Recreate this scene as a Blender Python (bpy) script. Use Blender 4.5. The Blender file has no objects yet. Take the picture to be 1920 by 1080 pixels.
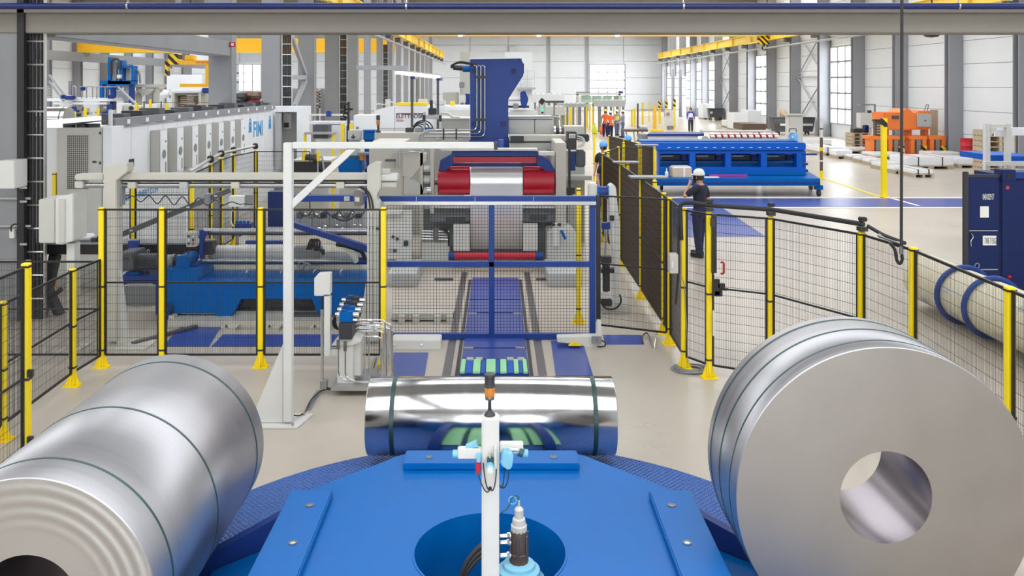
import bpy, bmesh, math, random
from mathutils import Vector, Matrix
random.seed(7)
SC = bpy.context.scene
COL = SC.collection
# ---------------------------------------------------------------- camera
F, VX, VY, H = 1600.0, 933.0, 160.0, 3.4      # focal length / principal point in photo pixels, eye height
cam = bpy.data.cameras.new('camera'); camo = bpy.data.objects.new('camera', cam); COL.objects.link(camo)
camo.location = (0, 0, H); camo.rotation_euler = (math.pi/2, 0, 0)
cam.sensor_width = 36; cam.lens = 30; cam.clip_end = 400
cam.shift_x = (960-VX)/1920; cam.shift_y = (VY-540)/1920
SC.camera = camo
# ---------------------------------------------------------------- world + exposure
wd = bpy.data.worlds.new('world'); SC.world = wd; wd.use_nodes = True
wd.node_tree.nodes['Background'].inputs[0].default_value = (0.9, 0.96, 1.0, 1)
wd.node_tree.nodes['Background'].inputs[1].default_value = 1.5
SKYLIGHT, WINDOW = 2.45, 7.5
vs = SC.view_settings
vs.view_transform = 'Standard'; vs.look = 'None'; vs.gamma = 1; vs.exposure = 0.1; vs.use_curve_mapping = False

# ---------------------------------------------------------------- helpers
def V(*a): return Vector(a)
def PXx(x, d): return (x-VX)*d/F
def PZ(y, d): return H-(y-VY)*d/F
def P(x, y, d): return Vector((PXx(x, d), d, PZ(y, d)))
def G(x, y, z=0.0):
    d = (H-z)*F/(y-VY); return Vector((PXx(x, d), d, z))
def lin(c):
    c /= 255.0
    return c/12.92 if c <= 0.04045 else ((c+0.055)/1.055)**2.4
def rgb(c, k=1.0): return tuple(min(1.0, lin(v)*k) for v in c)+(1.0,)
MATS = {}
def mat(name, c, rough=0.5, metal=0.0, var=0.05, scale=6.0, bump=0.0, coat=0.0, emit=0.0, stretch=None, alpha=1.0, trans=0.0, rvar=0.0, detail=3, spec=0.5):
    m = bpy.data.materials.new(name); m.use_nodes = True
    nt = m.node_tree; b = nt.nodes['Principled BSDF']
    tc = nt.nodes.new('ShaderNodeTexCoord'); mp = nt.nodes.new('ShaderNodeMapping'); nz = nt.nodes.new('ShaderNodeTexNoise')
    nt.links.new(tc.outputs['Object'], mp.inputs[0]); nt.links.new(mp.outputs[0], nz.inputs['Vector'])
    nz.inputs['Scale'].default_value = scale; nz.inputs['Detail'].default_value = detail
    if stretch: mp.inputs['Scale'].default_value = stretch
    mx = nt.nodes.new('ShaderNodeMix'); mx.data_type = 'RGBA'
    mx.inputs[6].default_value = rgb(c, 1-var*1.6); mx.inputs[7].default_value = rgb(c, 1+var*1.6)
    nt.links.new(nz.outputs[0], mx.inputs[0]); nt.links.new(mx.outputs[2], b.inputs['Base Color'])
    b.inputs['Roughness'].default_value = rough; b.inputs['Metallic'].default_value = metal
    b.inputs['Specular IOR Level'].default_value = spec
    if rvar:
        mr = nt.nodes.new('ShaderNodeMapRange'); mr.inputs[3].default_value = rough-rvar; mr.inputs[4].default_value = rough+rvar
        nt.links.new(nz.outputs[0], mr.inputs[0]); nt.links.new(mr.outputs[0], b.inputs['Roughness'])
    if coat: b.inputs['Coat Weight'].default_value = coat
    if bump:
        bp = nt.nodes.new('ShaderNodeBump'); bp.inputs['Strength'].default_value = bump; bp.inputs['Distance'].default_value = 0.01
        nt.links.new(nz.outputs[0], bp.inputs['Height']); nt.links.new(bp.outputs[0], b.inputs['Normal'])
    if emit:
        b.inputs['Emission Color'].default_value = rgb(c); b.inputs['Emission Strength'].default_value = emit
    if alpha < 1: b.inputs['Alpha'].default_value = alpha
    if trans: b.inputs['Transmission Weight'].default_value = trans
    MATS[name] = m; return m
class MB:
    """collects geometry in world coordinates; build() makes ONE mesh object of it"""
    def __init__(s): s.v = []; s.f = []
    def add(s, vs_, fs):
        o = len(s.v); s.v += [tuple(v) for v in vs_]; s.f += [tuple(i+o for i in f) for f in fs]; return s
    def box(s, x0, x1, y0, y1, z0, z1):
        return s.add([(x0,y0,z0),(x1,y0,z0),(x1,y1,z0),(x0,y1,z0),(x0,y0,z1),(x1,y0,z1),(x1,y1,z1),(x0,y1,z1)],
                     [(0,3,2,1),(4,5,6,7),(0,1,5,4),(1,2,6,5),(2,3,7,6),(3,0,4,7)])
    def cb(s, c, sx, sy, sz): return s.box(c[0]-sx/2, c[0]+sx/2, c[1]-sy/2, c[1]+sy/2, c[2]-sz/2, c[2]+sz/2)
    def pb(s, x0, x1, y0, y1, d0, d1):      # front face seen at photo pixels x0..x1, y0..y1 when standing at depth d0
        return s.box(PXx(x0, d0), PXx(x1, d0), d0, d1, PZ(y1, d0), PZ(y0, d0))
    def bar(s, a, b, w, h, up=(0,0,1)):     # rectangular bar from a to b
        a = Vector(a); b = Vector(b); t = (b-a).normalized(); up = Vector(up)
        if abs(t.dot(up)) > 0.98: up = Vector((0,1,0))
        r = t.cross(up).normalized(); u = r.cross(t)
        vs_ = [p+r*(sx*w/2)+u*(sz*h/2) for p in (a, b) for sx, sz in ((-1,-1),(1,-1),(1,1),(-1,1))]
        return s.add(vs_, [(0,1,2,3),(7,6,5,4),(0,4,5,1),(1,5,6,2),(2,6,7,3),(3,7,4,0)])
    def cyl(s, a, b, r, r2=None, n=12, caps=True):
        a = Vector(a); b = Vector(b); r2 = r if r2 is None else r2
        t = (b-a).normalized(); up = Vector((0,0,1)) if abs(t.z) < 0.9 else Vector((0,1,0))
        e = t.cross(up).normalized(); g = e.cross(t)
        vs_ = []
        for p, q in ((a, r), (b, r2)):
            for i in range(n):
                an = 2*math.pi*i/n; vs_.append(p+e*(q*math.cos(an))+g*(q*math.sin(an)))
        fs = [(i, (i+1) % n, n+(i+1) % n, n+i) for i in range(n)]
        if caps: fs += [tuple(range(n-1, -1, -1)), tuple(range(n, 2*n))]
        return s.add(vs_, fs)
    def hollow(s, a, b, ro, ri, n=24):      # tube with wall thickness
        a = Vector(a); b = Vector(b); t = (b-a).normalized(); up = Vector((0,0,1)) if abs(t.z) < 0.9 else Vector((0,1,0))
        e = t.cross(up).normalized(); g = e.cross(t); vs_ = []
        for p, q in ((a, ro), (b, ro), (b, ri), (a, ri)):
            for i in range(n):
                an = 2*math.pi*i/n; vs_.append(p+e*(q*math.cos(an))+g*(q*math.sin(an)))
        fs = [(k*n+i, k*n+(i+1) % n, ((k+1) % 4)*n+(i+1) % n, ((k+1) % 4)*n+i) for k in range(4) for i in range(n)]
        return s.add(vs_, fs)
    def wire(s, a, b, r):                   # cheap four-sided wire
        a = Vector(a); b = Vector(b); t = (b-a).normalized(); up = Vector((0,0,1)) if abs(t.z) < 0.9 else Vector((0,1,0))
        e = t.cross(up).normalized()*r; g = e.normalized().cross(t)*r
        return s.add([a+e, a+g, a-e, a-g, b+e, b+g, b-e, b-g], [(0,1,5,4),(1,2,6,5),(2,3,7,6),(3,0,4,7)])
    def tube(s, pts, r, n=8, closed=False):
        pts = [Vector(p) for p in pts]; N = len(pts); vs_ = []; pe = None
        for i, p in enumerate(pts):
            if closed: t = (pts[(i+1) % N]-pts[i-1]).normalized()
            else: t = (pts[min(i+1, N-1)]-pts[max(i-1, 0)]).normalized()
            if pe is None:
                up = Vector((0,0,1)) if abs(t.z) < 0.9 else Vector((0,1,0)); e = t.cross(up).normalized()
            else:
                e = pe-t*pe.dot(t); e.normalize()
            pe = e; g = t.cross(e)
            for k in range(n):
                an = 2*math.pi*k/n; vs_.append(p+e*(r*math.cos(an))+g*(r*math.sin(an)))
        fs = []
        for i in range(N if closed else N-1):
            j = (i+1) % N
            fs += [(i*n+k, i*n+(k+1) % n, j*n+(k+1) % n, j*n+k) for k in range(n)]
        if not closed: fs += [tuple(range(n-1, -1, -1)), tuple((N-1)*n+k for k in range(n))]
        return s.add(vs_, fs)
    def prism(s, poly, a0, a1, axis='y'):   # poly in the two other axes (x,z) / (y,z) / (x,y), extruded along axis
        def pt(p, a):
            return {'y': (p[0], a, p[1]), 'x': (a, p[0], p[1]), 'z': (p[0], p[1], a)}[axis]
        n = len(poly)
        vs_ = [pt(p, a0) for p in poly]+[pt(p, a1) for p in poly]
        return s.add(vs_, [tuple(range(n-1, -1, -1)), tuple(range(n, 2*n))]+[(i, (i+1) % n, n+(i+1) % n, n+i) for i in range(n)])
    def pprism(s, poly, d0, d1):            # outline in photo pixels, standing at depth d0
        return s.prism([(PXx(x, d0), PZ(y, d0)) for x, y in poly], d0, d1, 'y')
    def lathe(s, prof, c, n=20, axis='z'):
        vs_ = []; c = Vector(c)
        for r, h in prof:
            for i in range(n):
                an = 2*math.pi*i/n; x, y = r*math.cos(an), r*math.sin(an)
                vs_.append(c+Vector({'z': (x, y, h), 'x': (h, x, y), 'y': (x, h, y)}[axis]))
        m = len(prof)
        fs = [(k*n+i, k*n+(i+1) % n, (k+1)*n+(i+1) % n, (k+1)*n+i) for k in range(m-1) for i in range(n)]
        if prof[0][0] > 1e-5: fs.append(tuple(range(n-1, -1, -1)))
        if prof[-1][0] > 1e-5: fs.append(tuple((m-1)*n+i for i in range(n)))
        return s.add(vs_, fs)
    def torus(s, c, R, r, axis='y', n=40, m=8, a0=0, a1=360):
        c = Vector(c); pts = []
        full = (a1-a0) >= 360
        k = n if full else n+1
        for i in range(k):
            an = math.radians(a0+(a1-a0)*i/n); x, y = R*math.cos(an), R*math.sin(an)
            pts.append(c+Vector({'z': (x, y, 0), 'x': (0, x, y), 'y': (x, 0, y)}[axis]))
        return s.tube(pts, r, m, closed=full)
    def build(s, name, material, parent=None, smooth=35, bevel=0.0, label=None, cat=None, group=None, kind=None, seg=2):
        me = bpy.data.meshes.new(name)
        off = Vector((0,0,0))
        if parent is not None:
            q = parent
            while q is not None: off += q.location; q = q.parent
            if parent.type == 'MESH': pass
        else:
            xs = [v[0] for v in s.v]; ys = [v[1] for v in s.v]; zs = [v[2] for v in s.v]
            off = Vector(((min(xs)+max(xs))/2, (min(ys)+max(ys))/2, min(zs)))
        me.from_pydata([(v[0]-off.x, v[1]-off.y, v[2]-off.z) for v in s.v], [], s.f)
        bm = bmesh.new(); bm.from_mesh(me); bmesh.ops.remove_doubles(bm, verts=bm.verts, dist=1e-6)
        bmesh.ops.recalc_face_normals(bm, faces=bm.faces)
        if bevel:
            ed = [e for e in bm.edges if len(e.link_faces) == 2 and e.calc_face_angle(0) > 0.6]
            bmesh.ops.bevel(bm, geom=ed, offset=bevel, segments=seg, affect='EDGES', clamp_overlap=True)
        bm.to_mesh(me); bm.free()
        o = bpy.data.objects.new(name, me); COL.objects.link(o)
        if parent is None: o.location = off
        else: o.parent = parent
        if smooth:
            me.shade_smooth(); me.set_sharp_from_angle(angle=math.radians(smooth))
        me.materials.append(MATS[material] if isinstance(material, str) else material)
        tag(o, label, cat, group, kind)
        return o
def tag(o, label=None, cat=None, group=None, kind=None):
    if label: o['label'] = label
    if cat: o['category'] = cat
    if group: o['group'] = group
    if kind: o['kind'] = kind
    return o
def thing(name, label, cat, loc=(0,0,0), group=None):
    o = bpy.data.objects.new(name, None); COL.objects.link(o); o.empty_display_size = 0.1
    o.location = loc; return tag(o, label, cat, group)
def dup(o, loc=None, rz=None, label=None, group=None, parent=None):
    c = o.copy(); COL.objects.link(c); c.parent = parent
    if loc is not None: c.location = loc
    if rz is not None: c.rotation_euler = (0, 0, rz)
    if label: c['label'] = label
    if group: c['group'] = group
    for ch in o.children: dup(ch, parent=c)
    return c
def text(body, size, loc, rot, material, parent, name='lettering', ext=0.002, sx=1.0, align='LEFT', bold=0.0):
    cu = bpy.data.curves.new('t', 'FONT'); cu.body = body; cu.size = size; cu.extrude = ext; cu.align_x = align; cu.offset = bold
    to = bpy.data.objects.new('t', cu); COL.objects.link(to)
    bpy.context.view_layer.update()
    me = bpy.data.meshes.new_from_object(to.evaluated_get(bpy.context.evaluated_depsgraph_get()))
    bpy.data.objects.remove(to); bpy.data.curves.remove(cu)
    M = Matrix.Translation(loc) @ Matrix.Rotation(rot[2], 4, 'Z') @ Matrix.Rotation(rot[0], 4, 'X') @ Matrix.Diagonal((sx, 1, 1, 1))
    off = Vector((0,0,0)); q = parent
    while q is not None: off += q.location; q = q.parent
    me.transform(Matrix.Translation(-off) @ M)
    me.name = name; o = bpy.data.objects.new(name, me); COL.objects.link(o); o.parent = parent
    me.materials.clear(); me.materials.append(MATS[material]); return o
def arc(c, r, a0, a1, n, axis='y'):
    out = []
    for i in range(n+1):
        an = math.radians(a0+(a1-a0)*i/n); x, y = r*math.cos(an), r*math.sin(an)
        out.append(Vector(c)+Vector({'z': (x, y, 0), 'x': (0, x, y), 'y': (x, 0, y)}[axis]))
    return out
def rounded(pts, r, n=5):                   # polyline with rounded corners
    pts = [Vector(p) for p in pts]; out = [pts[0]]
    for i in range(1, len(pts)-1):
        a, b, c = pts[i-1], pts[i], pts[i+1]
        d1 = (a-b); d2 = (c-b); k = min(r, d1.length*0.49, d2.length*0.49)
        p, q = b+d1.normalized()*k, b+d2.normalized()*k
        for j in range(n+1):
            t = j/n; out.append(p*(1-t)**2+b*2*t*(1-t)+q*t*t)
    out.append(pts[-1]); return out
def sag(a, b, dz, n=10, side=(0,0,-1)):
    a = Vector(a); b = Vector(b); sd = Vector(side)
    return [a.lerp(b, i/n)+sd*(dz*4*(i/n)*(1-i/n)) for i in range(n+1)]

# ---------------------------------------------------------------- materials
mat('paint_white', (208,207,202), 0.42, var=0.03); mat('paint_cream', (192,189,178), 0.45, var=0.03)
mat('panel_white', (222,225,227), 0.55, var=0.02, scale=1.5); mat('cab_white', (230,232,235), 0.4, var=0.02)
mat('cab_grey', (188,187,180), 0.45, var=0.03); mat('grey_light', (176,177,176), 0.45, var=0.05)
mat('grey_mid', (128,130,133), 0.45, var=0.06); mat('grey_dark', (78,79,82), 0.5, var=0.06); mat('charcoal', (48,48,51), 0.5, var=0.08)
mat('black', (26,25,27), 0.45, var=0.08); mat('rubber', (38,37,38), 0.6, var=0.08)
mat('yellow', (244,214,12), 0.4, var=0.03); mat('yellow_crane', (248,186,22), 0.45, var=0.03); mat('yellow_rail', (240,206,70), 0.45, var=0.04)
mat('blue', (0,92,164), 0.36, var=0.07, scale=2.2, rvar=0.12, spec=0.16); mat('blue_dark', (32,60,130), 0.42, var=0.08, scale=3, spec=0.3); mat('blue_navy', (16,34,84), 0.45, var=0.08, spec=0.3)
mat('blue_bright', (2,84,178), 0.4, var=0.04, spec=0.25); mat('blue_floor', (44,68,146), 0.32, var=0.10, scale=5)
mat('red', (178,22,44), 0.4, var=0.05); mat('red_drum', (190,28,44), 0.4, var=0.04); mat('green_drum', (22,140,84), 0.4)
mat('green_pad', (150,214,160), 0.5, var=0.06); mat('orange', (240,128,52), 0.45, var=0.05)
mat('steel', (190,190,190), 0.3, 0.9, var=0.05); mat('steel_dark', (120,118,116), 0.38, 0.8, var=0.08); mat('chrome', (220,220,222), 0.15, 1.0, var=0.02)
mat('concrete_column', (134,135,136), 0.7, var=0.10, scale=1.2, bump=0.1); mat('concrete_beam', (132,126,117), 0.75, var=0.10, scale=1.6, bump=0.12, stretch=(0.25,1,1))
mat('column_grey', (146,147,151), 0.6, var=0.06, scale=1.0); mat('steel_grey', (158,160,164), 0.5, var=0.05)
mat('pipe_blue', (20,34,96), 0.35, var=0.15, scale=9); mat('wood', (184,166,140), 0.7, var=0.12, scale=9); mat('cardboard', (206,182,158), 0.75, var=0.06)
mat('film_white', (232,234,236), 0.3, var=0.03, coat=0.2); mat('marker_white', (236,236,232), 0.6); mat('brown_machine', (104,84,72), 0.4, 0.4, var=0.1)
mat('teal', (120,182,206), 0.45); mat('teal_dark', (36,84,84), 0.45); mat('amber', (196,116,24), 0.2, var=0.1, coat=0.4); mat('strap_green', (34,66,62), 0.4)
mat('cream_roll', (214,206,180), 0.6, var=0.06); mat('logo_blue', (70,150,206), 0.5); mat('logo_red', (196,40,60), 0.5); mat('ink', (60,60,66), 0.6)
mat('skin', (204,152,128), 0.55, var=0.04); mat('lips', (168,100,90), 0.6); mat('navy_cloth', (38,38,56), 0.85, var=0.1); mat('navy_trousers', (34,40,78), 0.85, var=0.1)
mat('hair_dark', (50,38,32), 0.7); mat('helmet_white', (238,238,232), 0.3); mat('helmet_yellow', (242,222,60), 0.3); mat('helmet_blue', (80,160,220), 0.3)
mat('vest_orange', (255,120,70), 0.8, var=0.04); mat('vest_yellow', (226,236,80), 0.8); mat('cloth_grey', (150,154,170), 0.85); mat('jeans', (96,108,140), 0.85)
mat('cloth_white', (226,232,240), 0.85); mat('cloth_purple', (84,76,150), 0.85); mat('cloth_dark', (52,52,60), 0.85); mat('shoe', (30,28,32), 0.6)
mat('paper', (232,230,222), 0.8, var=0.02); mat('magenta', (190,40,140), 0.4); mat('insulation', (200,200,180), 0.8, var=0.1, bump=0.2)
mat('lamp_tube', (255,252,240), 0.4, emit=6.0, var=0.0); mat('green_lamp', (60,230,150), 0.3, emit=1.2, var=0.0)
mat('unseen_skylight', (246,250,255), 0.3, emit=SKYLIGHT, var=0.0); mat('window_pane', (246,251,255), 0.15, emit=WINDOW, var=0.0)
mat('bore_dark', (150,142,146), 0.28, 0.9, var=0.08, scale=2)

def node_floor():
    m = mat('floor_concrete', (190,181,168), 0.32, var=0.05, scale=0.8, detail=6, rvar=0.10, spec=0.35)
    nt = m.node_tree; b = nt.nodes['Principled BSDF']; mx = [n for n in nt.nodes if n.type == 'MIX'][0]
    tc = [n for n in nt.nodes if n.type == 'TEX_COORD'][0]
    nz = nt.nodes.new('ShaderNodeTexNoise'); nz.inputs['Scale'].default_value = 0.25; nz.inputs['Detail'].default_value = 8; nz.inputs['Roughness'].default_value = 0.7
    nt.links.new(tc.outputs['Object'], nz.inputs['Vector'])
    cr = nt.nodes.new('ShaderNodeValToRGB'); cr.color_ramp.elements[0].position = 0.35; cr.color_ramp.elements[1].position = 0.7
    cr.color_ramp.elements[0].color = (0.84, 0.82, 0.80, 1); cr.color_ramp.elements[1].color = (1, 1, 1, 1)
    nt.links.new(nz.outputs[0], cr.inputs[0])
    m2 = nt.nodes.new('ShaderNodeMix'); m2.data_type = 'RGBA'; m2.blend_type = 'MULTIPLY'; m2.inputs[0].default_value = 1
    nt.links.new(mx.outputs[2], m2.inputs[6]); nt.links.new(cr.outputs[0], m2.inputs[7]); nt.links.new(m2.outputs[2], b.inputs['Base Color'])
node_floor()
def node_coil(name, c, rough, grain_axis):
    # rolled aluminium: fine streaks running round the coil
    m = mat(name, c, rough, 1.0, var=0.05, scale=2.5, detail=4, stretch=grain_axis, rvar=0.06)
node_coil('coil_satin', (182,181,184), 0.38, (0.3, 9, 0.3))
node_coil('coil_mirror', (214,213,214), 0.15, (5, 0.3, 0.3))
node_coil('coil_face', (156,152,149), 0.36, (1.5, 0.2, 1.5))
node_coil('coil_face_pale', (186,183,181), 0.44, (1.5, 0.2, 1.5))
def node_checker():
    # raised tear-drop tread: fine relief by crossed waves
    m = mat('tread_plate', (30,84,160), 0.3, var=0.05, spec=0.55)
    nt = m.node_tree; b = nt.nodes['Principled BSDF']; tc = [n for n in nt.nodes if n.type == 'TEX_COORD'][0]
    hs = []
    for a in (45, -45):
        mp = nt.nodes.new('ShaderNodeMapping'); mp.inputs['Rotation'].default_value = (0, 0, math.radians(a))
        wv = nt.nodes.new('ShaderNodeTexWave'); wv.inputs['Scale'].default_value = 9.0
        nt.links.new(tc.outputs['Object'], mp.inputs[0]); nt.links.new(mp.outputs[0], wv.inputs['Vector']); hs.append(wv)
    mu = nt.nodes.new('ShaderNodeMath'); mu.operation = 'MULTIPLY'; nt.links.new(hs[0].outputs['Fac'], mu.inputs[0]); nt.links.new(hs[1].outputs['Fac'], mu.inputs[1])
    bp = nt.nodes.new('ShaderNodeBump'); bp.inputs['Strength'].default_value = 1.0; bp.inputs['Distance'].default_value = 0.012
    nt.links.new(mu.outputs[0], bp.inputs['Height']); nt.links.new(bp.outputs[0], b.inputs['Normal'])
node_checker()
def node_hazard(name, c1, c2, sc):
    m = mat(name, c1, 0.45, var=0.0); nt = m.node_tree; b = nt.nodes['Principled BSDF']; tc = [n for n in nt.nodes if n.type == 'TEX_COORD'][0]
    mp = nt.nodes.new('ShaderNodeMapping'); mp.inputs['Rotation'].default_value = (0, math.radians(45), 0)
    wv = nt.nodes.new('ShaderNodeTexWave'); wv.inputs['Scale'].default_value = sc; wv.wave_profile = 'SIN'
    cr = nt.nodes.new('ShaderNodeValToRGB'); cr.color_ramp.interpolation = 'CONSTANT'
    cr.color_ramp.elements[0].color = rgb(c1); cr.color_ramp.elements[1].position = 0.5; cr.color_ramp.elements[1].color = rgb(c2)
    nt.links.new(tc.outputs['Object'], mp.inputs[0]); nt.links.new(mp.outputs[0], wv.inputs['Vector']); nt.links.new(wv.outputs['Fac'], cr.inputs[0])
    nt.links.new(cr.outputs[0], b.inputs['Base Color'])
node_hazard('hazard', (246,206,20), (30,28,28), 1.1)
# ================================================================ STRUCTURE
XR, XL, YF, YB, ZC = 22.05, -36.0, 114.2, -12.0, 11.0
PT = 5.417                                               # column pitch of the windowed wall
MB().box(XL-0.3, XR+0.3, YB-0.3, YF+0.3, -0.4, 0).build('floor', 'floor_concrete', kind='structure', smooth=0)
ceil = MB().box(XL-0.3, XR+0.3, YB-0.3, YF+0.3, ZC+0.1, ZC+0.4).build('ceiling', 'grey_light', kind='structure', smooth=0)
for k in range(6):                                       # unseen rooflight strips, evenly spaced, added for hall light and coil reflections
    y0 = -5+20*k
    for x0, x1 in ((-35, -8), (-6, 21.5)):
        MB().box(x0, x1, y0, y0+11, ZC, ZC+0.06).build('unseen_skylight', 'unseen_skylight', ceil, smooth=0)
    for yb in (y0+12.2, y0+17.5): MB().box(XL, XR, yb, yb+0.4, ZC-0.7, ZC+0.1).build('roof_beam', 'steel_grey', ceil, smooth=0)
# right wall: panels between columns, with window bays
wr = MB().box(XR+0.12, XR+0.3, YB, YF, 0, ZC+0.1).build('wall_right', 'panel_white', kind='structure', smooth=0)
wins_r = [(35.2+PT*i, 35.2+PT*(i+1), 0.86, 5.95) for i in (3, 6, 9, 10, 11, 12, 13)]
def panel(w, x0, x1, y0, y1, z0, z1): return MB().box(x0, x1, y0, y1, z0, z1).build('panel', 'panel_white', w, smooth=0, bevel=0.012, seg=1)
for b in range(24):
    y0 = 35.2+PT*(b-9); y1 = min(y0+PT, YF)
    if y0 < YB: y0 = YB
    if y1-y0 < 0.3: continue
    for r in range(10):
        z0 = r*1.1; z1 = z0+1.1
        win = [w for w in wins_r if abs(w[0]-y0) < 0.1]
        if win and z1 > win[0][2]+0.1 and z0 < win[0][3]-0.1: continue
        if y0 < 20 and r % 2: continue
        panel(wr, XR, XR+0.11, y0+0.01, y1-0.01, z0+0.008, (z1 if y0 >= 20 else z1+1.1)-0.008)
def window(n, axis, a0, a1, z0, z1, c, cols, rows, m='window_pane'):
    # axis 'x': stands in a wall of constant x=c (a along y); axis 'y': wall of constant y=c (a along x)
    def bx(mb, u0, u1, w0, w1, t0, t1):
        return mb.box(c+t0, c+t1, u0, u1, w0, w1) if axis == 'x' else mb.box(u0, u1, c+t0, c+t1, w0, w1)
    fr = MB()
    for u in (a0, a1-0.1): bx(fr, u, u+0.1, z0, z1, -0.03, 0.12)
    for w in (z0, z1-0.1): bx(fr, a0+0.1, a1-0.1, w, w+0.1, -0.03, 0.12)
    o = fr.build('window_%d' % n, 'steel_grey', kind='structure', smooth=0)
    for i in range(1, cols):
        u = a0+(a1-a0)*i/cols; bx(MB(), u-0.06, u+0.06, z0+0.1, z1-0.1, -0.01, 0.08).build('mullion', 'grey_mid', o, smooth=0)
    for j in range(1, rows):
        w = z0+(z1-z0)*j/rows; bx(MB(), a0+0.1, a1-0.1, w-0.06, w+0.06, 0.0, 0.07).build('transom', 'grey_mid', o, smooth=0)
    for i in range(cols):
        for j in range(rows):
            u0 = a0+(a1-a0)*i/cols; w0 = z0+(z1-z0)*j/rows
            bx(MB(), u0, u0+(a1-a0)/cols, w0, w0+(z1-z0)/rows, 0.085, 0.1).build('pane', m, o, smooth=0)
    return o
for i, (a, b, z0, z1) in enumerate(wins_r): window(i+1, 'x', a+0.35, b-0.35, z0, z1, XR, 4, 5)
# far wall: white cladding, glazed field
wf = MB().box(XL, XR, YF+0.14, YF+0.3, 0, ZC+0.1).build('wall_far', 'panel_white', kind='structure', smooth=0)
wx0, wx1, wz0, wz1 = PXx(1105, YF), PXx(1173, YF), PZ(196, YF), PZ(120, YF)
lx0, lx1 = PXx(440, YF), PXx(490, YF); lz0, lz1 = PZ(171, YF), PZ(120, YF)
edges = [PXx(1241-72*i, YF) for i in range(13)]
for i in range(12):
    x1, x0 = edges[i], edges[i+1]
    for r in range(5):
        z0 = r*2.2
        if x0 < (wx0+wx1)/2 < x1 and z0+2.2 > wz0+0.3 and z0 < wz1-0.3: continue
        if x0 < (lx0+lx1)/2 < x1 and z0+2.2 > lz0+0.3 and z0 < lz1-0.3: continue
        panel(wf, x0+0.05, x1-0.05, YF, YF+0.12, z0+0.02, z0+2.18)
window(8, 'y', wx0, wx1, wz0, wz1, YF, 4, 5); window(9, 'y', lx0, lx1, lz0, lz1, YF, 3, 3)
# left wall and back wall
wl = MB().box(XL-0.3, XL-0.12, YB, YF, 0, ZC+0.1).build('wall_left', 'panel_white', kind='structure', smooth=0)
for b in range(12):
    for r in range(4): panel(wl, XL-0.11, XL, 47.5+5*b+0.01, 52.5+5*b-0.01, r*2.4+0.01, r*2.4+2.39)
wb = MB().box(XL, XR, YB-0.3, YB-0.14, 0, ZC+0.1).build('wall_back', 'panel_white', kind='structure', smooth=0)
for i, x in enumerate((-5, 3)): window(10+i, 'y', x, x+5, 1.05, 7.0, YB, 4, 5)  # unseen windows added behind the camera for light and the mirror coil

# hall columns on the right wall (5 m pitch)
GR = 'grey columns along the white panel wall'
def column_h(name, x, y, label, group, w=0.45, dp=0.5, top=ZC, material='column_grey'):
    m = MB(); m.box(x-w/2, x+w/2, y-dp/2, y-dp/2+0.06, 0, top); m.box(x-w/2, x+w/2, y+dp/2-0.06, y+dp/2, 0, top); m.box(x-0.05, x+0.05, y-dp/2+0.06, y+dp/2-0.06, 0, top)
    o = thing(name, label, 'column', (x, y, 0), group)
    m.build('shaft', material, o, smooth=0)
    MB().box(x-w/2-0.08, x+w/2+0.08, y-dp/2-0.08, y+dp/2+0.08, 0, 0.03).build('base_plate', 'grey_mid', o, smooth=0)
    return o
ys = [35.2+PT*i for i in range(15)]
for y in ys:
    column_h('wall_column', XR-0.345, y, 'grey steel column standing against the white panel wall with windows', GR, 0.66, 0.45)
for y in [47.5+5*i for i in range(11)]:
    column_h('wall_column', XL+0.34, y, 'grey steel column on the far white wall of the neighbouring bay', 'grey columns of the neighbouring bay', 0.62, 0.5)
def xbrace(x, y0, y1, label, grp):
    o = thing('cross_brace', label, 'brace', (x, y0, 0.6), grp)
    for a, b in (((x, y0, 0.9), (x, y1, 3.9)), ((x, y1, 0.9), (x, y0, 3.9)), ((x, y0, 4.1), (x, y1, 7.2)), ((x, y1, 4.1), (x, y0, 7.2)), ((x, y0, 4.0), (x, y1, 4.0))):
        MB().cyl(a, b, 0.05, n=6).build('rod', 'steel_grey', o)
for y in (35.2+PT*4+0.3, 35.2+PT*8+0.3): xbrace(XR-0.2, y, y+PT-0.6, 'crossed steel rods braced between two wall columns', 'wall cross braces')
# runway beams for the overhead crane
def runway(x, y0, y1, z, side, label, pitch=5):
    o = thing('crane_runway', label, 'crane rail', (x, y0, z))
    m = MB(); m.box(x-0.2, x+0.2, y0, y1, z-0.35, z-0.31); m.box(x-0.2, x+0.2, y0, y1, z+0.31, z+0.35); m.box(x-0.03, x+0.03, y0, y1, z-0.31, z+0.31)
    m.build('beam', 'yellow_rail', o, smooth=0)
    y = y0+2.5
    while y < y1:
        MB().box(x-0.2, x+0.2, y-0.03, y+0.03, z-0.31, z+0.31).build('stiffener', 'yellow_rail', o, smooth=0)
        y += pitch
    y = y0
    while y < y1:
        MB().box(min(x, x+side*0.34), max(x, x+side*0.34), y-0.25, y+0.25, z-0.65, z-0.36).build('bracket', 'grey_dark', o, smooth=0); y += pitch
    MB().cyl((x-side*0.25, y0, z-0.95), (x-side*0.25, y1, z-0.95), 0.07, n=8).build('conduit', 'steel_grey', o)
    return o
runway(20.95, 35.2, 111.5, 7.22, 1, 'long yellow crane runway beam on brackets along the windowed wall', PT)
runway(-6.55, 32.5, 103, 6.95, -1, 'long yellow crane runway beam on brackets along the middle column row')
g = thing('crane_girder', 'wide yellow overhead crane girder spanning the bay below the roof', 'crane', (6.5, 66, 7.2))
MB().box(-6.3, 20.6, 65.4, 66.6, 7.2, 8.5).build('girder', 'yellow_crane', g, smooth=0)
for x in (-3, 3, 9): MB().box(x, x+0.3, 65.2, 65.39, 7.13, 7.23).build('work_light', 'lamp_tube', g, smooth=0)
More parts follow.
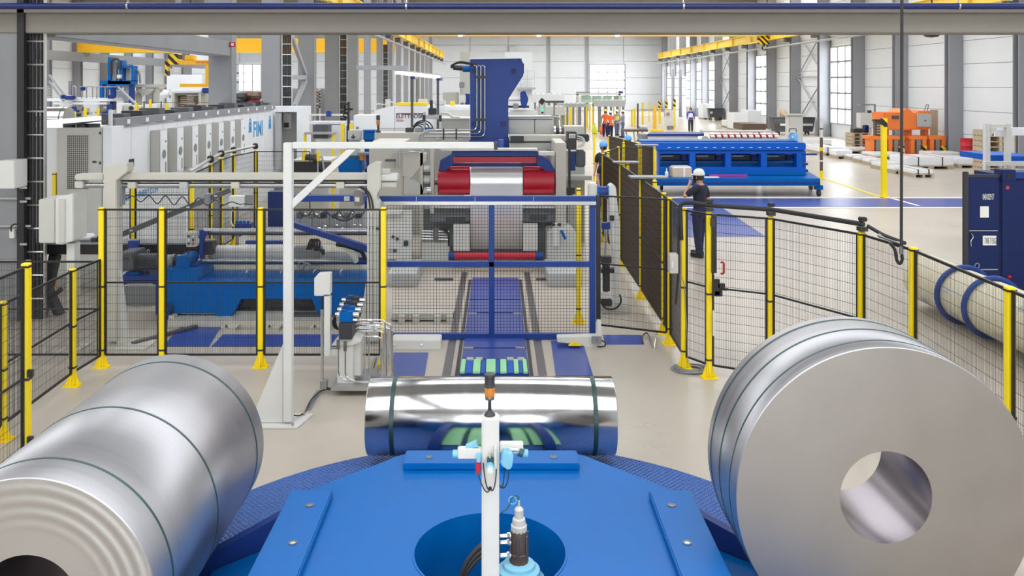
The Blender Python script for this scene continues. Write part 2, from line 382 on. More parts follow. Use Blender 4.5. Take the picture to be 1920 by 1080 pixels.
for x in (-6.62, 20.95): MB().box(x-0.28, x+0.28, 64, 68, 7.58, 8.2).build('end_carriage', 'yellow_crane', g, smooth=0)
hb = thing('crane_hook', 'yellow hook block with black hazard stripes hanging from the crane girder', 'hook', P(1433, 90, 65.9))
MB().pb(1423, 1443, 66, 83, 65.6, 66.2).build('block', 'hazard', hb, bevel=0.05)
c = P(1433, 90, 65.9); MB().tube(arc(c, 0.17, 90, 330, 12), 0.05, 6).build('hook', 'charcoal', hb)
MB().cyl(c+V(0,0,0.17), c+V(0,0,0.35), 0.07, n=8).build('shank', 'charcoal', hb)
for dx in (-0.2, 0.2): MB().cyl(c+V(dx,0,0.8), V(c.x+dx, c.y, 7.2), 0.03, n=6).build('rope', 'charcoal', hb)

# middle column row (x about -7.2)
def tray_col(x, y, label, grp, tray=True, w=0.32, dp=0.5, zt=ZC-1, m='concrete_column'):
    o = thing('hall_column', label, 'column', (x, y, 0), grp)
    MB().box(x-w/2, x+w/2, y-dp/2, y+dp/2, 0, ZC).build('shaft', m, o, smooth=0, bevel=0.015)
    if tray:
        tx = x+w/2+0.2
        t = MB(); t.box(tx-0.17, tx-0.15, y-0.2, y-0.14, 0, zt); t.box(tx+0.15, tx+0.17, y-0.2, y-0.14, 0, zt)
        tr = t.build('cable_tray', 'steel', o, smooth=0)
        z = 0.3
        while z < zt-0.2:
            MB().cyl((tx-0.15, y-0.2, z), (tx+0.15, y-0.2, z), 0.014, n=6).build('rung', 'steel', tr); z += 0.34
        for i in range(5): MB().cyl((tx-0.11+0.055*i, y-0.165, 0), (tx-0.11+0.055*i, y-0.165, zt), 0.026, n=6).build('cable', 'rubber', tr)
    return o
c0 = tray_col(-7.12, 12.6, 'wide grey concrete column with a cable ladder of black cables and a white box', None, True, 0.34, 0.45)
MB().box(-6.93, -6.83, 12.3, 12.5, 0, ZC-1).build('cable_bundle', 'rubber', c0, smooth=0)
for y in (350, 376, 456): MB().pb(37, 50, y, y+4, 12.28, 12.3).build('bracket', 'steel', c0)
for y in (0.85, 1.35, 1.75): MB().box(-7.3, -6.75, 12.33, 12.37, y, y+0.03).build('bracket', 'steel', c0)
MB().cyl((-7.32, 12.33, 0), (-7.32, 12.33, 9), 0.03, n=8).build('pipe', 'pipe_blue', c0)
eb = thing('junction_box', 'pale grey electrical box mounted on the wide concrete column', 'box', P(14, 355, 12.1))
MB().pb(-2, 27, 301, 354, 12.0, 12.34).build('case', 'paint_white', eb, bevel=0.01)
for i in range(3): MB().pb(24, 30, 330+8*i, 335+8*i, 12.05, 12.15).build('cable_gland', 'charcoal', eb)
for i in range(2): MB().tube(rounded([P(28, 333+8*i, 12.1), P(36, 338+8*i, 12.1), P(37, 346+8*i, 12.3)], 0.05), 0.008, 6).build('cable', 'paint_white', eb)
so = thing('wall_socket', 'small white socket with a black plug on a curved lead on the concrete column', 'socket', P(22, 440, 12.3))
MB().pb(17, 26, 430, 447, 12.25, 12.37).build('case', 'paint_white', so, bevel=0.005)
MB().tube(rounded([P(21, 434, 12.2), P(20, 424, 12.2), P(30, 419, 12.2), P(38, 426, 12.2)], 0.1), 0.012, 6).build('lead', 'rubber', so)
GM = 'concrete columns of the middle row'
for i in range(15):
    y = 22.5+5*i
    tray_col(-7.25, y, 'grey concrete column of the row beside the white machine line', GM, i in (1, 3, 6), 0.6 if i < 5 else 0.34, 0.45, 5.9, 'concrete_column' if i < 5 else 'column_grey')
xb = thing('column_brace', 'diagonal grey steel braces bolted between two concrete columns', 'brace', (-6.9, 28, 1.5))
for a, b in ((P(545, 62, 29.5), P(573, 140, 32.0)), (P(552, 200, 29.5), P(573, 150, 32.0)), (P(528, 145, 29.0), P(573, 145, 32.0))):
    MB().bar(a, b, 0.12, 0.16).build('strut', 'steel_grey', xb, smooth=0)
# portal beams
bm_ = thing('concrete_beam', 'thick grey concrete beam crossing the whole hall overhead with a ledge', 'beam', (3, 12.55, 4.17))
MB().box(-9.5, 12.5, 12.35, 12.85, PZ(62, 12.35), PZ(24, 12.35)).build('web', 'concrete_beam', bm_, smooth=0, bevel=0.012)
MB().box(-9.5, 12.5, 12.3, 12.9, PZ(24, 12.3)+0.002, PZ(16.5, 12.3)).build('ledge', 'concrete_beam', bm_, smooth=0)
pp = thing('supply_pipe', 'dark blue supply pipe with pale clamps running along the concrete beam', 'pipe', (3, 12.2, 4.55))
rp = (PZ(5.5, 12.1)-PZ(17.5, 12.1))/2
MB().cyl((-9, 12.1, PZ(11.5, 12.1)), (12, 12.1, PZ(11.5, 12.1)), rp, n=20).build('pipe', 'pipe_blue', pp)
for x in (240, 762, 1281, 1797):
    q = P(x, 11.5, 12.1); MB().hollow(q+V(-0.012,0,0), q+V(0.012,0,0), rp+0.012, rp, 20).build('clamp', 'steel', pp)
    MB().cyl(q+V(0,0,rp), q+V(0,0,rp+0.5), 0.008, n=6).build('hanger', 'steel', pp)
MB().box(-7.5, -6.95, 13.4, 22.2, 4.16, 4.55).build('side_beam', 'concrete_column', smooth=0, bevel=0.012, label='grey concrete beam running along the hall between two middle columns', cat='beam')
ex = thing('exit_sign', 'small red and white sign on a bracket beside a middle column', 'sign', P(437, 90, 22))
MB().bar(P(430, 83, 22.15), P(430, 83, 22.4), 0.03, 0.03).build('bracket', 'steel_grey', ex)
MB().pb(428, 441, 79, 88, 22.1, 22.14).build('plate', 'red', ex); MB().pb(433, 438, 81, 86, 22.07, 22.095).build('symbol', 'paint_white', ex)

# hanging black cable hose on the right
hz = thing('hanging_hose', 'long black cable hose hanging from above and looping to the fence rail', 'hose', P(1690, 480, 7.6))
hp = [V(PXx(1691, 7.9), 7.9, 6.0), P(1691, 62, 7.9), P(1690, 468, 7.9), P(1692, 488, 7.9), P(1687, 496, 7.9), P(1681, 488, 7.9), P(1679, 468, 7.9), P(1668, 455, 7.9)]
MB().tube(hp[:3], 0.014, 10).build('hose', 'rubber', hz)
MB().tube(rounded(hp[2:], 0.06, 6), 0.015, 10).build('hose_loop', 'rubber', hz)
MB().cyl(P(1690, 462, 7.9), P(1690, 476, 7.9), 0.02, n=10).build('ferrule', 'steel', hz)
od = thing('dome_lamp', 'dark round dome lamp hanging just under the concrete beam', 'lamp', P(1747, 68, 30))
MB().cyl(P(1747, 62, 30), V(PXx(1747, 30), 30, ZC+0.1), 0.03, n=8).build('stem', 'charcoal', od)
MB().lathe([(0.0, 0), (0.2, 0.03), (0.3, 0.12), (0.3, 0.3), (0, 0.31)], P(1747, 68, 30)+V(0,0,-0.05), 24).build('housing', 'charcoal', od)
#'dome_lamp', 'charcoal', label='dark round dome lamp hanging just under the concrete beam', cat='lamp')

# ================================================================ TURNTABLE
TC = V(-0.045, 5.02, 0)
tt = thing('turntable', 'large round blue steel coil turntable with tread plate deck', 'turntable', TC)
def ring(mb, c, inner, outer, z0, z1, n=96):
    A = []
    for i in range(n):
        an = 2*math.pi*i/n; A.append((math.cos(an), math.sin(an), inner(an), outer(an)))
    vs_ = [(c.x+x*ro, c.y+y*ro, z1) for x, y, ri, ro in A]+[(c.x+x*ri, c.y+y*ri, z1) for x, y, ri, ro in A]+[(c.x+x*ri, c.y+y*ri, z0) for x, y, ri, ro in A]+[(c.x+x*ro, c.y+y*ro, z0) for x, y, ri, ro in A]
    return mb.add(vs_, [(k*n+i, k*n+(i+1) % n, ((k+1) % 4)*n+(i+1) % n, ((k+1) % 4)*n+i) for k in range(4) for i in range(n)])
def octo(an, a=1.33, ch=1.98):
    x, y = abs(math.cos(an)), abs(math.sin(an)); return min(a/max(x, y), ch/(x+y))
RD, ZD, ZT, RH = 2.5, 0.24, 0.66, 0.455
ring(MB(), TC, lambda a: RH, lambda a: RD, ZD-0.05, ZD, 128).build('deck', 'tread_plate', tt, smooth=30)
ring(MB(), TC, lambda a: RH+0.2, lambda a: 1.9, 0.0, ZD-0.052, 64).build('pedestal', 'blue_dark', tt)
ring(MB(), TC, lambda a: RH, octo, ZD+0.002, ZT, 128).build('top_frame', 'blue', tt, smooth=30)
ring(MB(), TC, lambda a: RH-0.012, lambda a: RH, 0.0, ZT+0.004, 96).build('well', 'blue', tt)
for k in range(4):
    an = k*math.pi/2; R = Matrix.Rotation(an, 4, 'Z')
    def tr(p): q = R @ Vector(p); return (TC.x+q.x, TC.y+q.y, p[2])
    def tbox(mb, x0, x1, y0, y1, z0, z1):
        b = MB().box(x0, x1, y0, y1, z0, z1); return mb.add([tr(v) for v in b.v], b.f)
    hl = 0.63 if k in (1, 3) else 0.66
    pad = tbox(MB(), 1.05, 1.28 if k in (1, 3) else 1.33, -hl, hl, ZT+0.002, ZT+0.048).build('pad_bar', 'blue', tt, bevel=0.008)
    for s in (-0.45, 0.0, 0.45):
        q = tr((1.16, s, ZT+0.046)); bo_ = MB().hollow(q, (q[0], q[1], q[2]+0.006), 0.026, 0.016, 16).build('bolt', 'steel_dark', pad); MB().cyl(q, (q[0], q[1], q[2]+0.004), 0.0155, n=12).build('bolt_head', 'chrome', bo_)
    for s in (-1, 1):                                      # cradle cheeks that slope down to the coil
        b = MB().prism([(1.335, ZT-0.02), (1.335, ZD+0.003), (1.95, ZD+0.003), (1.95, ZD+0.06)], -0.05, 0.05, 'y')
        mb = MB(); mb.add([tr((v[0], v[1]+s*0.52, v[2])) for v in b.v], b.f); mb.build('cradle_rib', 'blue_dark', tt, smooth=0)
    b = MB().prism([(1.34, 0.47), (1.34, 0.43), (1.78, ZD+0.01), (1.78, ZD+0.05)], -0.45, 0.45, 'y')
    if k != 1:
        mb = MB(); mb.add([tr(v) for v in b.v], b.f); mb.build('cradle_pad', 'blue', tt, smooth=0)
    else:
        for xa, xb_ in ((-0.58, -0.34), (-0.28, -0.1), (0.16, 0.3), (0.34, 0.6)):
            MB().prism([(TC.y+1.34, 0.50), (TC.y+1.34, 0.46), (TC.y+1.84, ZD+0.01), (TC.y+1.84, ZD+0.05)], xa, xb_, 'x').build('cradle_pad', 'green_pad', tt, smooth=0)
# ---- coils
def coil(label, c, R, r, L, axis, straps, mats=('coil_satin', 'coil_face', 'bore_dark'), ripple=0.0, nrip=5, strap_w=0.016, tail=None):
    c = Vector(c); ax = V(0,1,0) if axis == 'y' else V(1,0,0)
    o = thing('aluminium_coil', label, 'coil', c-V(0,0,R))
    n = 128
    mb = MB(); bv = 0.006
    mb2 = MB().lathe([(R-bv, -L/2+0.0005), (R, -L/2+bv), (R, L/2-bv), (R-bv, L/2-0.0005)], c, n, axis)
    mb.add(mb2.v, [f for f in mb2.f if len(f) == 4]); mb.build('wrap', mats[0], o, smooth=50)
    b = MB().lathe([(r, -L/2), (r, L/2)], c, 64, axis); mb = MB(); mb.add(b.v, [f for f in b.f if len(f) == 4]); mb.build('bore', mats[2], o, smooth=50)
    for s in (-1, 1):
        prof = []; K = 60
        for i in range(K+1):
            q = r+(R-bv-r)*i/K; t = i/K
            off = ripple*(0.5+0.5*math.sin(2*math.pi*nrip*t))*min(1, max(0, t-0.25)*3)*(1 if t < 0.97 else (1-t)/0.03)
            prof.append((q, s*(L/2+off)))
        b = MB().lathe(prof, c, n, axis); mb = MB(); mb.add(b.v, [f for f in b.f if len(f) == 4]); mb.build('end_face', mats[1], o, smooth=50)
    for t in straps:
        MB().hollow(c+ax*(t-strap_w/2), c+ax*(t+strap_w/2), R+0.0022, R+0.0003, n).build('strap', 'strap_green', o, smooth=50)
    return o
cl0, cl1 = 4.126, 6.02; cy = (cl0+cl1)/2
coil('long satin aluminium coil with rippled end face and three green straps on the turntable', (-2.277, cy, 0.875), 0.629, 0.254, cl1-cl0, 'y', [4.34-cy, 5.03-cy, 5.85-cy], mats=('coil_satin', 'coil_face_pale', 'bore_dark'), ripple=0.003, nrip=6)
cr0, cr1 = 4.70, 5.325; cy = (cr0+cr1)/2
cr_ = coil('widest aluminium coil with flat end face and three dark straps on the turntable', (2.14, cy, 1.13), 0.83, 0.254, cr1-cr0, 'y', [0.235, 0.03, -0.19], strap_w=0.014)
coil('small mirror bright aluminium coil lying across the turntable', (-0.052, 7.2, 0.617), 0.3125, 0.254, 2.05, 'x', [-0.81, 0.85], mats=('coil_mirror', 'coil_face', 'bore_dark'), strap_w=0.035)
# ---- sensor pole
d = 4.2
sp = thing('sensor_pole', 'white square sensor pole with cross arms standing on the turntable', 'pole', (PXx(919, d), d, ZT))
x0, x1 = PXx(903, d), PXx(936, d)
MB().box(x0, x1, d, d+(x1-x0), ZT, PZ(785, d)).build('post', 'paint_white', sp, bevel=0.008)
MB().box(x0-0.05, x1+0.05, d-0.04, d+0.13, ZT+0.002, ZT+0.015).build('foot_plate', 'paint_white', sp)
def sp_(n, m, *a, bevel=0.004): return MB().pb(*a).build(n, m, sp, bevel=bevel)
sp_('arm', 'paint_white', 858, 903, 842, 861, d+0.01, d+0.05); sp_('arm', 'paint_white', 937, 981, 832, 851, d+0.03, d+0.07)
def sensor(x, y, w, h, m, dd=d-0.02): return MB().pb(x, x+w, y, y+h, dd, dd+0.05).build('sensor', m, sp, bevel=0.006)
MB().cyl(P(858, 851, d+0.03), P(849, 851, d+0.03), 0.019, n=16).build('sensor', 'teal', sp)
MB().cyl(P(981, 850, d+0.05), P(990, 850, d+0.05), 0.019, n=16).build('sensor', 'teal', sp)
MB().cyl(P(973, 846, d+0.04), P(981, 849, d+0.04), 0.024, n=6).build('sensor_nut', 'teal_dark', sp)
MB().cyl(P(955, 842, d+0.02), P(972, 844, d+0.02), 0.009, n=10).build('sensor_body', 'chrome', sp)
MB().pprism([(873, 839), (893, 830), (897, 838), (880, 841)], d+0.02, d+0.06).build('sensor', 'teal', sp)
MB().pprism([(941, 852), (948, 849), (963, 854), (960, 878), (953, 883), (938, 872)], d-0.03, d+0.05).build('sensor_head', 'teal', sp, bevel=0.006)
sp_('sensor', 'teal', 893, 902, 852, 868, d-0.01, d+0.03); sp_('reader', 'red', 892, 901, 868, 890, d-0.01, d+0.03)
sp_('sensor_bracket', 'paint_white', 927, 931, 842, 876, d-0.05, d)
MB().cyl(P(919, 879, d-0.09), P(919, 870, d), 0.018, n=18).build('sensor', 'teal', sp)
MB().cyl(P(919, 882, d-0.095), P(919, 880.5, d-0.085), 0.014, n=18).build('lens', 'paint_white', sp)
sp_('sensor_body', 'teal_dark', 913, 925, 860, 869, d-0.03, d-0.002); MB().cyl(P(919, 858, d-0.02), P(919, 850, d-0.02), 0.007, n=8).build('plug', 'chrome', sp)
hole = P(919, 916, d-0.004); MB().cyl(hole, hole+V(0,0.01,0), 0.009, n=10).build('cable_grommet', 'charcoal', sp)
for a, b in (((897, 890), (6, 14)), ((906, 868), (-2, 20)), ((931, 880), (4, 12)), ((955, 880), (8, 10)), ((946, 878), (4, 12))):
    p0 = P(a[0], a[1], d-0.012); MB().tube(sag(p0, hole if a[0] < 935 else P(936, 909, d+0.02), 0.04, 12, (b[0]*0.02, -0.3, -1)), 0.0028, 6).build('cable', 'rubber', sp)
bc = thing('signal_beacon', 'amber signal beacon with dark grey sounder on top of the white sensor pole', 'beacon', (PXx(918, d), d+0.04, PZ(785, d)))
k = d/F; cx = V(PXx(918, d), d+0.043, PZ(785, d)+0.001)
MB().lathe([(10.5*k, 0), (10.5*k, 2*k), (7*k, 6*k), (3.6*k, 9*k), (3.0*k, 28*k), (3.6*k, 30*k)], cx, 20).build('stem', 'charcoal', bc)
MB().lathe([(8.5*k, 30*k), (9*k, 31*k), (9*k, 36*k), (8.5*k, 37*k)], cx, 20).build('collar', 'steel_dark', bc)
MB().lathe([(9.3*k, 37.1*k), (9.6*k, 40*k), (9.6*k, 52*k), (9.3*k, 54*k)], cx, 24).build('lens', 'amber', bc)
MB().lathe([(10.4*k, 54.1*k), (10.5*k, 57*k), (9.6*k, 58*k), (9.6*k, 72*k), (10.5*k, 73*k), (10.2*k, 78*k), (0, 79*k)], cx, 24).build('sounder', 'charcoal', bc)
# ---- rotary joint in the well
d = 4.9; k = d/F; cx = V(PXx(973, d), d, 0)
rj = thing('rotary_joint', 'brown hydraulic rotary joint on a pale teal flange in the turntable well', 'hydraulic unit', (cx.x, cx.y, 0))
zz = lambda y: PZ(y, d)
MB().lathe([(0.16, 0.0), (0.15, zz(1085)), (0.128, zz(1080)), (0.12, zz(1066)), (0.095, zz(1062)), (0.09, zz(1056)), (0.06, zz(1052))], cx, 24).build('flange', 'teal', rj)
MB().lathe([(0.055, zz(1060)), (0.055, zz(1035)), (0.05, zz(1034)), (0.05, zz(1000)), (0.046, zz(992))], cx, 12).build('motor_body', 'brown_machine', rj)
for i in range(6):
    an = i*math.pi/3+0.4; MB().cyl(cx+V(0.053*math.cos(an), 0.053*math.sin(an), zz(1040)), cx+V(0.053*math.cos(an), 0.053*math.sin(an), zz(1000)), 0.008, n=6).build('bolt', 'steel_dark', rj)
MB().lathe([(0.044, zz(1001)), (0.046, zz(998)), (0.046, zz(984)), (0.04, zz(982))], cx, 20).build('collar', 'paint_cream', rj)
MB().lathe([(0.04, zz(982)), (0.036, zz(972)), (0.026, zz(970)), (0.026, zz(955)), (0.016, zz(951)), (0.006, zz(950)), (0.006, zz(938))], cx, 16).build('encoder', 'paint_cream', rj)
for i, y in enumerate((1004, 1016, 1040)):
    a = P(958, y, d-0.02); b = P(938, y+2, d-0.02)
    MB().cyl(a, b, 0.012, n=10).build('fitting', 'chrome', rj); MB().cyl(P(957, y, d-0.02), P(951, y+0.6, d-0.02), 0.017, n=6).build('nut', 'chrome', rj)
for i in range(3):
    MB().tube(rounded([P(938, 1006+12*i, d-0.02), P(905, 1018+10*i, d-0.03), P(875, 1050+10*i, d-0.05), P(858, 1100+10*i, d-0.06), V(cx.x-0.3, d-0.1, 0.05)], 0.12, 6), 0.014, 8).build('hose', 'rubber', rj)
MB().tube(rounded([P(973, 938, d), P(970, 928, d), P(962, 930, d), P(956, 944, d), P(950, 956, d), P(938, 962, d)], 0.03), 0.0035, 6).build('cable', 'teal_dark', rj)
MB().torus(P(961, 938, d), 0.022, 0.003, 'y', 20, 6).build('cable_loop', 'teal', rj)

es = MB().box(TC.x-1.72, TC.x-1.60, TC.y-0.95, TC.y-0.1, ZD+0.003, ZD+0.05).build('edge_strip', 'charcoal', tt, smooth=0)
for i in range(7): MB().cyl((TC.x-1.66, TC.y-0.85+0.12*i, ZD+0.05), (TC.x-1.66, TC.y-0.85+0.12*i, ZD+0.07), 0.016, n=8).build('bolt', 'chrome', es)
# ================================================================ SAFETY FENCES
PH = 1.93
def post(p, label, group, h=PH, rot=0.0, w=0.062, foot=True, cap=True):
    x, y = p[0], p[1]
    o = thing('fence_post', label, 'post', (x, y, 0), group)
    MB().box(x-w/2, x+w/2, y-w/2, y+w/2, 0.012, h).build('tube', 'yellow', o, bevel=0.006, seg=1)
    if cap: MB().box(x-w/2-0.004, x+w/2+0.004, y-w/2-0.004, y+w/2+0.004, h-0.035, h-0.02).build('band', 'black', o, smooth=0)
    if foot:
        MB().box(x-0.09, x+0.09, y-0.07, y+0.07, 0, 0.012).build('foot_plate', 'yellow', o, smooth=0)
        for s in (-1, 1):
            MB().prism([(x+s*w/2, 0.013), (x+s*0.085, 0.013), (x+s*w/2, 0.16)], y-0.006, y+0.006, 'y').build('gusset', 'yellow', o, smooth=0)
        MB().prism([(y-w/2, 0.013), (y-0.068, 0.013), (y-w/2, 0.16)], x-0.006, x+0.006, 'x').build('gusset', 'yellow', o, smooth=0)
    for z in (0.2, h*0.5):
        MB().box(x-w/2-0.004, x+w/2+0.004, y-w/2-0.004, y+w/2+0.004, z, z+0.02).build('clamp', 'charcoal', o, smooth=0)
    if rot: o.rotation_euler = (0, 0, rot)
    return o
def panel_f(a, b, label, group, z0=0.15, z1=PH-0.03, pitch=0.02, hp=0.1, r=0.0017, mid=None, gap=0.045, dark=True, frame=0.022, name='mesh_fence', fm='black', wm='black'):
    a = V(a[0], a[1], 0); b = V(b[0], b[1], 0); t = (b-a).normalized(); L = (b-a).length
    a = a+t*gap; b = b-t*gap; L -= 2*gap
    o = thing(name, label, 'fence', ((a.x+b.x)/2, (a.y+b.y)/2, z0), group)
    m = MB()
    for z in (z0, z1): m.bar(a+V(0,0,z), b+V(0,0,z), frame*0.9, frame)
    for q in (a, b): m.bar(q+V(0,0,z0), q+V(0,0,z1), frame, frame)
    m.build('frame', fm, o, smooth=0)
    if mid:
        for z in mid: MB().bar(a+V(0,0,z), b+V(0,0,z), frame*0.8, frame*0.8).build('mid_rail', fm, o, smooth=0)
    w = MB(); n = max(2, int(L/pitch))
    for i in range(1, n): q = a+t*(L*i/n); w.wire(q+V(0,0,z0), q+V(0,0,z1), r)
    n = max(2, int((z1-z0)/hp))
    for i in range(1, n): z = z0+(z1-z0)*i/n; w.wire(a+V(0,0,z), b+V(0,0,z), r*1.15)
    w.build('wire_mesh', wm, o, smooth=0, kind='stuff')
    return o
LG, RG = 'yellow posts of the fence before the blue recoiler', 'yellow posts of the fence beside the big coil'
fp = [(PXx(x, 10.3), 10.3) for x in (191, 304, 489, 719)]
for i, p in enumerate(fp):
    post(p, ['tall yellow corner post where the low side fence meets the recoiler fence', 'tall yellow post before the blue end of the recoiler frame', 'tall yellow post between the recoiler and the white jib stand', 'tall yellow post overlapping the end of the blue gate'][i], None)
for i in range(3):
    panel_f(fp[i], fp[i+1], ['black mesh panel in front of the grey gear motor', 'black mesh panel in front of the blue recoiler frame and button box', 'black mesh panel behind the white jib stand post'][i], None, mid=(1.02,))
# low side fence on the left
LL = 'low yellow posts of the side fence'
lp = [(-4.81, 9.66), (-4.745, 8.18)]
for p, l in zip(lp, ('low yellow post of the side fence next to the tall corner post', 'low yellow post of the side fence behind the clamped tall post')): post(p, l, None, h=1.33)
for a, b, l in ((fp[0], lp[0], 'low black mesh panel between the tall corner post and the low post'), (lp[0], lp[1], 'low black mesh panel between the two low yellow posts'), (lp[1], (-4.7, 6.7), 'low black mesh panel beyond the clamped tall post')):
    panel_f(a, b, l, None, z1=1.30, mid=(0.72,))
panel_f((-6.6, 10.3), fp[0], 'black mesh panel with low top rail behind the side fence', None, z1=1.27, mid=(0.7,))
p53 = (-3.90, 7.06); post(p53, 'tall yellow post with clamps at the end of the side fence, over the long coil', None)
pn = panel_f((p53[0]+0.02, p53[1]-0.09), (-3.84, 5.6), 'tall black mesh panel running from the clamped yellow post', None, gap=0.0, mid=(1.0,))
for z in (1.0, 0.45): MB().box(p53[0]+0.032, p53[0]+0.075, p53[1]-0.05, p53[1]-0.02, z, z+0.06).build('hinge', 'charcoal', pn, smooth=0)
# right fence
rp_ = [(2.24, 10.26), (2.46, 9.93), (3.07, 9.6), (3.66, 8.58), (3.78, 7.76), (3.745, 6.24)]
LBL = ['yellow gate post carrying a grey box beside the coiled cable', 'yellow gate post with black lock standing by the coiled cable', 'yellow post carrying a black cap between two fence gate panels',
       'yellow corner post with black cap and pipe clamp', 'yellow post next to the hanging hose loop', 'yellow post next to the roll with blue rings']
for p, l in zip(rp_, LBL): post(p, l, None, cap=True)
PL = ['narrow mesh panel between the two gate posts', 'mesh gate panel with black lock and dark mid rail', 'mesh panel with dark mid rail behind the widest coil', 'mesh panel under the hanging hose loop', 'long mesh panel in front of the roll with blue rings', 'mesh panel running past the widest coil']
seq = rp_+[(3.75, 4.6)]
for i in range(6):
    panel_f(seq[i], seq[i+1], PL[i], None, mid=(1.05,) if i in (0, 1, 2) else None)
# black pipe over the gate with caps
tp = thing('gate_pipe', 'black pipe running on brackets along the top of the gate posts', 'pipe', (2.9, 9.6, PH))
pts = [V(2.20, 10.22, 1.55), V(2.18, 10.2, PH+0.06), V(2.30, 10.12, PH+0.08), V(2.46, 9.88, PH+0.08), V(3.07, 9.55, PH+0.08), V(3.66, 8.53, PH+0.08)]
MB().tube(rounded(pts, 0.06, 5), 0.026, 10).build('pipe', 'rubber', tp)
for p in rp_[1:4]:
    MB().box(p[0]-0.04, p[0]+0.04, p[1]-0.06, p[1]+0.03, PH+0.01, PH+0.05).build('bracket', 'charcoal', tp, smooth=0)
    MB().box(p[0]-0.035, p[0]+0.035, p[1]-0.06, p[1]+0.01, PH+0.107, PH+0.15).build('cap', 'black', tp, bevel=0.008)
q = V(3.66, 8.45, PH+0.08); MB().tube(rounded([q, q+V(0.1,-0.02,-0.06), V(3.735, 8.2, PH+0.02), V(3.77, 7.9, PH+0.01)], 0.06), 0.018, 8).build('cable_conduit', 'rubber', tp)
MB().cyl(V(3.735, 8.35, PH+0.0), V(3.765, 7.93, PH), 0.022, n=10).build('steel_sleeve', 'steel', tp)
lk = thing('gate_lock', 'black safety lock with bolt on the yellow gate post', 'lock', P(1350, 555, 9.85))
MB().pb(1335, 1344, 402, 512, 9.86, 9.9).build('rail', 'black', lk, smooth=0)
MB().pb(1334, 1341, 410, 425, 9.8, 9.85).build('latch', 'charcoal', lk, smooth=0)
for a in ((1338, 1350, 524, 554), (1346, 1360, 532, 540), (1348, 1366, 541, 545), (1340, 1355, 546, 556)): MB().pb(*a, 9.8, 9.85).build('lock_body', 'black', lk, bevel=0.004)
MB().pb(1337, 1340, 583, 630, 9.83, 9.86).build('strip', 'paint_white', lk, smooth=0)
fh = thing('pull_grip', 'small red pull handle hanging on the gate mesh', 'handle', P(1356, 515, 9.7))
MB().tube(rounded([P(1352, 492, 9.72), P(1357, 492, 9.68), P(1357, 513, 9.68), P(1352, 513, 9.72)], 0.02), 0.012, 8).build('grip', 'red', fh)
gb = thing('gate_switch_box', 'grey control box strapped to the gate post below the black pipe', 'box', P(1267, 513, 10.2))
MB().pb(1256, 1272, 477, 513, 10.12, 10.24).build('case', 'cab_grey', gb, bevel=0.006)
MB().pb(1259, 1263, 490, 502, 10.1, 10.115).build('label_plate', 'paint_white', gb)
MB().tube(rounded([P(1272, 420, 10.2), P(1272, 512, 10.2), P(1270, 535, 10.2), P(1267, 570, 10.2)], 0.05), 0.014, 8).build('cable', 'rubber', gb)
MB().tube(rounded([P(1272, 512, 10.2), P(1283, 530, 10.2), P(1288, 620, 10.2), P(1290, 680, 10.1)], 0.05), 0.005, 6).build('thin_cable', 'grey_mid', gb)
cc = thing('cable_coil', 'loose coil of grey cable lying on the floor between the gate posts', 'cable', G(1297, 695))
c = G(1297, 694); R0 = random.Random(3)
for i in range(9):
    rr = 0.115+0.022*(i % 5); pts = []
    for j in range(40):
        an = 2*math.pi*j/40; pts.append(c+V(R0.uniform(-0.003, 0.003)+rr*1.15*math.cos(an)+0.01*math.sin(i), rr*0.85*math.sin(an)+0.012*math.cos(i*2), 0.009+0.011*(i//3)+0.004*math.sin(an*2+i)))
    MB().tube(pts, 0.0075, 6, closed=True).build('cable_turn', 'grey_mid', cc)
# fence between blue gate and receding run
pA, pB = (1.345, 11.6), (2.26, 11.2)
post(pB, 'yellow corner post between the mesh panel and the dark receding fence', None)
panel_f(pA, pB, 'mesh panel between the blue gate and the yellow corner post', None, mid=(0.98,))
panel_f(pB, rp_[0], 'short mesh panel linking the corner post to the gate post', None)
# receding double fence with smoked panels
mat('smoke_mesh', (72,60,48), 0.5, var=0.05)
GP = 'yellow posts of the receding double fence'
rec = [(2.28, 11.7), (2.29, 13.6), (2.31, 16.0), (2.29, 18.5)]
for p in rec: post(p, 'yellow post of the dense fence running back along the machine line', GP)
for p in ((2.43, 13.2), (2.45, 16.1), (2.42, 18.7)): post(p, 'yellow post of the dense fence running back along the machine line', GP)
for a, b, l in zip([pB]+rec[1:-1], rec[1:], ('dense dark mesh panel starting at the yellow corner post of the receding fence', 'dense dark mesh panel between the two grey cap plates of the receding fence', 'dense dark mesh panel at the tail of the receding fence')):
    panel_f((a[0], a[1]), b, l, None, pitch=0.02, r=0.003, hp=0.12, mid=(1.0,), wm='smoke_mesh', gap=0.06)
def cap_plate(x, y, w, dp, lab):
    MB().prism([(x-w/2, y-dp/2), (x+w/2, y-dp*0.6), (x+w*0.62, y), (x+w/2, y+dp/2), (x-w/2, y+dp/2)], PH+0.012, PH+0.035, 'z').build('post_cover', 'grey_mid', bevel=0.004, label=lab, cat='cover')
cap_plate(2.36, 13.5, 0.55, 0.3, 'flat grey cap plate over the nearer pair of fence posts'); cap_plate(2.40, 16.1, 0.45, 0.3, 'flat grey cap plate over the farther pair of fence posts')
rb = [(3.75, 20.4), (3.62, 21.8), (3.48, 23.4), (3.3, 25.2)]
G2 = 'yellow posts of the fence behind the blue press'
for p in rb+[(3.45, 20.6), (3.25, 22.0), (2.9, 20.5), (3.0, 26.5)]: post(p, 'yellow post of the fence row beside the long blue press', G2)
for a, b in list(zip(rb, rb[1:]))+[((2.35, 18.9), (2.9, 20.5)), ((2.9, 20.5), rb[0])]:
    panel_f(a, b, 'dark mesh panel of the fence row beside the long blue press', 'panels of the rear fence row', pitch=0.022, r=0.0038, hp=0.12, wm='smoke_mesh')
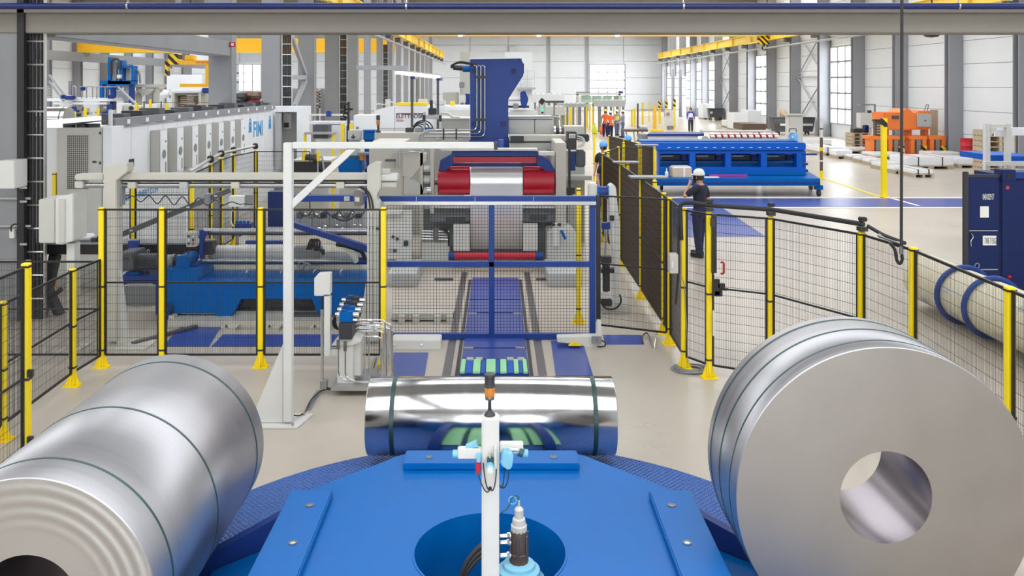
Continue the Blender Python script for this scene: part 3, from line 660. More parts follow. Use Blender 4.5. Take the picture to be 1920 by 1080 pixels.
cap_plate(3.6, 20.7, 0.5, 0.35, 'flat grey cap plate over the rear fence posts')
# second fence behind the recoiler
G3 = 'yellow posts of the fence along the white cabinets'
sf = [(-7.47, 14.4), (-6.15, 14.4), (-5.16, 14.4), (-5.35, 15.9), (-5.57, 17.2), (-5.6, 18.1), (-5.48, 19.3)]
for p in sf: post(p, 'yellow post of the fence in front of the white cabinet row', G3)
for i, (a, b) in enumerate(zip(sf, sf[1:])):
    panel_f(a, b, 'black mesh panel of the fence in front of the white cabinet row', 'mesh panels along the white cabinets', pitch=0.03, r=0.0018, mid=(1.55,) if i < 2 else None)
panel_f(sf[-1], (-4.2, 19.3), 'far black mesh panel turning behind the horizontal gantry', None, pitch=0.04)
hr = thing('handrail', 'grey tube rail with black end knobs fixed on the cabinet fence posts', 'rail', (-5.5, 17, PH))
MB().tube([V(-5.16, 14.3, PH+0.02), V(-5.35, 15.9, PH+0.1), V(-5.57, 17.2, PH+0.1), V(-5.48, 19.3, PH+0.1)], 0.03, 10).build('tube', 'steel', hr)
for p in sf[3:]: MB().lathe([(0, 0), (0.055, 0.02), (0.065, 0.07), (0.055, 0.13), (0, 0.15)], V(p[0], p[1], PH+0.02), 14).build('knob', 'black', hr)

# ================================================================ BLUE GATE
d = 11.4; gx0, gx1 = PXx(711, d), PXx(1118, d)
bg = thing('blue_gate', 'blue steel frame gate with square wire mesh across the coil track', 'gate', (0, d, 0))
def gb_(n, m, x0, x1, y0, y1, d0=d, d1=d+0.08): return MB().pb(x0, x1, y0, y1, d0, d1).build(n, m, bg, bevel=0.004)
gb_('top_beam', 'blue_dark', 711, 1118, 368, 377.5); gb_('top_rail', 'steel', 713, 1118, 378, 384.5, d-0.03, d+0.05)
gb_('bottom_beam', 'blue_dark', 736, 1106, 626.5, 637)
gb_('mid_beam', 'blue_dark', 726, 1106, 491, 501)
gb_('stile', 'blue_dark', 916.5, 926.5, 385, 626); gb_('stile', 'blue_dark', 1106, 1117, 385, 637)
for x in (780, 890, 1000): gb_('joint_mark', 'paint_white', x, x+1, 369, 377, d-0.003, d-0.001)
for x0, x1, y0, y1 in ((726, 916, 385, 491), (927, 1106, 385, 491), (736, 916, 502, 626), (927, 1106, 502, 626)):
    w = MB(); a = x0
    while a < x1: w.wire(P(a, y0, d+0.04), P(a, y1, d+0.04), 0.0022); a += 5.9
    a = y0
    while a < y1: w.wire(P(x0, a, d+0.04), P(x1, a, d+0.04), 0.0022); a += 5.9
    w.build('wire_mesh', 'black', bg, smooth=0, kind='stuff')
gb_('black_post', 'black', 1118.5, 1124, 366, 604)
lp_ = thing('gate_actuator', 'white gate drive arm lying at the foot of the blue gate with a warning corner', 'actuator', P(1090, 650, 11.2))
MB().pprism([(1045, 633), (1105, 631), (1128, 631), (1128, 653), (1100, 652), (1085, 646), (1045, 642)], 11.1, 11.25).build('housing', 'paint_white', lp_, bevel=0.006)
MB().pb(1120, 1127, 602, 631, 11.12, 11.2).build('upright', 'paint_white', lp_)
MB().pb(1110, 1118, 632, 644, 11.05, 11.098).build('knob', 'grey_mid', lp_); MB().pb(1120, 1128, 632, 644, 11.05, 11.098).build('knob', 'grey_mid', lp_)
MB().pprism([(1066, 649), (1078, 641), (1090, 649)], 11.03, 11.09).build('warning_corner', 'yellow', lp_)
MB().tube(rounded([P(1128, 638, 11.1), P(1136, 643, 11.1), P(1134, 650, 11.1), P(1120, 650, 11.05)], 0.04), 0.009, 6).build('cable', 'rubber', lp_)
yp = post((PXx(1085, 12.2), 12.2), 'yellow post standing behind the blue gate near its hinge side', None)
gl = thing('gate_slide', 'long white guide bar with bolts under the blue gate', 'guide', P(760, 655, 11.05))
MB().pb(733, 826, 639, 656, 11.0, 11.3).build('bar', 'paint_white', gl, bevel=0.01)
for x in (739, 790): MB().cyl(P(x, 646, 11.0), P(x, 646, 10.985), 0.016, n=10).build('bolt', 'steel', gl)
cl = thing('cable_clip', 'small bent steel cable clamp lying on the floor by the corner post', 'clamp', G(1226, 655))
MB().tube(rounded([G(1215, 632)+V(0,0,0.03), G(1224, 650)+V(0,0,0.015), G(1227, 656)+V(0,0,0.015), G(1230, 640)+V(0,0,0.02), G(1232, 632)+V(0,0,0.06)], 0.05), 0.014, 8).build('clamp', 'chrome', cl)
MB().tube(rounded([G(1204, 645)+V(0,0,0.01), G(1204, 634)+V(0,0,0.03), G(1212, 630)+V(0,0,0.05), G(1216, 632)+V(0,0,0.03)], 0.05), 0.009, 6).build('cable', 'rubber', cl)

# ================================================================ COIL CAR TRACK AND FLOOR PLATES
tk = thing('coil_car_track', 'sunken blue coil car track with stepped plates leading into the line', 'track', (-0.04, 12, 0))
X0, X1 = -0.44, 0.365
ysp = [10.35, 10.98, 12.65, 13.4, 14.9]
for i in range(4): MB().box(X0, X1, ysp[i], ysp[i+1]-0.012, 0.002, 0.02+0.008*i).build('plate', 'blue_floor', tk, bevel=0.004)
for s in (-1, 1):
    xa = -0.04+s*0.44; MB().box(xa-0.02, xa+0.02, 9.4, 14.9, 0.002, 0.012).build('edge_gap', 'charcoal', tk, smooth=0)
    for i, y in enumerate((10.9, 12.55)):
        xx = -0.04+s*0.33; MB().box(xx-0.06, xx+0.06, y, y+0.05, 0.021, 0.045).build('hinge', 'steel', tk)
for s, xg in ((-1, -0.60), (1, 0.53)):
    MB().box(xg-0.05, xg+0.05, 9.3, 15.5, 0.001, 0.006).build('rail_groove', 'steel_dark', tk, smooth=0)
cs = thing('coil_car', 'blue coil car saddle with pale green pads in the track', 'coil car', (-0.04, 10.15, 0))
MB().box(-0.44, 0.36, 9.75, 10.33, 0.022, 0.10).build('body', 'blue_dark', cs, bevel=0.006)
e = [865, 874, 888, 902, 912, 930, 938, 950, 963, 972, 980, 988]
for i in range(0, 11):
    m = 'green_pad' if i % 2 == 0 else 'blue_bright'
    MB().box(PXx(e[i], 10.12)+0.0, PXx(e[i+1], 10.12)-0.004, 9.76, 10.2, 0.101, 0.13 if i % 2 == 0 else 0.112).build('pad' if i % 2 == 0 else 'slot_plate', m, cs, bevel=0.003)
for x in (880, 897, 955, 975): MB().box(PXx(x, 10.3)-0.03, PXx(x, 10.3)+0.05, 10.22, 10.3, 0.101, 0.12).build('sensor_clip', 'grey_light', cs)
FPG = 'blue tread plates let into the floor'
def fplate(pts, label, h=0.008, m='blue_floor'):
    MB().prism([(p[0], p[1]) for p in pts], 0.001, h, 'z').build('floor_plate', m, label=label, cat='floor plate', smooth=0)
fplate([G(738, 662), G(803, 662), G(796, 706), G(736, 706)], 'blue floor plate between the pipe stand and the coil track')
fplate([G(1033, 640), G(1092, 640), G(1112, 705), G(1042, 705)], 'blue floor plate with worn shine on the actuator side of the coil track')
fplate([G(1130, 629), G(1202, 629), G(1208, 646), G(1135, 646)], 'blue floor plate at the foot of the narrow mesh panel')
fplate([G(338, 614), G(414, 614), G(392, 650), G(306, 650)], 'blue floor plate under the recoiler, next to its first post')
fplate([G(418, 628), G(690, 628), G(690, 650), G(397, 650)], 'long blue floor plate under the recoiler frame')
fplate([G(1262, 372), G(1300, 372.5), G(1806, 372.5), G(1830, 388), G(1262, 388)], 'long blue painted walkway crossing the floor between white lines', 0.004)
fplate([G(1262, 388.5), G(1352, 388.5), G(1436, 444), G(1262, 444)], 'blue painted walkway branch beside the man on the phone', 0.004)
for yy, lab in ((370.5, 'white painted line on the far side of the blue walkway'), (389.5, 'white painted line on the near side of the blue walkway')):
    a, b = G(1262, yy), G(1850, yy); MB().box(a.x, b.x, a.y-0.06, a.y+0.06, 0.004, 0.007).build('floor_line', 'marker_white', label=lab, cat='floor line', smooth=0)
a, b = G(1672, 372), G(1722, 386); MB().bar(a+V(0,0,0.0065), b+V(0,0,0.0065), 0.1, 0.003).build('floor_line', 'marker_white', label='short white line crossing the blue walkway', cat='floor line', smooth=0)
a, b = G(1545, 335), G(1655, 371); MB().bar(a+V(0,0,0.005), b+V(0,0,0.005), 0.12, 0.004).build('floor_line', 'yellow', label='yellow painted line leading to the yellow bollard post', cat='floor line', smooth=0)

# ================================================================ WHITE MEASURING GANTRY (jib over the track)
d = 8.5
jb = thing('jib_stand', 'white steel jib stand with diagonal brace and long horizontal arm', 'stand', (PXx(538, d), d, 0))
MB().pb(530.5, 547, 268, 792, d, d+0.09).build('post', 'paint_white', jb, bevel=0.006)
MB().pb(547.5, 926, 267, 279, d, d+0.09).build('arm', 'paint_white', jb, bevel=0.006)
MB().pprism([(547.5, 374), (547.5, 392), (668, 280), (651, 280)], d+0.005, d+0.08).build('brace', 'paint_white', jb, bevel=0.004)
MB().pprism([(530, 646), (530, 792), (482, 792), (478, 770)], d+0.035, d+0.055).build('gusset', 'paint_white', jb, smooth=0)
q = G(515, 800); MB().prism([(PXx(478, d)-0.05, d-0.06), (PXx(560, d), d-0.06), (PXx(566, d)+0.05, d+0.3), (PXx(478, d)-0.02, d+0.3)], 0.0, 0.02, 'z').build('base_plate', 'paint_white', jb, bevel=0.004)
for x, y in ((482, d-0.03), (550, d-0.03), (560, d+0.25)): MB().cyl((PXx(x, d), y, 0.02), (PXx(x, d), y, 0.045), 0.014, n=6).build('bolt', 'steel', jb)
MB().pb(926, 934, 266, 272, d+0.02, d+0.07).build('sensor', 'charcoal', jb); MB().pb(926, 933, 275, 281, d+0.02, d+0.07).build('sensor', 'charcoal', jb)
MB().pb(935, 944, 262, 276, d+0.1, d+0.16).build('sensor_head', 'blue_dark', jb)
MB().tube(rounded([P(548, 778, d+0.1), P(560, 780, d+0.15), P(572, 774, d+0.3), P(582, 750, d+0.6), P(600, 733, d+0.9), P(620, 728, d+1.0)], 0.1), 0.007, 6).build('cable', 'rubber', jb)
a, b = G(578, 770), G(598, 735); MB().bar(a+V(0,0,0.012), b+V(0,0,0.012), 0.05, 0.02).build('cable_duct', 'steel', jb)
# sensor column and hydraulic valve stand
d = 9.4
cbx = thing('sensor_column', 'slim white box column with a hood in front of the recoiler', 'control post', (PXx(608, d), d, 0))
MB().pprism([(589, 522), (596, 514), (619, 513), (619, 553), (607, 553), (607, 555), (589, 555)], d, d+0.12).build('hood', 'paint_white', cbx, bevel=0.006)
MB().pb(607.5, 619, 556, 668, d, d+0.08).build('column', 'paint_white', cbx, bevel=0.004)
MB().tube(rounded([P(604, 556, d+0.05), P(604, 715, d+0.05), P(608, 726, d+0.05), P(620, 730, d+0.05)], 0.08), 0.014, 8).build('conduit', 'rubber', cbx)
MB().tube([P(604, 580, d+0.05), P(604, 715, d+0.05)], 0.018, 8).build('sleeve', 'steel', cbx)
MB().pb(600, 612, 715, 730, d, d+0.1).build('foot', 'steel', cbx)
vs_t = thing('valve_stand', 'hydraulic valve stand with blue valves and many bent steel pipes', 'hydraulic unit', (PXx(655, d), d, 0))
MB().pb(632, 662, 640, 725, d+0.02, d+0.25).build('pedestal', 'paint_white', vs_t, bevel=0.006)
MB().pb(662.5, 676, 640, 704, d+0.1, d+0.3).build('side_plate', 'paint_white', vs_t); MB().pb(620, 700, 725, 733, d-0.1, d+0.5).build('base_tray', 'steel', vs_t)
MB().pprism([(621, 648), (640, 625), (676, 640), (660, 648)], d+0.0, d+0.25).build('bracket', 'paint_white', vs_t)
MB().pb(619, 634, 655, 667, d+0.03, d+0.1).build('bracket_arm', 'paint_white', vs_t)
MB().pb(635, 660, 606, 637, d-0.05, d+0.4).build('manifold', 'charcoal', vs_t, bevel=0.006)
for i in range(4):
    dd = d-0.02+0.13*i; yy = 585-9*i; sh = 4*i
    vb = MB().pb(636+sh, 661+sh, yy, yy+20, dd, dd+0.1).build('valve', 'blue' if i < 2 else 'charcoal', vs_t, bevel=0.008)
    for xa in (629+sh, 661+sh): MB().cyl(P(xa, yy+5, dd+0.05), P(xa+12, yy+5, dd+0.05), 0.028, n=14).build('solenoid', 'chrome', vb)
    MB().pb(640+sh, 650+sh, yy-3, yy, dd+0.02, dd+0.08).build('plug', 'blue_dark', vb)
    MB().tube(sag(P(630+sh, yy+6, dd), P(634, 618, d+0.1), 0.05, 8, (-1, 0, -0.3)), 0.008, 6).build('cable', 'rubber', vs_t)
for i, (y, xe, ye) in enumerate(((600, 722, 715), (606, 733, 706), (614, 729, 690), (621, 718, 712), (631, 714, 716), (610, 726, 700), (617, 736, 704))):
    dd = d+0.02+0.06*i
    MB().tube(rounded([P(661, y, dd), P(xe, y, dd), P(xe, ye+10, dd)], 0.05), 0.0085, 8).build('pipe', 'chrome', vs_t)
    MB().cyl(P(662, y, dd), P(670, y, dd), 0.017, n=6).build('nut', 'chrome', vs_t); MB().cyl(P(690+3*i, y, dd), P(697+3*i, y, dd), 0.014, n=6).build('coupling', 'chrome', vs_t)
for x, y in ((634, 637), (647, 640)):
    MB().tube(rounded([P(x, y, d-0.05), P(x, 703+2*(x > 640)*1, d-0.08), P(x+14, 715, d-0.08), P(700, 716, d-0.06)], 0.08), 0.0095, 8).build('pipe', 'chrome', vs_t)
    MB().cyl(P(x, y, d-0.05), P(x, y+18, d-0.06), 0.018, n=8).build('fitting', 'steel_dark', vs_t)
for x in (684, 692): MB().tube([P(x, 632, d+0.35), P(x, 712, d+0.35)], 0.008, 8).build('pipe', 'chrome', vs_t)
MB().pb(716, 724, 625, 705, d+0.3, d+0.45).build('pipe_support', 'steel', vs_t)
for i in range(3): MB().bar(G(692+8*i, 712)+V(0,0,0.02), G(704+7*i, 672)+V(0,0,0.02), 0.03, 0.03).build('floor_pipe', 'steel', vs_t)
# ================================================================ LEFT: RECOILER BEHIND THE FENCE
def part(o, n, m, *a, bevel=0.0, **k): return MB().pb(*a).build(n, m, o, bevel=bevel, smooth=k.get('smooth', 0 if not bevel else 35))
def pcyl(o, n, m, x0, y0, x1, y1, d, rpx, d1=None, seg=14): return MB().cyl(P(x0, y0, d), P(x1, y1, d if d1 is None else d1), rpx*d/F, n=seg).build(n, m, o)
def ptube(o, n, m, pts, d, rpx, rd=0.06): return MB().tube(rounded([P(x, y, d) for x, y in pts], rd), rpx*d/F, 8).build(n, m, o)
d = 12.2
rc = thing('recoiler', 'blue recoiler base frame with steel shafts and diagonal arm behind the mesh fence', 'machine', (PXx(480, d), d+0.5, 0))
MB().pprism([(298, 512), (306, 505), (368, 505), (372, 529), (690, 529), (690, 598), (600, 598), (584, 561), (452, 561), (432, 598), (418, 598), (404, 598), (404, 588), (332, 588), (318, 598), (298, 598)], d, d+0.7).build('base', 'blue', rc, smooth=0, bevel=0.006)
part(rc, 'base_top', 'blue', 372, 690, 527, 529.5, d-0.02, d+0.7)
part(rc, 'end_plate', 'blue_dark', 292, 297.5, 530, 590, d+0.05, d+0.8)
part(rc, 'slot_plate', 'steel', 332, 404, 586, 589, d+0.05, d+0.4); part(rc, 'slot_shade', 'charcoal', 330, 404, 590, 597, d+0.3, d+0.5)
MB().pprism([(452, 561), (584, 561), (600, 596), (430, 596)], d+0.3, d+0.65).build('tread_mat', 'grey_dark', rc, smooth=0)
for i in range(18): part(rc, 'mat_tooth', 'black', 440+9*i, 444+9*i, 577, 579, d+0.28, d+0.3)
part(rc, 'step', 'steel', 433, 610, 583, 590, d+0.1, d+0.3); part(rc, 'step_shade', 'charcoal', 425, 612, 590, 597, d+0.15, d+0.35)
part(rc, 'foot', 'blue_dark', 298, 318, 586, 600, d-0.1, d-0.005); part(rc, 'foot_block', 'paint_cream', 316, 327, 592, 605, d-0.12, d)
ptube(rc, 'hose', 'rubber', [(313, 570), (320, 572), (324, 580), (322, 588)], d-0.05, 2)
# bearing housing and gear motor
MB().pprism([(330, 508), (330, 484), (335, 480), (350, 480), (355, 486), (355, 508)], d+0.1, d+0.5).build('bearing_housing', 'blue', rc, bevel=0.01)
MB().pprism([(355, 508), (361, 495), (368, 492), (373, 520), (372, 528), (355, 528)], d+0.15, d+0.4).build('bracket', 'blue_dark', rc, smooth=0)
gm = thing('gear_motor', 'grey finned gear motor mounted on the blue recoiler arm', 'motor', P(258, 517, d+0.3))
MB().pprism([(218, 476), (250, 474), (250, 506), (228, 510), (222, 506)], d+0.05, d+0.5).build('gearbox', 'grey_dark', gm, bevel=0.015)
MB().cyl(P(250.5, 490, d+0.28), P(296, 490, d+0.28), 15.5*d/F, n=24).build('motor_barrel', 'grey_dark', gm)
for i in range(10): part(gm, 'fin', 'grey_dark', 254, 292, 478+2.6*i, 479.2+2.6*i, d+0.13, d+0.16)
pcyl(gm, 'flange', 'grey_mid', 297, 491, 324, 491, d+0.28, 13, seg=20); pcyl(gm, 'coupling', 'steel_dark', 324.5, 493, 329, 493, d+0.28, 17, seg=20)
part(gm, 'nameplate', 'charcoal', 231, 241, 483, 487, d+0.045, d+0.05)
MB().torus(P(278, 471, d+0.28), 0.02, 0.006, 'y', 16, 6).build('lifting_eye', 'steel', gm)
part(rc, 'motor_arm', 'blue_dark', 225, 298, 518, 526, d+0.05, d+0.5); MB().pprism([(227, 527), (298, 527), (290, 534), (282, 530), (240, 532), (230, 536)], d+0.1, d+0.4).build('arm_web', 'blue_dark', rc, smooth=0)
part(rc, 'motor_foot', 'blue', 236, 258, 510, 517, d+0.15, d+0.4)
pcyl(rc, 'cable_gland', 'black', 276, 507, 276, 516, d+0.2, 2.5)
# shafts and rolls
pcyl(rc, 'shaft', 'steel', 382, 433, 694, 433, d+0.5, 5, seg=18); part(rc, 'shaft_rail', 'grey_dark', 380, 690, 438, 441, d+0.52, d+0.6)
pcyl(rc, 'roll', 'paint_white', 396, 474, 690, 474, d+0.95, 14, seg=28); pcyl(rc, 'shaft', 'steel', 372, 489, 668, 489, d+0.42, 4, seg=16)
part(rc, 'slide_rail', 'grey_dark', 372, 690, 493, 496, d+0.45, d+0.55)
pcyl(rc, 'drum', 'paint_cream', 375, 512, 690, 512, d+0.9, 17, seg=32)
for x in (392, 465, 530, 590, 640): MB().tube(rounded([P(x, 521, d+0.55), P(x-4, 515, d+0.5), P(x-2, 508, d+0.55), P(x+3, 505, d+0.6)], 0.03), 0.012, 6).build('hook', 'steel', rc)
pcyl(rc, 'shaft_collar', 'chrome', 664, 489, 671, 489, d+0.4, 6, seg=20); pcyl(rc, 'shaft_head', 'blue_dark', 671, 489, 692, 489, d+0.4, 6.5, seg=18)
part(rc, 'lever_post', 'blue_dark', 374, 381, 432, 486, d+0.42, d+0.5); MB().pprism([(370, 445), (383, 434), (392, 434), (380, 450)], d+0.4, d+0.48).build('lever_bracket', 'blue_dark', rc, smooth=0)
MB().pprism([(546, 416), (546, 426), (690, 474), (690, 462)], d+0.1, d+0.22).build('diagonal_arm', 'blue_dark', rc, smooth=0)
part(rc, 'upper_beam', 'blue_dark', 548, 690, 367, 378, d+0.6, d+0.75); part(rc, 'beam_box', 'grey_light', 645, 655, 369, 377, d+0.55, d+0.6)
part(rc, 'stand', 'blue_navy', 502, 532, 360, 425, d+0.9, d+1.1)
part(rc, 'far_beam', 'blue_dark', 460, 540, 452, 458, d+1.3, d+1.4)
MB().tube(rounded([P(610, 470, d+0.2), P(640, 468, d+0.2), P(660, 475, d+0.2), P(668, 490, d+0.25)], 0.15, 8), 0.045, 12).build('insulated_hose', 'insulation', rc)
MB().tube(rounded([P(630, 458, d+0.3), P(655, 462, d+0.3), P(680, 472, d+0.3), P(684, 485, d+0.35)], 0.2, 8), 0.03, 10).build('hose', 'rubber', rc)
for i in range(3): MB().tube(rounded([P(575+4*i, 468, d+0.4), P(583+5*i, 448, d+0.4), P(590+5*i, 452, d+0.4), P(590+4*i, 470, d+0.4)], 0.06), 0.016, 8).build('hose', 'rubber', rc)
MB().pprism([(592, 465), (616, 470), (606, 479), (600, 471)], d+0.3, d+0.33).build('clip', 'black', rc, smooth=0)
part(rc, 'tool_tray', 'grey_mid', 548, 600, 465, 486, d+0.6, d+0.8)
for x, y in ((566, 497), (575, 500)): MB().torus(P(x, y, d+0.25), 0.05, 0.014, 'y', 18, 6).build('cable_ring', 'grey_mid', rc)
# hydraulic pipework above the shafts
hw = thing('pipe_rack', 'tangle of steel pipes and hoses above the recoiler shafts', 'pipework', P(600, 445, d+0.7))
part(hw, 'back_plate', 'grey_light', 545, 690, 392, 430, d+1.15, d+1.2)
R1 = random.Random(11)
for i in range(12):
    x = 552+11*i; y0 = 398+R1.uniform(0, 6); y1 = 425+R1.uniform(-3, 4)
    ptube(hw, 'pipe', 'chrome' if i % 3 else 'grey_mid', [(x-6, y0), (x, y0), (x, y1), (x+5, y1)], d+0.9+0.02*(i % 4), 1.3, 0.03)
for i in range(6):
    x = 556+22*i; part(hw, 'valve_block', ('grey_dark', 'steel_dark', 'charcoal')[i % 3], x, x+10, 399+2*(i % 2), 410, d+0.8, d+0.95, bevel=0.004)
for i in range(5):
    MB().tube(sag(P(560+25*i, 392, d+0.78), P(585+25*i, 394, d+0.78), 0.1+0.03*(i % 2), 10), 0.008, 6).build('hose', 'rubber', hw)
MB().tube(sag(P(625, 405, d+0.75), P(665, 405, d+0.75), 0.07, 10), 0.013, 6).build('hose', 'rubber', hw)
ptube(hw, 'header_pipe', 'steel', [(548, 394), (690, 394)], d+0.85, 1.8)
# white floor rail, feet
fr = thing('machine_rail', 'long pale steel floor rail with feet under the recoiler', 'rail', (PXx(500, d), d-0.15, 0))
part(fr, 'rail', 'paint_cream', 314, 712, 600, 613, d-0.2, d+0.1); part(fr, 'rail_slot', 'grey_dark', 548, 712, 590, 599, d-0.05, d+0.1)
for x in (414, 495, 580, 660):
    MB().pprism([(x, 613.5), (x+30, 613.5), (x+26, 622), (x+2, 622)], d-0.35, d-0.02).build('foot', 'paint_cream', fr, smooth=0)
    MB().pprism([(x+7, 614), (x+10, 608), (x+13, 614)], d-0.37, d-0.355).build('bolt', 'grey_dark', fr, smooth=0)
MB().pb(232, 296, 537, 592, 13.2, 14.0).build('plinth', 'concrete_column', smooth=0, bevel=0.01, label='grey concrete plinth behind the gear motor', cat='plinth')
bxp = thing('push_button_box', 'small grey box with six buttons hanging before the black beam', 'control box', P(358, 463, 12.1))
part(bxp, 'case', 'grey_light', 349, 367, 436, 463, 12.05, 12.15, bevel=0.004)
for i in range(3):
    for j in range(2):
        MB().cyl(P(354+8*j, 443+7*i, 12.05), P(354+8*j, 443+7*i, 12.03), 0.017, n=10).build('button', 'red' if (i, j) == (2, 1) else ('charcoal' if (i+j) % 2 == 0 else 'paint_white'), bxp)
ptube(bxp, 'lead', 'rubber', [(357, 463.5), (354, 472), (350, 480), (356, 484)], 12.1, 1)
# black beam with legs, slotted angle bar
bk = thing('black_conveyor', 'long black conveyor beam with crossed legs behind the side fence', 'conveyor', (PXx(180, 12.9), 12.9, 0))
part(bk, 'beam', 'black', -60, 395, 459, 477, 12.85, 13.15); part(bk, 'top_strip', 'grey_mid', -60, 392, 455.5, 458.5, 12.83, 13.17)
MB().bar(P(104, 477, 12.95), G(78, 590), 0.14, 0.1).build('leg', 'charcoal', bk); MB().bar(P(60, 477, 12.95), G(112, 590), 0.12, 0.1).build('leg', 'charcoal', bk)
part(bk, 'bracket', 'blue_dark', 240, 258, 452, 474, 12.75, 12.84); part(bk, 'end_block', 'charcoal', 380, 398, 453, 478, 12.7, 12.84); pcyl(bk, 'roller', 'black', 393, 470, 401, 470, 12.75, 4)
MB().tube(rounded([P(75, 530, 12.6), P(80, 555, 12.6), P(100, 555, 12.6), P(115, 542, 12.6)], 0.1), 0.035, 8).build('hose', 'rubber', bk)
for x, y in ((170, 447), (182, 443)): part(bk, 'fitting', 'charcoal', x, x+10, y, y+12, 12.9, 13.0)
part(bk, 'bag', 'film_white', 138, 168, 441, 449, 12.9, 13.1, bevel=0.02)
sa = thing('slotted_angle', 'dark slotted steel angle leaning diagonally in front of the cabinets', 'angle bar', P(222, 445, 13.4))
MB().bar(P(222, 442, 13.4), P(432, 356, 13.9), 0.07, 0.08).build('bar', 'grey_dark', sa, smooth=0)
for i in range(4): q = P(222, 442, 13.4).lerp(P(432, 356, 13.9), 0.12+0.25*i); MB().cb(q+V(0,-0.04,0), 0.05, 0.01, 0.02).build('slot', 'paint_white', sa)
cw = [P(224+2.1*i, 371+8*math.sin(i*0.42)*math.sin(i*0.025+0.3)+0.10*i, 13.1) for i in range(120)]
MB().tube(cw, 0.009, 6).build('spiral_cable', 'charcoal', label='wavy dark spiral cable strung behind the recoiler fence', cat='cable')
# clutter behind: small boxes near second fence
jb1 = thing('sensor_box', 'white junction box with a side display on the cabinet fence', 'box', P(440, 388, 13.8))
part(jb1, 'case', 'paint_white', 429, 458, 368, 388, 13.7, 13.85, bevel=0.005); part(jb1, 'display', 'grey_mid', 459, 473, 366, 385, 13.75, 13.85)
MB().box(PXx(440, 13.8), PXx(444, 13.8), 13.86, 13.9, 0, PZ(370, 13.8)).build('stand', 'grey_mid', jb1, smooth=0)
jb2 = MB().pb(382, 392, 364, 384, 13.7, 13.85).build('fence_box', 'grey_mid', bevel=0.006, label='small grey cable box on the cabinet fence', cat='box')
mu = thing('blue_manifold', 'low blue valve manifold with a curved hose behind the steel shaft', 'hydraulic unit', P(460, 428, 13.6))
part(mu, 'block', 'blue_dark', 440, 470, 420, 428, 13.5, 13.7)
for i in range(4): pcyl(mu, 'valve', 'blue', 444+7*i, 420, 444+7*i, 414, 13.6, 2.5)
ptube(mu, 'hose', 'paint_white', [(438, 425), (432, 415), (434, 395), (444, 393)], 13.5, 1.5, 0.1)
# horizontal gantry on two cream posts
d = 11.2
gt = thing('cream_gantry', 'cream horizontal gantry beam and steel tube on two posts over the recoiler', 'gantry', (PXx(450, d), d, 0))
part(gt, 'beam', 'paint_cream', 222, 690, 326, 337.5, d, d+0.2, bevel=0.006); part(gt, 'beam_shadow_gap', 'charcoal', 222, 690, 338, 341, d+0.06, d+0.18)
pcyl(gt, 'tube', 'steel', 155, 347.5, 690, 347.5, d+0.1, 5.2, seg=18)
part(gt, 'stub', 'paint_cream', 140, 194, 327, 338, d, d+0.2, bevel=0.01); part(gt, 'stub_clamp', 'paint_cream', 140, 155, 340, 353, d+0.02, d+0.18, bevel=0.006)
for x in (239, 336, 433, 630): part(gt, 'clamp', 'paint_cream' if x != 336 else 'grey_light', x, x+15, 341.5, 353.5, d+0.02, d+0.18, bevel=0.004)
MB().pprism([(194, 311), (239, 306), (239, 322), (222, 336), (218, 338), (218, 640), (236, 648), (226, 500), (218, 480), (218, 640), (194, 640)][:6]+[(194, 640)], d-0.1, d+0.1).build('post', 'paint_cream', gt, bevel=0.01)
MB().pprism([(218.5, 488), (225, 520), (240, 648), (218.5, 648)], d-0.04, d+0.04).build('gusset', 'paint_white', gt, smooth=0)
q = G(214, 652); MB().box(q.x-0.3, q.x+0.45, q.y-0.12, q.y+0.3, 0, 0.02).build('base_plate', 'paint_cream', gt, smooth=0)
MB().bar(V(q.x+0.2, q.y+0.1, 0.03), V(q.x+0.75, q.y+0.9, 0.03), 0.07, 0.03).build('floor_duct', 'steel_dark', gt)
part(gt, 'post_cable_duct', 'grey_mid', 219, 229, 352, 385, d, d+0.1)
MB().pprism([(688, 312), (702, 304), (714, 305), (714, 352), (707, 364), (707, 375), (712, 380), (712, 640), (688, 640)], d-0.1, d+0.1).build('post', 'paint_cream', gt, bevel=0.01)
MB().pprism([(687, 522), (687, 650), (668, 650)], d-0.05, d+0.05).build('gusset', 'paint_white', gt, smooth=0)
q = G(692, 652); MB().box(q.x-0.25, q.x+0.2, q.y-0.1, q.y+0.3, 0, 0.02).build('base_plate', 'paint_cream', gt, smooth=0)
for x in (693, 699, 705): MB().box(PXx(x, d)-0.012, PXx(x, d)+0.012, d-0.13, d-0.105, 0.3, 1.75).build('profile_rib', 'paint_white', gt, smooth=0)
part(gt, 'head_block', 'paint_white', 710, 745, 327, 339, d-0.02, d+0.2, bevel=0.01); part(gt, 'head_block', 'paint_cream', 712, 743, 342, 352, d, d+0.18, bevel=0.01)
part(gt, 'head_cover', 'paint_cream', 708, 731, 318, 326, d+0.02, d+0.15, bevel=0.006)
MB().pprism([(662, 362), (668, 355), (676, 358), (680, 365), (680, 386), (664, 386)], d+0.05, d+0.2).build('valve_head', 'steel_dark', gt, bevel=0.01)
part(gt, 'valve_plate', 'paint_white', 666, 674, 370, 378, d+0.03, d+0.048)
for i in range(2): ptube(gt, 'cable', 'rubber', [(674+4*i, 350), (686+4*i, 358), (692+5*i, 372), (694+6*i, 392)], d-0.13, 1.6, 0.1)
part(gt, 'band', 'charcoal', 687, 713, 427, 430, d-0.125, d-0.1)
wc = thing('white_cabinet', 'pale control cabinet with its door panel standing beside the corner post', 'cabinet', (PXx(108, 10.9), 10.9, 0))
part(wc, 'case', 'cab_grey', 72, 103, 374, 456, 10.85, 11.3, bevel=0.01); MB().pprism([(103.5, 371), (137, 363), (137, 452), (116, 459), (103.5, 458)], 10.83, 11.2).build('door', 'paint_white', wc, bevel=0.01)
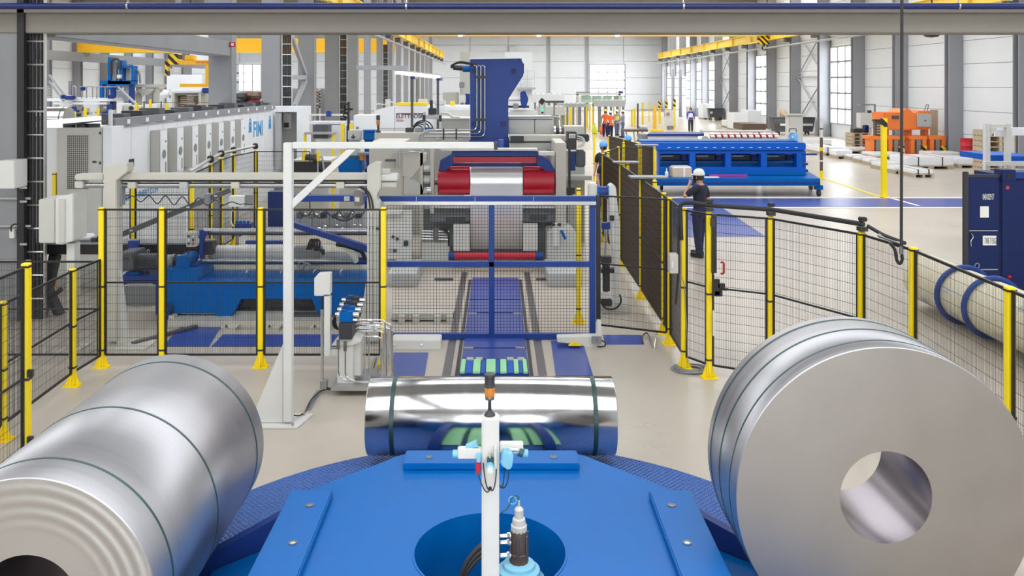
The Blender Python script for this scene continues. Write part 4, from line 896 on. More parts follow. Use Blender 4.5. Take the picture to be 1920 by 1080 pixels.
part(wc, 'door_recess', 'cab_grey', 110, 121, 373, 455, 10.81, 10.828)
MB().box(PXx(121, 10.9), PXx(136, 10.9), 10.95, 11.1, 0, PZ(458, 10.9)).build('post', 'paint_white', wc, smooth=0)
MB().box(PXx(110, 10.9), PXx(150, 10.9), 10.85, 11.2, 0.0, 0.02).build('foot_plate', 'paint_white', wc, smooth=0)

# ================================================================ WHITE CABINET ROW (X = -6.72 face)
XE = -6.72; ye0, ye1, ze = 14.85, 25.8, 2.68
er = thing('electrical_room', 'long white electrical enclosure with doors and a blue logo', 'enclosure', (-8.2, ye0, 0))
MB().box(-9.6, XE-0.03, ye0+0.02, ye1, 0.0, ze-0.02).build('body', 'cab_white', er, smooth=0)
yy = ye0+0.05
while yy < ye1-0.5:
    MB().box(XE-0.028, XE, yy+0.008, yy+0.75-0.008, 0.1, ze-0.05).build('door', 'cab_white', er, smooth=0, bevel=0.004); yy += 0.75
MB().box(XE-0.05, XE+0.05, ye0+0.05, ye1-0.2, ze, ze+0.14).build('roof_channel', 'grey_mid', er, smooth=0)
for i in range(13):
    y = ye0+0.5+0.82*i; MB().box(XE+0.052, XE+0.06, y, y+0.12, ze+0.03, ze+0.11).build('channel_clip', 'cab_white', er, smooth=0)
    MB().box(XE-0.5, XE-0.1, y+0.2, y+0.5, ze, ze+0.2+0.03*(i % 3)).build('cable_entry', 'charcoal' if i % 2 else 'grey_dark', er, smooth=0)
MB().box(XE-0.03, XE+0.03, ye0-0.06, ye0-0.01, ze-0.35, ze+0.3).build('lifting_lug', 'cab_white', er, smooth=0, bevel=0.008)
MB().box(XE+0.001, XE+0.012, 15.55, 15.75, 1.9, 2.05).build('switch', 'charcoal', er); MB().box(XE+0.001, XE+0.01, 15.1, 15.3, 2.4, 2.5).build('sticker', 'cab_grey', er)
text('FIMI', 0.6, (XE+0.004, 23.45, 1.98), (math.pi/2, 0, math.pi/2), 'logo_blue', er, 'logo_lettering', sx=0.95, bold=0.012)
for yc in (23.15, 25.15):
    for r in (0.1, 0.17, 0.24): MB().tube([V(XE+0.006, yc+0.45*r*math.cos(t*math.pi/8), 2.12+1.6*r*math.sin(t*math.pi/8)) for t in range(9)], 0.012, 6).build('logo_arc', 'logo_blue', er)
text('FIMIMACHINERY.COM', 0.17, (XE+0.004, 15.2, 1.3), (math.pi/2, 0, math.pi/2), 'logo_blue', er, 'web_lettering')
# cooling units on the doors
AG = 'cooling units on the electrical enclosure'
for i in range(7):
    y = 16.5+0.866*i
    a = thing('cooling_unit', 'grey and white cooling unit with round fan on the enclosure doors', 'cooler', (XE+0.13, y, 1.64), AG)
    MB().box(XE+0.002, XE+0.19, y, y+0.36, 1.64, 2.53).build('case', 'cab_grey', a, bevel=0.012)
    MB().box(XE+0.192, XE+0.2, y+0.01, y+0.35, 1.65, 2.52).build('front_cover', 'cab_white', a, smooth=0)
    MB().cyl((XE+0.201, y+0.17, 2.06), (XE+0.212, y+0.17, 2.06), 0.085, n=18).build('fan', 'grey_mid', a)
    MB().cyl((XE+0.201, y+0.26, 2.3), (XE+0.208, y+0.26, 2.3), 0.02, n=8).build('button', 'charcoal', a)
    MB().box(XE+0.201, XE+0.206, y+0.24, y+0.28, 1.68, 1.9).build('type_plate', 'grey_mid', a)
# big cooler with grille at the end
d = 14.3
ac = thing('air_conditioner', 'tall beige air conditioner with a perforated grille at the enclosure end', 'cooler', (PXx(150, d), d, 0))
MB().box(PXx(106, d), PXx(191, d), d, d+0.5, 0.0, PZ(240, d)).build('case', 'cab_grey', ac, bevel=0.012)
MB().box(PXx(192, d), PXx(208, d), d+0.02, d+0.5, 0.0, PZ(238, d)).build('frame', 'cab_white', ac, smooth=0)
gr = MB().pb(124, 166, 252, 354, d-0.008, d-0.002).build('grille', 'paint_cream', ac, smooth=0)
hm = MB()
for i in range(11):
    for j in range(28):
        hm.pb(126+3.62*i, 128.4+3.62*i, 254+3.6*j, 256.6+3.6*j, d-0.011, d-0.0085)
hm.build('grille_holes', 'charcoal', gr, smooth=0, kind='stuff')
for y in (247, 303): MB().pb(186, 188.5, y, y+5, d-0.02, d-0.001).build('hinge', 'charcoal', ac)
MB().pb(173, 180, 302, 305, d-0.015, d-0.001).build('latch', 'charcoal', ac)
for x in (130, 155, 176):
    MB().cyl(P(x, 232, d+0.25), P(x, 240, d+0.25), 0.1, n=16).build('fan', 'charcoal', ac)
MB().pprism([(118, 232), (185, 226), (185, 228), (118, 236)], d+0.12, d+0.4).build('fan_guard', 'grey_dark', ac, smooth=0)
for r in (0.07, 0.12, 0.17): MB().tube(arc(P(142, 412, d-0.012), r, 0, 90, 12), 0.014, 6).build('logo_arc', 'logo_blue', ac)
MB().pb(139, 144, 393, 412, d-0.012, d-0.002).build('logo_bar', 'logo_blue', ac)
# booth with open door
d = 25.95
bo = thing('door_booth', 'white booth with an open grey door at the end of the enclosure', 'booth', (PXx(540, d), d, 0))
m = MB(); m.pb(503, 516, 200, 340, d, d+1.2); m.pb(556.5, 567, 200, 340, d, d+1.2); m.pb(516, 556.5, 200, 210, d, d+1.2); m.build('wall', 'cab_white', bo, smooth=0)
MB().pb(516, 556, 210, 340, d+1.0, d+1.1).build('back_panel', 'cab_grey', bo, smooth=0)
MB().pb(516, 524, 213, 315, d-0.3, d-0.05).build('door', 'grey_light', bo, smooth=0)
MB().pb(531, 546, 212, 242, d+0.8, d+0.9).build('switch_box', 'paint_white', bo, bevel=0.01); MB().pb(532, 541, 230, 239, d+0.75, d+0.79).build('display', 'charcoal', bo)
MB().box(PXx(516, d), PXx(556, d), d, d+1.2, 0.0, 0.2).build('sill', 'grey_mid', bo, smooth=0)
# ================================================================ CENTRE: ENTRY MACHINE
d = 16.0
em = thing('strip_feeder', 'cream entry machine with red rubber drums and strip guides behind the blue gate', 'machine', (0, d+0.5, 0))
k = d/F
zc = PZ(341, d+0.42)
for x0, x1 in ((822, 881), (981, 1038)): MB().cyl(P(x0, 341, d+0.42), P(x1, 341, d+0.42), 0.25, n=40).build('drum', 'red', em)
for x0, x1 in ((829, 881), (981, 1030)): MB().cyl(P(x0, 317, d+0.6), P(x1, 317, d+0.6), 0.06, n=20).build('top_roller', 'red', em)
for x0, x1 in ((823, 880), (982, 1037)): part(em, 'wiper_bar', 'red', x0, x1, 356, 362, d+0.05, d+0.14)
pcyl(em, 'drum_shaft', 'steel_dark', 806, 341, 1060, 341, d+0.42, 6)
# strip over the drum and down
yo, zo = d+0.42, zc; r = 0.262
prof = [(yo+0.9, zo+r+0.03), (yo+0.25, zo+r+0.012)]+[(yo+r*math.cos(math.radians(a)), zo+r*math.sin(math.radians(a))) for a in range(90, 196, 7)]
prof += [(yo-r+0.01, zo-0.25), (yo-r+0.06, zo-0.6), (yo-r+0.16, zo-0.95), (yo-r+0.3, zo-1.2), (yo-r+0.42, zo-1.32)]
sx0, sx1 = PXx(882, d+0.16), PXx(980, d+0.16); n = len(prof)
vs_ = [(x, y+dy, z) for dy in (0, 0.004) for x in (sx0, sx1) for y, z in prof]
fs = [(i, i+1, n+i+1, n+i) for i in range(n-1)]+[(2*n+i, 3*n+i, 3*n+i+1, 2*n+i+1) for i in range(n-1)]+[(i, 2*n+i, 2*n+i+1, i+1) for i in range(n-1)]+[(n+i, n+i+1, 3*n+i+1, 3*n+i) for i in range(n-1)]
mat('strip_metal', (232,232,233), 0.34, 0.6, var=0.02, scale=3)
st = MB().add(vs_, fs).build('metal_strip', 'strip_metal', label='bright aluminium strip running over the red drum and hanging down', cat='metal strip', smooth=60)
pcyl(em, 'lower_roller', 'red', 852, 480, 1004, 480, d-0.35, 7, seg=24)
for x0, x1 in ((841, 852), (1004, 1018)): pcyl(em, 'roller_end', 'blue_dark', x0, 480, x1, 480, d-0.35, 8, seg=18)
part(em, 'cross_plate', 'grey_mid', 806, 882, 392, 416, d+0.5, d+0.8); part(em, 'cross_plate', 'grey_mid', 980, 1062, 392, 416, d+0.5, d+0.8)
part(em, 'top_lip', 'paint_white', 806, 1060, 387, 391, d+0.3, d+0.8)
part(em, 'nose_plate', 'grey_dark', 836, 872, 408, 418, d+0.44, d+0.49); part(em, 'nose_plate', 'grey_dark', 994, 1026, 404, 412, d+0.44, d+0.49)
part(em, 'guide_plate', 'paint_white', 850, 881, 420, 470, d+0.1, d+0.13); part(em, 'guide_plate', 'paint_white', 981, 1008, 419, 470, d+0.1, d+0.13)
part(em, 'back_plate', 'grey_mid', 790, 1085, 392, 490, d+0.85, d+0.95)
part(em, 'side_frame', 'paint_cream', 692, 756, 268, 500, d+0.2, d+1.6, bevel=0.01); part(em, 'side_frame', 'paint_cream', 1042, 1062, 268, 500, d+0.2, d+1.6, bevel=0.01)
part(em, 'front_plate', 'paint_white', 725, 772, 395, 486, d-0.2, d-0.1, bevel=0.008); part(em, 'shelf', 'paint_white', 722, 752, 397, 402, d-0.4, d-0.21)
MB().pprism([(755, 282), (800, 288), (800, 300), (768, 335), (755, 330)], d+0.1, d+0.3).build('gusset_plate', 'paint_cream', em, smooth=0)
MB().pprism([(757, 330), (790, 345), (795, 365), (757, 365)], d+0.1, d+0.25).build('lower_gusset', 'cab_grey', em, smooth=0)
part(em, 'inner_post', 'paint_cream', 788, 793, 282, 500, d+0.1, d+0.3); part(em, 'inner_post', 'paint_cream', 807, 813, 268, 400, d+0.05, d+0.3)
for i in range(5): part(em, 'bracket', ('steel', 'grey_dark')[i % 2], 794, 806, 312+11*i, 318+11*i, d+0.1, d+0.25)
pcyl(em, 'cylinder_cap', 'steel', 800, 357, 809, 357, d-0.05, 7)
part(em, 'upper_bar', 'blue_dark', 847, 1008, 284, 293, d+0.3, d+0.6, bevel=0.01); part(em, 'upper_roller_guard', 'red', 850, 1006, 294, 305, d+0.35, d+0.5)
MB().pprism([(847, 289), (826, 300), (822, 320), (836, 320), (850, 308)], d+0.3, d+0.5).build('bar_bracket', 'blue_dark', em, smooth=0); MB().pprism([(1008, 289), (1030, 300), (1042, 322), (1025, 322), (1006, 308)], d+0.3, d+0.5).build('bar_bracket', 'blue_dark', em, smooth=0)
part(em, 'bar_web', 'blue_dark', 836, 1025, 306, 313, d+0.65, d+0.7)
part(em, 'white_rail', 'paint_white', 826, 1008, 279, 282.5, d+0.2, d+0.5); part(em, 'white_cover', 'paint_white', 1010, 1040, 285, 292, d+0.2, d+0.45, bevel=0.01)
for x in (746, 752, 758): ptube(em, 'pipe', 'grey_light', [(x-9, 315), (x-9, 287-(x-746)*0.7), (x+40, 285-(x-746)*0.7)], d-0.02+0.0, 1.2, 0.05)
part(em, 'pipe_clamp', 'grey_dark', 722, 742, 299, 303, d-0.05, d+0.05)
for x, y in ((737, 444), (745, 448), (740, 470)): pcyl(em, 'knob', 'charcoal', x, y, x, y, d-0.21, 3, d1=d-0.25, seg=12)
part(em, 'valve', 'charcoal', 757, 765, 452, 461, d-0.25, d-0.2); part(em, 'name_plate', 'grey_light', 728, 745, 466, 472, d-0.22, d-0.205)
for i in range(4): pcyl(em, 'pipe', 'steel', 790, 433+5*i, 842, 434+5*i, d+0.0, 1.6, seg=8)
for i in range(3): ptube(em, 'hose', 'rubber', [(826+3*i, 430), (836, 428+4*i), (842, 440), (841, 462)], d-0.1, 1.4)
part(em, 'valve_block', 'steel_dark', 812, 822, 428, 450, d-0.05, d+0.1); part(em, 'lower_block', 'cab_grey', 790, 842, 455, 500, d, d+0.5, bevel=0.01)
MB().pprism([(1026, 435), (1070, 428), (1082, 440), (1082, 495), (1026, 495)], d-0.1, d+0.6).build('guide_box', 'paint_white', em, bevel=0.02)
part(em, 'guide_post', 'paint_white', 1037, 1049, 420, 462, d-0.3, d-0.15, bevel=0.005)
for x in (1035, 1046): part(em, 'stud', 'charcoal', x, x+6, 419, 424, d-0.35, d-0.31)
MB().bar(P(1052, 432, d-0.3), P(1060, 448, d-0.3), 0.06, 0.05).build('sensor', 'blue', em)
# floor pit frame in front of the drums
pit = thing('entry_base', 'grey concrete entry base with steel edges under the red drums', 'base', (0, d-0.5, 0))
for x0, x1 in ((728, 782), (1026, 1090)): MB().box(PXx(x0, 14.5), PXx(x1, 14.5), 14.4, 15.6, 0, 0.22).build('plinth', 'grey_light', pit, smooth=0, bevel=0.01)
MB().pb(735, 850, 587, 600, 12.3, 12.5).build('front_rail', 'paint_cream', pit, smooth=0); MB().box(PXx(735, 12.4), PXx(850, 12.4), 12.32, 12.5, 0.02, 0.06).build('rail_foot', 'paint_cream', pit, smooth=0)
for x in (748, 775, 815, 838): MB().box(PXx(x, 12.3), PXx(x+12, 12.3), 12.2, 12.5, 0.0, 0.1).build('foot', 'paint_cream', pit, smooth=0)
pcyl(pit, 'hydraulic_plug', 'charcoal', 749, 535, 749, 518, 14.6, 4)
for x0, x1 in ((815, 850), (1005, 1062)): MB().box(PXx(x0, 14.9), PXx(x1, 14.9), 14.85, 14.92, 0.01, 0.035).build('slot_bar', 'grey_dark', pit, smooth=0)
# ---- blue tower
d = 18.2
bt = thing('blue_tower', 'tall blue steel tower with pipes and a motor on its shoulder', 'machine tower', (PXx(920, d), d, 0))
MB().pprism([(881, 112), (883, 110), (977, 110), (981, 119), (981, 142), (953, 186), (953, 271), (882, 271)], d, d+0.9).build('column', 'blue_dark', bt, bevel=0.02)
MB().pprism([(880, 109), (978, 107.5), (979, 109.5), (880, 111)], d-0.02, d+0.92).build('top_plate', 'cab_white', bt, smooth=0)
part(bt, 'base_block', 'blue_dark', 880, 955, 262, 280, d-0.1, d+0.9)
MB().box(PXx(884, d), PXx(950, d), d+0.1, d+0.8, 0, PZ(281, d)).build('lower_column', 'blue_navy', bt, smooth=0)
for i, x in enumerate((894, 901.5, 909)):
    MB().tube(rounded([P(x-6, 122, d-0.06), P(x, 124, d-0.06), P(x, 244.5+6*i, d-0.06), P(815-10*i, 244.5+6*i, d-0.06)], 0.12), 0.016, 8).build('pipe', 'chrome', bt)
for y in (142, 222): part(bt, 'pipe_clamp', 'charcoal', 892, 912, y, y+5, d-0.09, d-0.03)
for x in (830, 854): part(bt, 'pipe_clamp', 'charcoal', x, x+3, 241, 262, d-0.09, d-0.03)
for x, y in ((889, 133), (963, 133), (889, 232), (944, 232)):
    q = part(bt, 'bolt_plate', 'blue_navy', x-4, x+4, y-4, y+4, d-0.03, d-0.002); MB().cyl(P(x, y, d-0.03), P(x, y, d-0.045), 0.018, n=8).build('bolt', 'charcoal', q)
pcyl(bt, 'motor', 'blue', 881, 129, 868, 129, d+0.1, 6, seg=16); pcyl(bt, 'motor_cap', 'charcoal', 868, 128, 850, 126, d+0.1, 5, seg=16)
for i in range(3): ptube(bt, 'hose', 'rubber', [(846+2*i, 128), (846+2*i, 122-i), (862, 117-i), (885, 121-i), (898, 123)], d-0.02, 1.5, 0.1)
part(bt, 'side_gear', 'charcoal', 979, 982.5, 119, 138, d+0.05, d+0.2)
# ---- cream cross beams and housings behind
d = 17.6
hb_ = thing('roller_housing', 'cream and grey roller housings on long beams across the line', 'machine', (PXx(1010, d+0.5), d+1, 0))
part(hb_, 'beam', 'paint_cream', 955, 1063, 254, 265, d, d+0.5, bevel=0.01); part(hb_, 'beam_gap', 'charcoal', 955, 1063, 265.5, 267.5, d+0.05, d+0.4); part(hb_, 'lower_beam', 'cab_grey', 955, 1062, 268, 282, d+0.02, d+0.4, bevel=0.01)
part(hb_, 'slide_block', 'charcoal', 957, 982, 255, 266, d-0.1, d-0.005, bevel=0.01)
for x0, x1 in ((953, 1002), (1003, 1037)): part(hb_, 'housing', 'cab_grey', x0, x1, 224, 252, d+1.0, d+1.8, bevel=0.012)
part(hb_, 'housing_top', 'paint_white', 953, 1037, 218.5, 223, d+0.98, d+1.8); ptube(hb_, 'guard_rail', 'steel_grey', [(953, 220), (1045, 219), (1052, 224), (1053, 238)], d+0.9, 1.6, 0.1)
part(hb_, 'inspection_lid', 'grey_light', 955, 969, 240, 251, d+0.97, d+0.99)
part(hb_, 'drive_cover', 'cab_grey', 1058, 1096, 237, 254, d+0.7, d+1.3, bevel=0.01)
for x, m in ((1038, 'steel'), (1043, 'charcoal'), (1048, 'steel'), (1053, 'brown_machine')): pcyl(hb_, 'coupling_disc', m, x, 246, x+4, 246, d+0.9, 10, seg=16)
part(hb_, 'leg', 'cab_grey', 1028, 1052, 283, 370, d+0.2, d+0.6); part(hb_, 'bed', 'cab_grey', 1000, 1110, 330, 338, d+0.5, d+1.5)
MB().box(PXx(960, d+0.5), PXx(1100, d+0.5), d+0.9, d+1.6, 0.0, PZ(283, d+0.9)).build('base', 'cab_grey', hb_, smooth=0)
bb = thing('drive_box', 'black drive box with a white label beside a dark grey motor', 'drive unit', (PXx(1080, 16.9), 16.9, 0))
part(bb, 'box', 'charcoal', 1064, 1081, 247, 281, 16.7, 17.1, bevel=0.01); part(bb, 'label_plate', 'paper', 1067, 1079, 251, 259, 16.68, 16.698); text('KING', 0.075, P(1068.5, 258, 16.675), (math.pi/2, 0, 0), 'ink', bb)
part(bb, 'post', 'black', 1066, 1070, 281.5, 365, 16.8, 16.9); part(bb, 'post_foot', 'charcoal', 1060, 1078, 352, 364, 16.75, 17.0)
MB().box(PXx(1063, 16.9), PXx(1079, 16.9), 16.75, 17.0, 0, PZ(365, 16.9)).build('pedestal', 'cab_grey', bb, smooth=0)
part(bb, 'motor', 'grey_dark', 1080, 1098, 282, 314, 16.85, 17.2, bevel=0.03); part(bb, 'motor_bracket', 'blue_dark', 1069, 1079, 285, 320, 16.9, 17.1)
for i in range(3): ptube(bb, 'cable', 'paint_white', [(1082, 255+4*i), (1094, 258+4*i), (1098-2*i, 268+3*i), (1083, 274+1.5*i)], 16.65, 1.2, 0.08)
part(bb, 'motor_top', 'charcoal', 1083, 1105, 252, 266, 17.0, 17.3, bevel=0.02)
# long cream duct left of the tower
ld = thing('pipe_duct', 'long cream machine beam with piping, hoses and a small gauge before the white cabinet', 'machine', (PXx(790, 19.5), 19.5, 0))
part(ld, 'beam', 'paint_cream', 702, 880, 249, 268, 19.4, 20.0, bevel=0.01)
MB().box(PXx(706, 19.6), PXx(870, 19.6), 19.5, 19.95, 0, PZ(270, 19.5)).build('support', 'cab_grey', ld, smooth=0)
part(ld, 'panel_box', 'cab_grey', 828, 881, 224, 248, 20.2, 20.9, bevel=0.01); part(ld, 'panel_top', 'paint_white', 795, 881, 221, 223.5, 20.1, 20.9)
pcyl(ld, 'gauge', 'paint_white', 820, 257, 820, 257, 19.38, 4, d1=19.3, seg=14)
for i in range(2): ptube(ld, 'pipe', 'grey_light', [(785+8*i, 268), (785+8*i, 252-3*i), (800, 247-3*i), (828, 246-3*i)], 19.3, 1.7, 0.1)
for i in range(4): MB().tube(arc(P(784+3*i, 245, 20.1), 0.12+0.04*i, 10, 175, 14), 0.014, 6).build('hose', 'rubber', ld)
for i in range(3): part(ld, 'valve', ('charcoal', 'grey_mid', 'blue_dark')[i], 760+18*i, 774+18*i, 240, 248, 19.6, 19.9, bevel=0.01)
rig = thing('camera_rig', 'black camera head on a grey U shaped bracket above the cream beam', 'camera', (PXx(810, 19.8), 19.8, PZ(250, 19.8)))
part(rig, 'head', 'black', 803, 818, 203, 215, 19.75, 20.0, bevel=0.01); part(rig, 'neck', 'black', 806, 811, 188, 202.5, 19.8, 19.95)
part(rig, 'bracket', 'grey_light', 798, 826, 216, 221, 19.75, 19.95); part(rig, 'bracket_arm', 'grey_light', 794, 797.5, 210, 240, 19.8, 19.9)
for x in (792, 823): part(rig, 'clamp', 'black', x, x+5, 216, 228, 19.7, 19.748)
MB().tube(rounded([P(827, 212, 19.9), P(840, 212, 19.9), P(848, 220, 19.9), P(862, 220, 19.9)], 0.1), 0.03, 8).build('arm', 'paint_white', rig)
bcn = thing('signal_tower', 'small amber and black signal tower on the cream beam', 'beacon', P(709, 248, 19.5))
MB().pb(707, 711, 234, 246, 19.48, 19.53).build('stem', 'charcoal', bcn); pcyl(bcn, 'lens', 'amber', 709, 234, 709, 225, 19.5, 3.5); pcyl(bcn, 'cap', 'charcoal', 709, 224.8, 709, 216, 19.5, 3.6); part(bcn, 'foot', 'charcoal', 705, 713, 245, 249, 19.45, 19.55)
# swing arm on the right of the gate
d = 12.8
sw = thing('swing_arm', 'white tapered support arm with blue hub, black cylinder and motor behind the mesh panel', 'machine arm', (PXx(1150, d), d, 0))
MB().pprism([(1142, 352), (1149, 345), (1155, 350), (1163, 430), (1163, 590), (1168, 612), (1150, 612), (1150, 480), (1143, 420)], d, d+0.3).build('arm', 'paint_white', sw, bevel=0.015)
part(sw, 'hub_plate', 'paint_white', 1104, 1120, 344, 372, d+0.05, d+0.25, bevel=0.02); pcyl(sw, 'hub', 'blue_dark', 1119, 360, 1141, 360, d+0.15, 11, seg=24)
for x in (1119, 1138): pcyl(sw, 'hub_flange', 'blue', x, 360, x+3.5, 360, d+0.15, 13, seg=24)
part(sw, 'rod_clevis', 'blue_dark', 1129, 1144, 418, 430, d-0.1, d); part(sw, 'rod_head', 'charcoal', 1144, 1152, 405, 414, d-0.08, d-0.005)
pcyl(sw, 'piston_rod', 'chrome', 1136, 430, 1136, 482, d-0.05, 3); part(sw, 'cylinder_head', 'charcoal', 1128, 1147, 482, 494, d-0.12, d-0.0); pcyl(sw, 'cylinder', 'charcoal', 1136, 494, 1137, 545, d-0.05, 7)
part(sw, 'gland', 'black', 1127, 1152, 505, 512, d-0.15, d-0.01)
part(sw, 'valve', 'paint_white', 1128, 1140, 548, 560, d-0.12, d-0.02); part(sw, 'motor', 'charcoal', 1128, 1148, 562, 574, d-0.12, d, bevel=0.01)
MB().tube(rounded([P(1126, 565, d-0.15), P(1135, 580, d-0.15), P(1155, 580, d-0.15), P(1166, 565, d-0.15), P(1162, 552, d-0.1)], 0.12), 0.014, 8).build('hose', 'rubber', sw)
MB().box(PXx(1126, d), PXx(1178, d), d-0.1, d+0.5, 0.0, 0.12).build('base', 'cab_grey', sw, bevel=0.01)
part(sw, 'guide', 'steel', 1126, 1150, 594, 600, d-0.15, d-0.02)
hs = MB().tube(rounded([P(1246, 545, 10.6), P(1248, 575, 10.6), P(1246, 590, 10.6)], 0.05), 0.015, 8)
# ================================================================ MID FIELD (left of centre)
mb_ = thing('stacker_table', 'dark conveyor table with yellow guards and piping behind the gantry', 'machine', (PXx(590, 21), 21, 0))
part(mb_, 'table', 'charcoal', 548, 606, 303, 325, 20.5, 21.5); part(mb_, 'table_top', 'paint_white', 548, 620, 300, 303, 20.45, 21.5)
MB().box(PXx(550, 20.6), PXx(604, 20.6), 20.6, 21.4, 0, PZ(325, 20.6)).build('plinth', 'cab_grey', mb_, smooth=0)
ptube(mb_, 'hose', 'rubber', [(570, 296), (585, 296), (598, 305), (603, 318)], 20.4, 4, 0.2); part(mb_, 'gripper', 'brown_machine', 568, 592, 290, 300, 20.6, 20.9, bevel=0.02)
for x in (566, 594): part(mb_, 'guard_post', 'yellow', x, x+5, 284, 302, 20.3, 20.4)
ptube(mb_, 'frame_tube', 'steel_grey', [(596, 325), (596, 296), (604, 293), (608, 325)], 20.35, 1.8, 0.08)
bp_ = thing('blue_press_box', 'bright blue machine box with an amber lamp behind the jib brace', 'machine', (PXx(655, 20), 20, 0))
MB().pprism([(634, 300), (640, 298), (676, 298), (678, 320), (674, 326), (636, 326), (634, 315)], 19.9, 20.7).build('housing', 'blue', bp_, bevel=0.015)
pcyl(bp_, 'lamp', 'amber', 680, 300, 680, 290, 19.9, 6); part(bp_, 'lamp_mount', 'grey_mid', 670, 690, 286, 290, 19.8, 20.0)
part(bp_, 'column', 'blue_dark', 687, 696, 280, 330, 20.2, 20.5); MB().box(PXx(636, 20), PXx(676, 20), 20.0, 20.6, 0, PZ(326, 20)).build('plinth', 'cab_grey', bp_, smooth=0)
part(bp_, 'green_drum', 'teal_dark', 653, 673, 292, 297, 20.0, 20.3)
ct = thing('control_desk', 'dark monitor box on a rail with yellow legs beside white cabinets', 'desk', (PXx(600, 23), 23, 0))
part(ct, 'monitor', 'grey_dark', 587, 615, 234, 260, 23, 23.5, bevel=0.02); part(ct, 'desk_rail', 'steel_grey', 570, 628, 248, 252, 22.8, 23.0)
for x in (570, 623): MB().box(PXx(x, 22.9), PXx(x+4, 22.9), 22.85, 22.95, 0, PZ(252, 22.9)).build('leg', 'yellow', ct, smooth=0)
part(ct, 'shelf', 'cab_white', 580, 640, 228, 233, 23.6, 24.2); MB().box(PXx(588, 23.3), PXx(640, 23.3), 23.6, 24.2, 0, PZ(234, 23.6)).build('cabinet', 'cab_white', ct, smooth=0)
part(ct, 'top_frame', 'paint_white', 580, 655, 214, 217, 24.3, 24.5); part(ct, 'blue_motor', 'blue_dark', 611, 620, 208, 219, 24.2, 24.4, bevel=0.02); part(ct, 'frame_post', 'paint_white', 580, 583, 217, 250, 24.3, 24.5)
wcb = thing('white_switchgear', 'row of white switch cabinets with a round knob beside the signal tower', 'cabinet', (PXx(690, 24), 24, 0))
MB().box(PXx(663, 24), PXx(702, 24), 24, 24.8, 0, PZ(216, 24)).build('case', 'cab_white', wcb, bevel=0.01)
MB().box(PXx(630, 24.4), PXx(662, 24.4), 24.4, 25, 0, PZ(228, 24.4)).build('case', 'cab_white', wcb, bevel=0.01); pcyl(wcb, 'knob', 'grey_mid', 670, 240, 670, 240, 23.98, 3, d1=23.95)
gj = thing('grey_junction', 'grey riveted box with cross handle beside a small blue box', 'box', (PXx(665, 21.5), 21.5, 0)); part(gj, 'case', 'cab_grey', 652, 678, 244, 263, 21.4, 21.8, bevel=0.02); part(gj, 'cross_grip', 'charcoal', 661, 663, 252, 260, 21.37, 21.39); part(gj, 'cross_grip', 'charcoal', 658, 666, 256, 258, 21.37, 21.39)
MB().box(PXx(655, 21.6), PXx(675, 21.6), 21.5, 21.7, 0, PZ(263, 21.6)).build('stand', 'cab_grey', gj, smooth=0)
bj = thing('blue_case', 'small blue ribbed case on a stand next to the cream beam', 'box', (PXx(691, 21.2), 21.2, 0)); part(bj, 'case', 'blue', 681, 702, 247, 263, 21.1, 21.4, bevel=0.015); MB().box(PXx(684, 21.2), PXx(699, 21.2), 21.15, 21.35, 0, PZ(263, 21.2)).build('stand', 'blue_dark', bj, smooth=0); part(bj, 'lid', 'blue_bright', 680, 703, 244, 246.7, 21.08, 21.42)
bt2 = thing('tool_changer', 'black upright tool arm with round grippers and yellow guards', 'tool', (PXx(655, 23.2), 23.2, 0))
part(bt2, 'arm', 'black', 651, 655, 191, 236, 23.15, 23.3)
for y in (200, 209, 216): MB().torus(P(649, y, 23.2), 0.07, 0.02, 'y', 16, 6).build('gripper', 'black', bt2)
part(bt2, 'cross_arm', 'black', 655, 661, 203, 207, 23.2, 23.3)
for x in (639, 655): MB().box(PXx(x, 23.1), PXx(x+6, 23.1), 23.1, 23.2, 0, PZ(232, 23.1)).build('guard', 'yellow', bt2, smooth=0)
MB().box(PXx(650, 23.2), PXx(656, 23.2), 23.17, 23.28, 0, PZ(236, 23.2)).build('stand', 'charcoal', bt2, smooth=0)
# ---- white electrostatic oiler cabin
d = 30
eo = thing('oiler_cabin', 'long white cabin with red lined lettering in the middle of the line', 'cabin', (PXx(770, d), d, 0))
MB().box(PXx(740, d), PXx(880, d), d, d+2.2, 0, PZ(199, d)).build('body', 'cab_white', eo, smooth=0, bevel=0.02)
MB().pprism([(702, 207), (720, 202), (739.5, 200), (739.5, 262), (702, 262)], d, d+2).build('wing', 'cab_white', eo, smooth=0)
MB().box(PXx(702, d), PXx(739, d), d+0.05, d+1.9, 0, PZ(262, d)).build('wing_base', 'cab_grey', eo, smooth=0)
text('ELETTROSPRAY', 0.2, P(742, 221.5, d-0.006), (math.pi/2, 0, 0), 'ink', eo, sx=0.95, bold=0.004)
part(eo, 'red_stripe', 'logo_red', 743, 796, 212, 213.7, d-0.01, d-0.002); part(eo, 'red_stripe', 'logo_red', 743, 757, 226, 227.6, d-0.01, d-0.002)
text('Bianconi', 0.06, P(743, 225, d-0.006), (math.pi/2, 0, 0), 'ink', eo)
for x in (743, 773): part(eo, 'tray', 'yellow', x, x+26, 193, 198.5, d+0.1, d+1.2)
pcyl(eo, 'cylinder', 'paint_white', 727, 202, 727, 186, d+0.8, 5); ptube(eo, 'hose', 'paint_white', [(700, 200), (708, 194), (722, 197), (735, 190), (741, 196)], d+0.6, 1.2, 0.2)
for x in (784, 792): part(eo, 'cap_box', 'paint_white', x, x+8, 186, 192.5, d+1.4, d+1.8)
part(eo, 'motor', 'paint_white', 812, 834, 188, 198.5, d+0.5, d+1.2, bevel=0.05); part(eo, 'yellow_box', 'yellow', 844, 852, 190, 198.5, d+0.4, d+0.8)
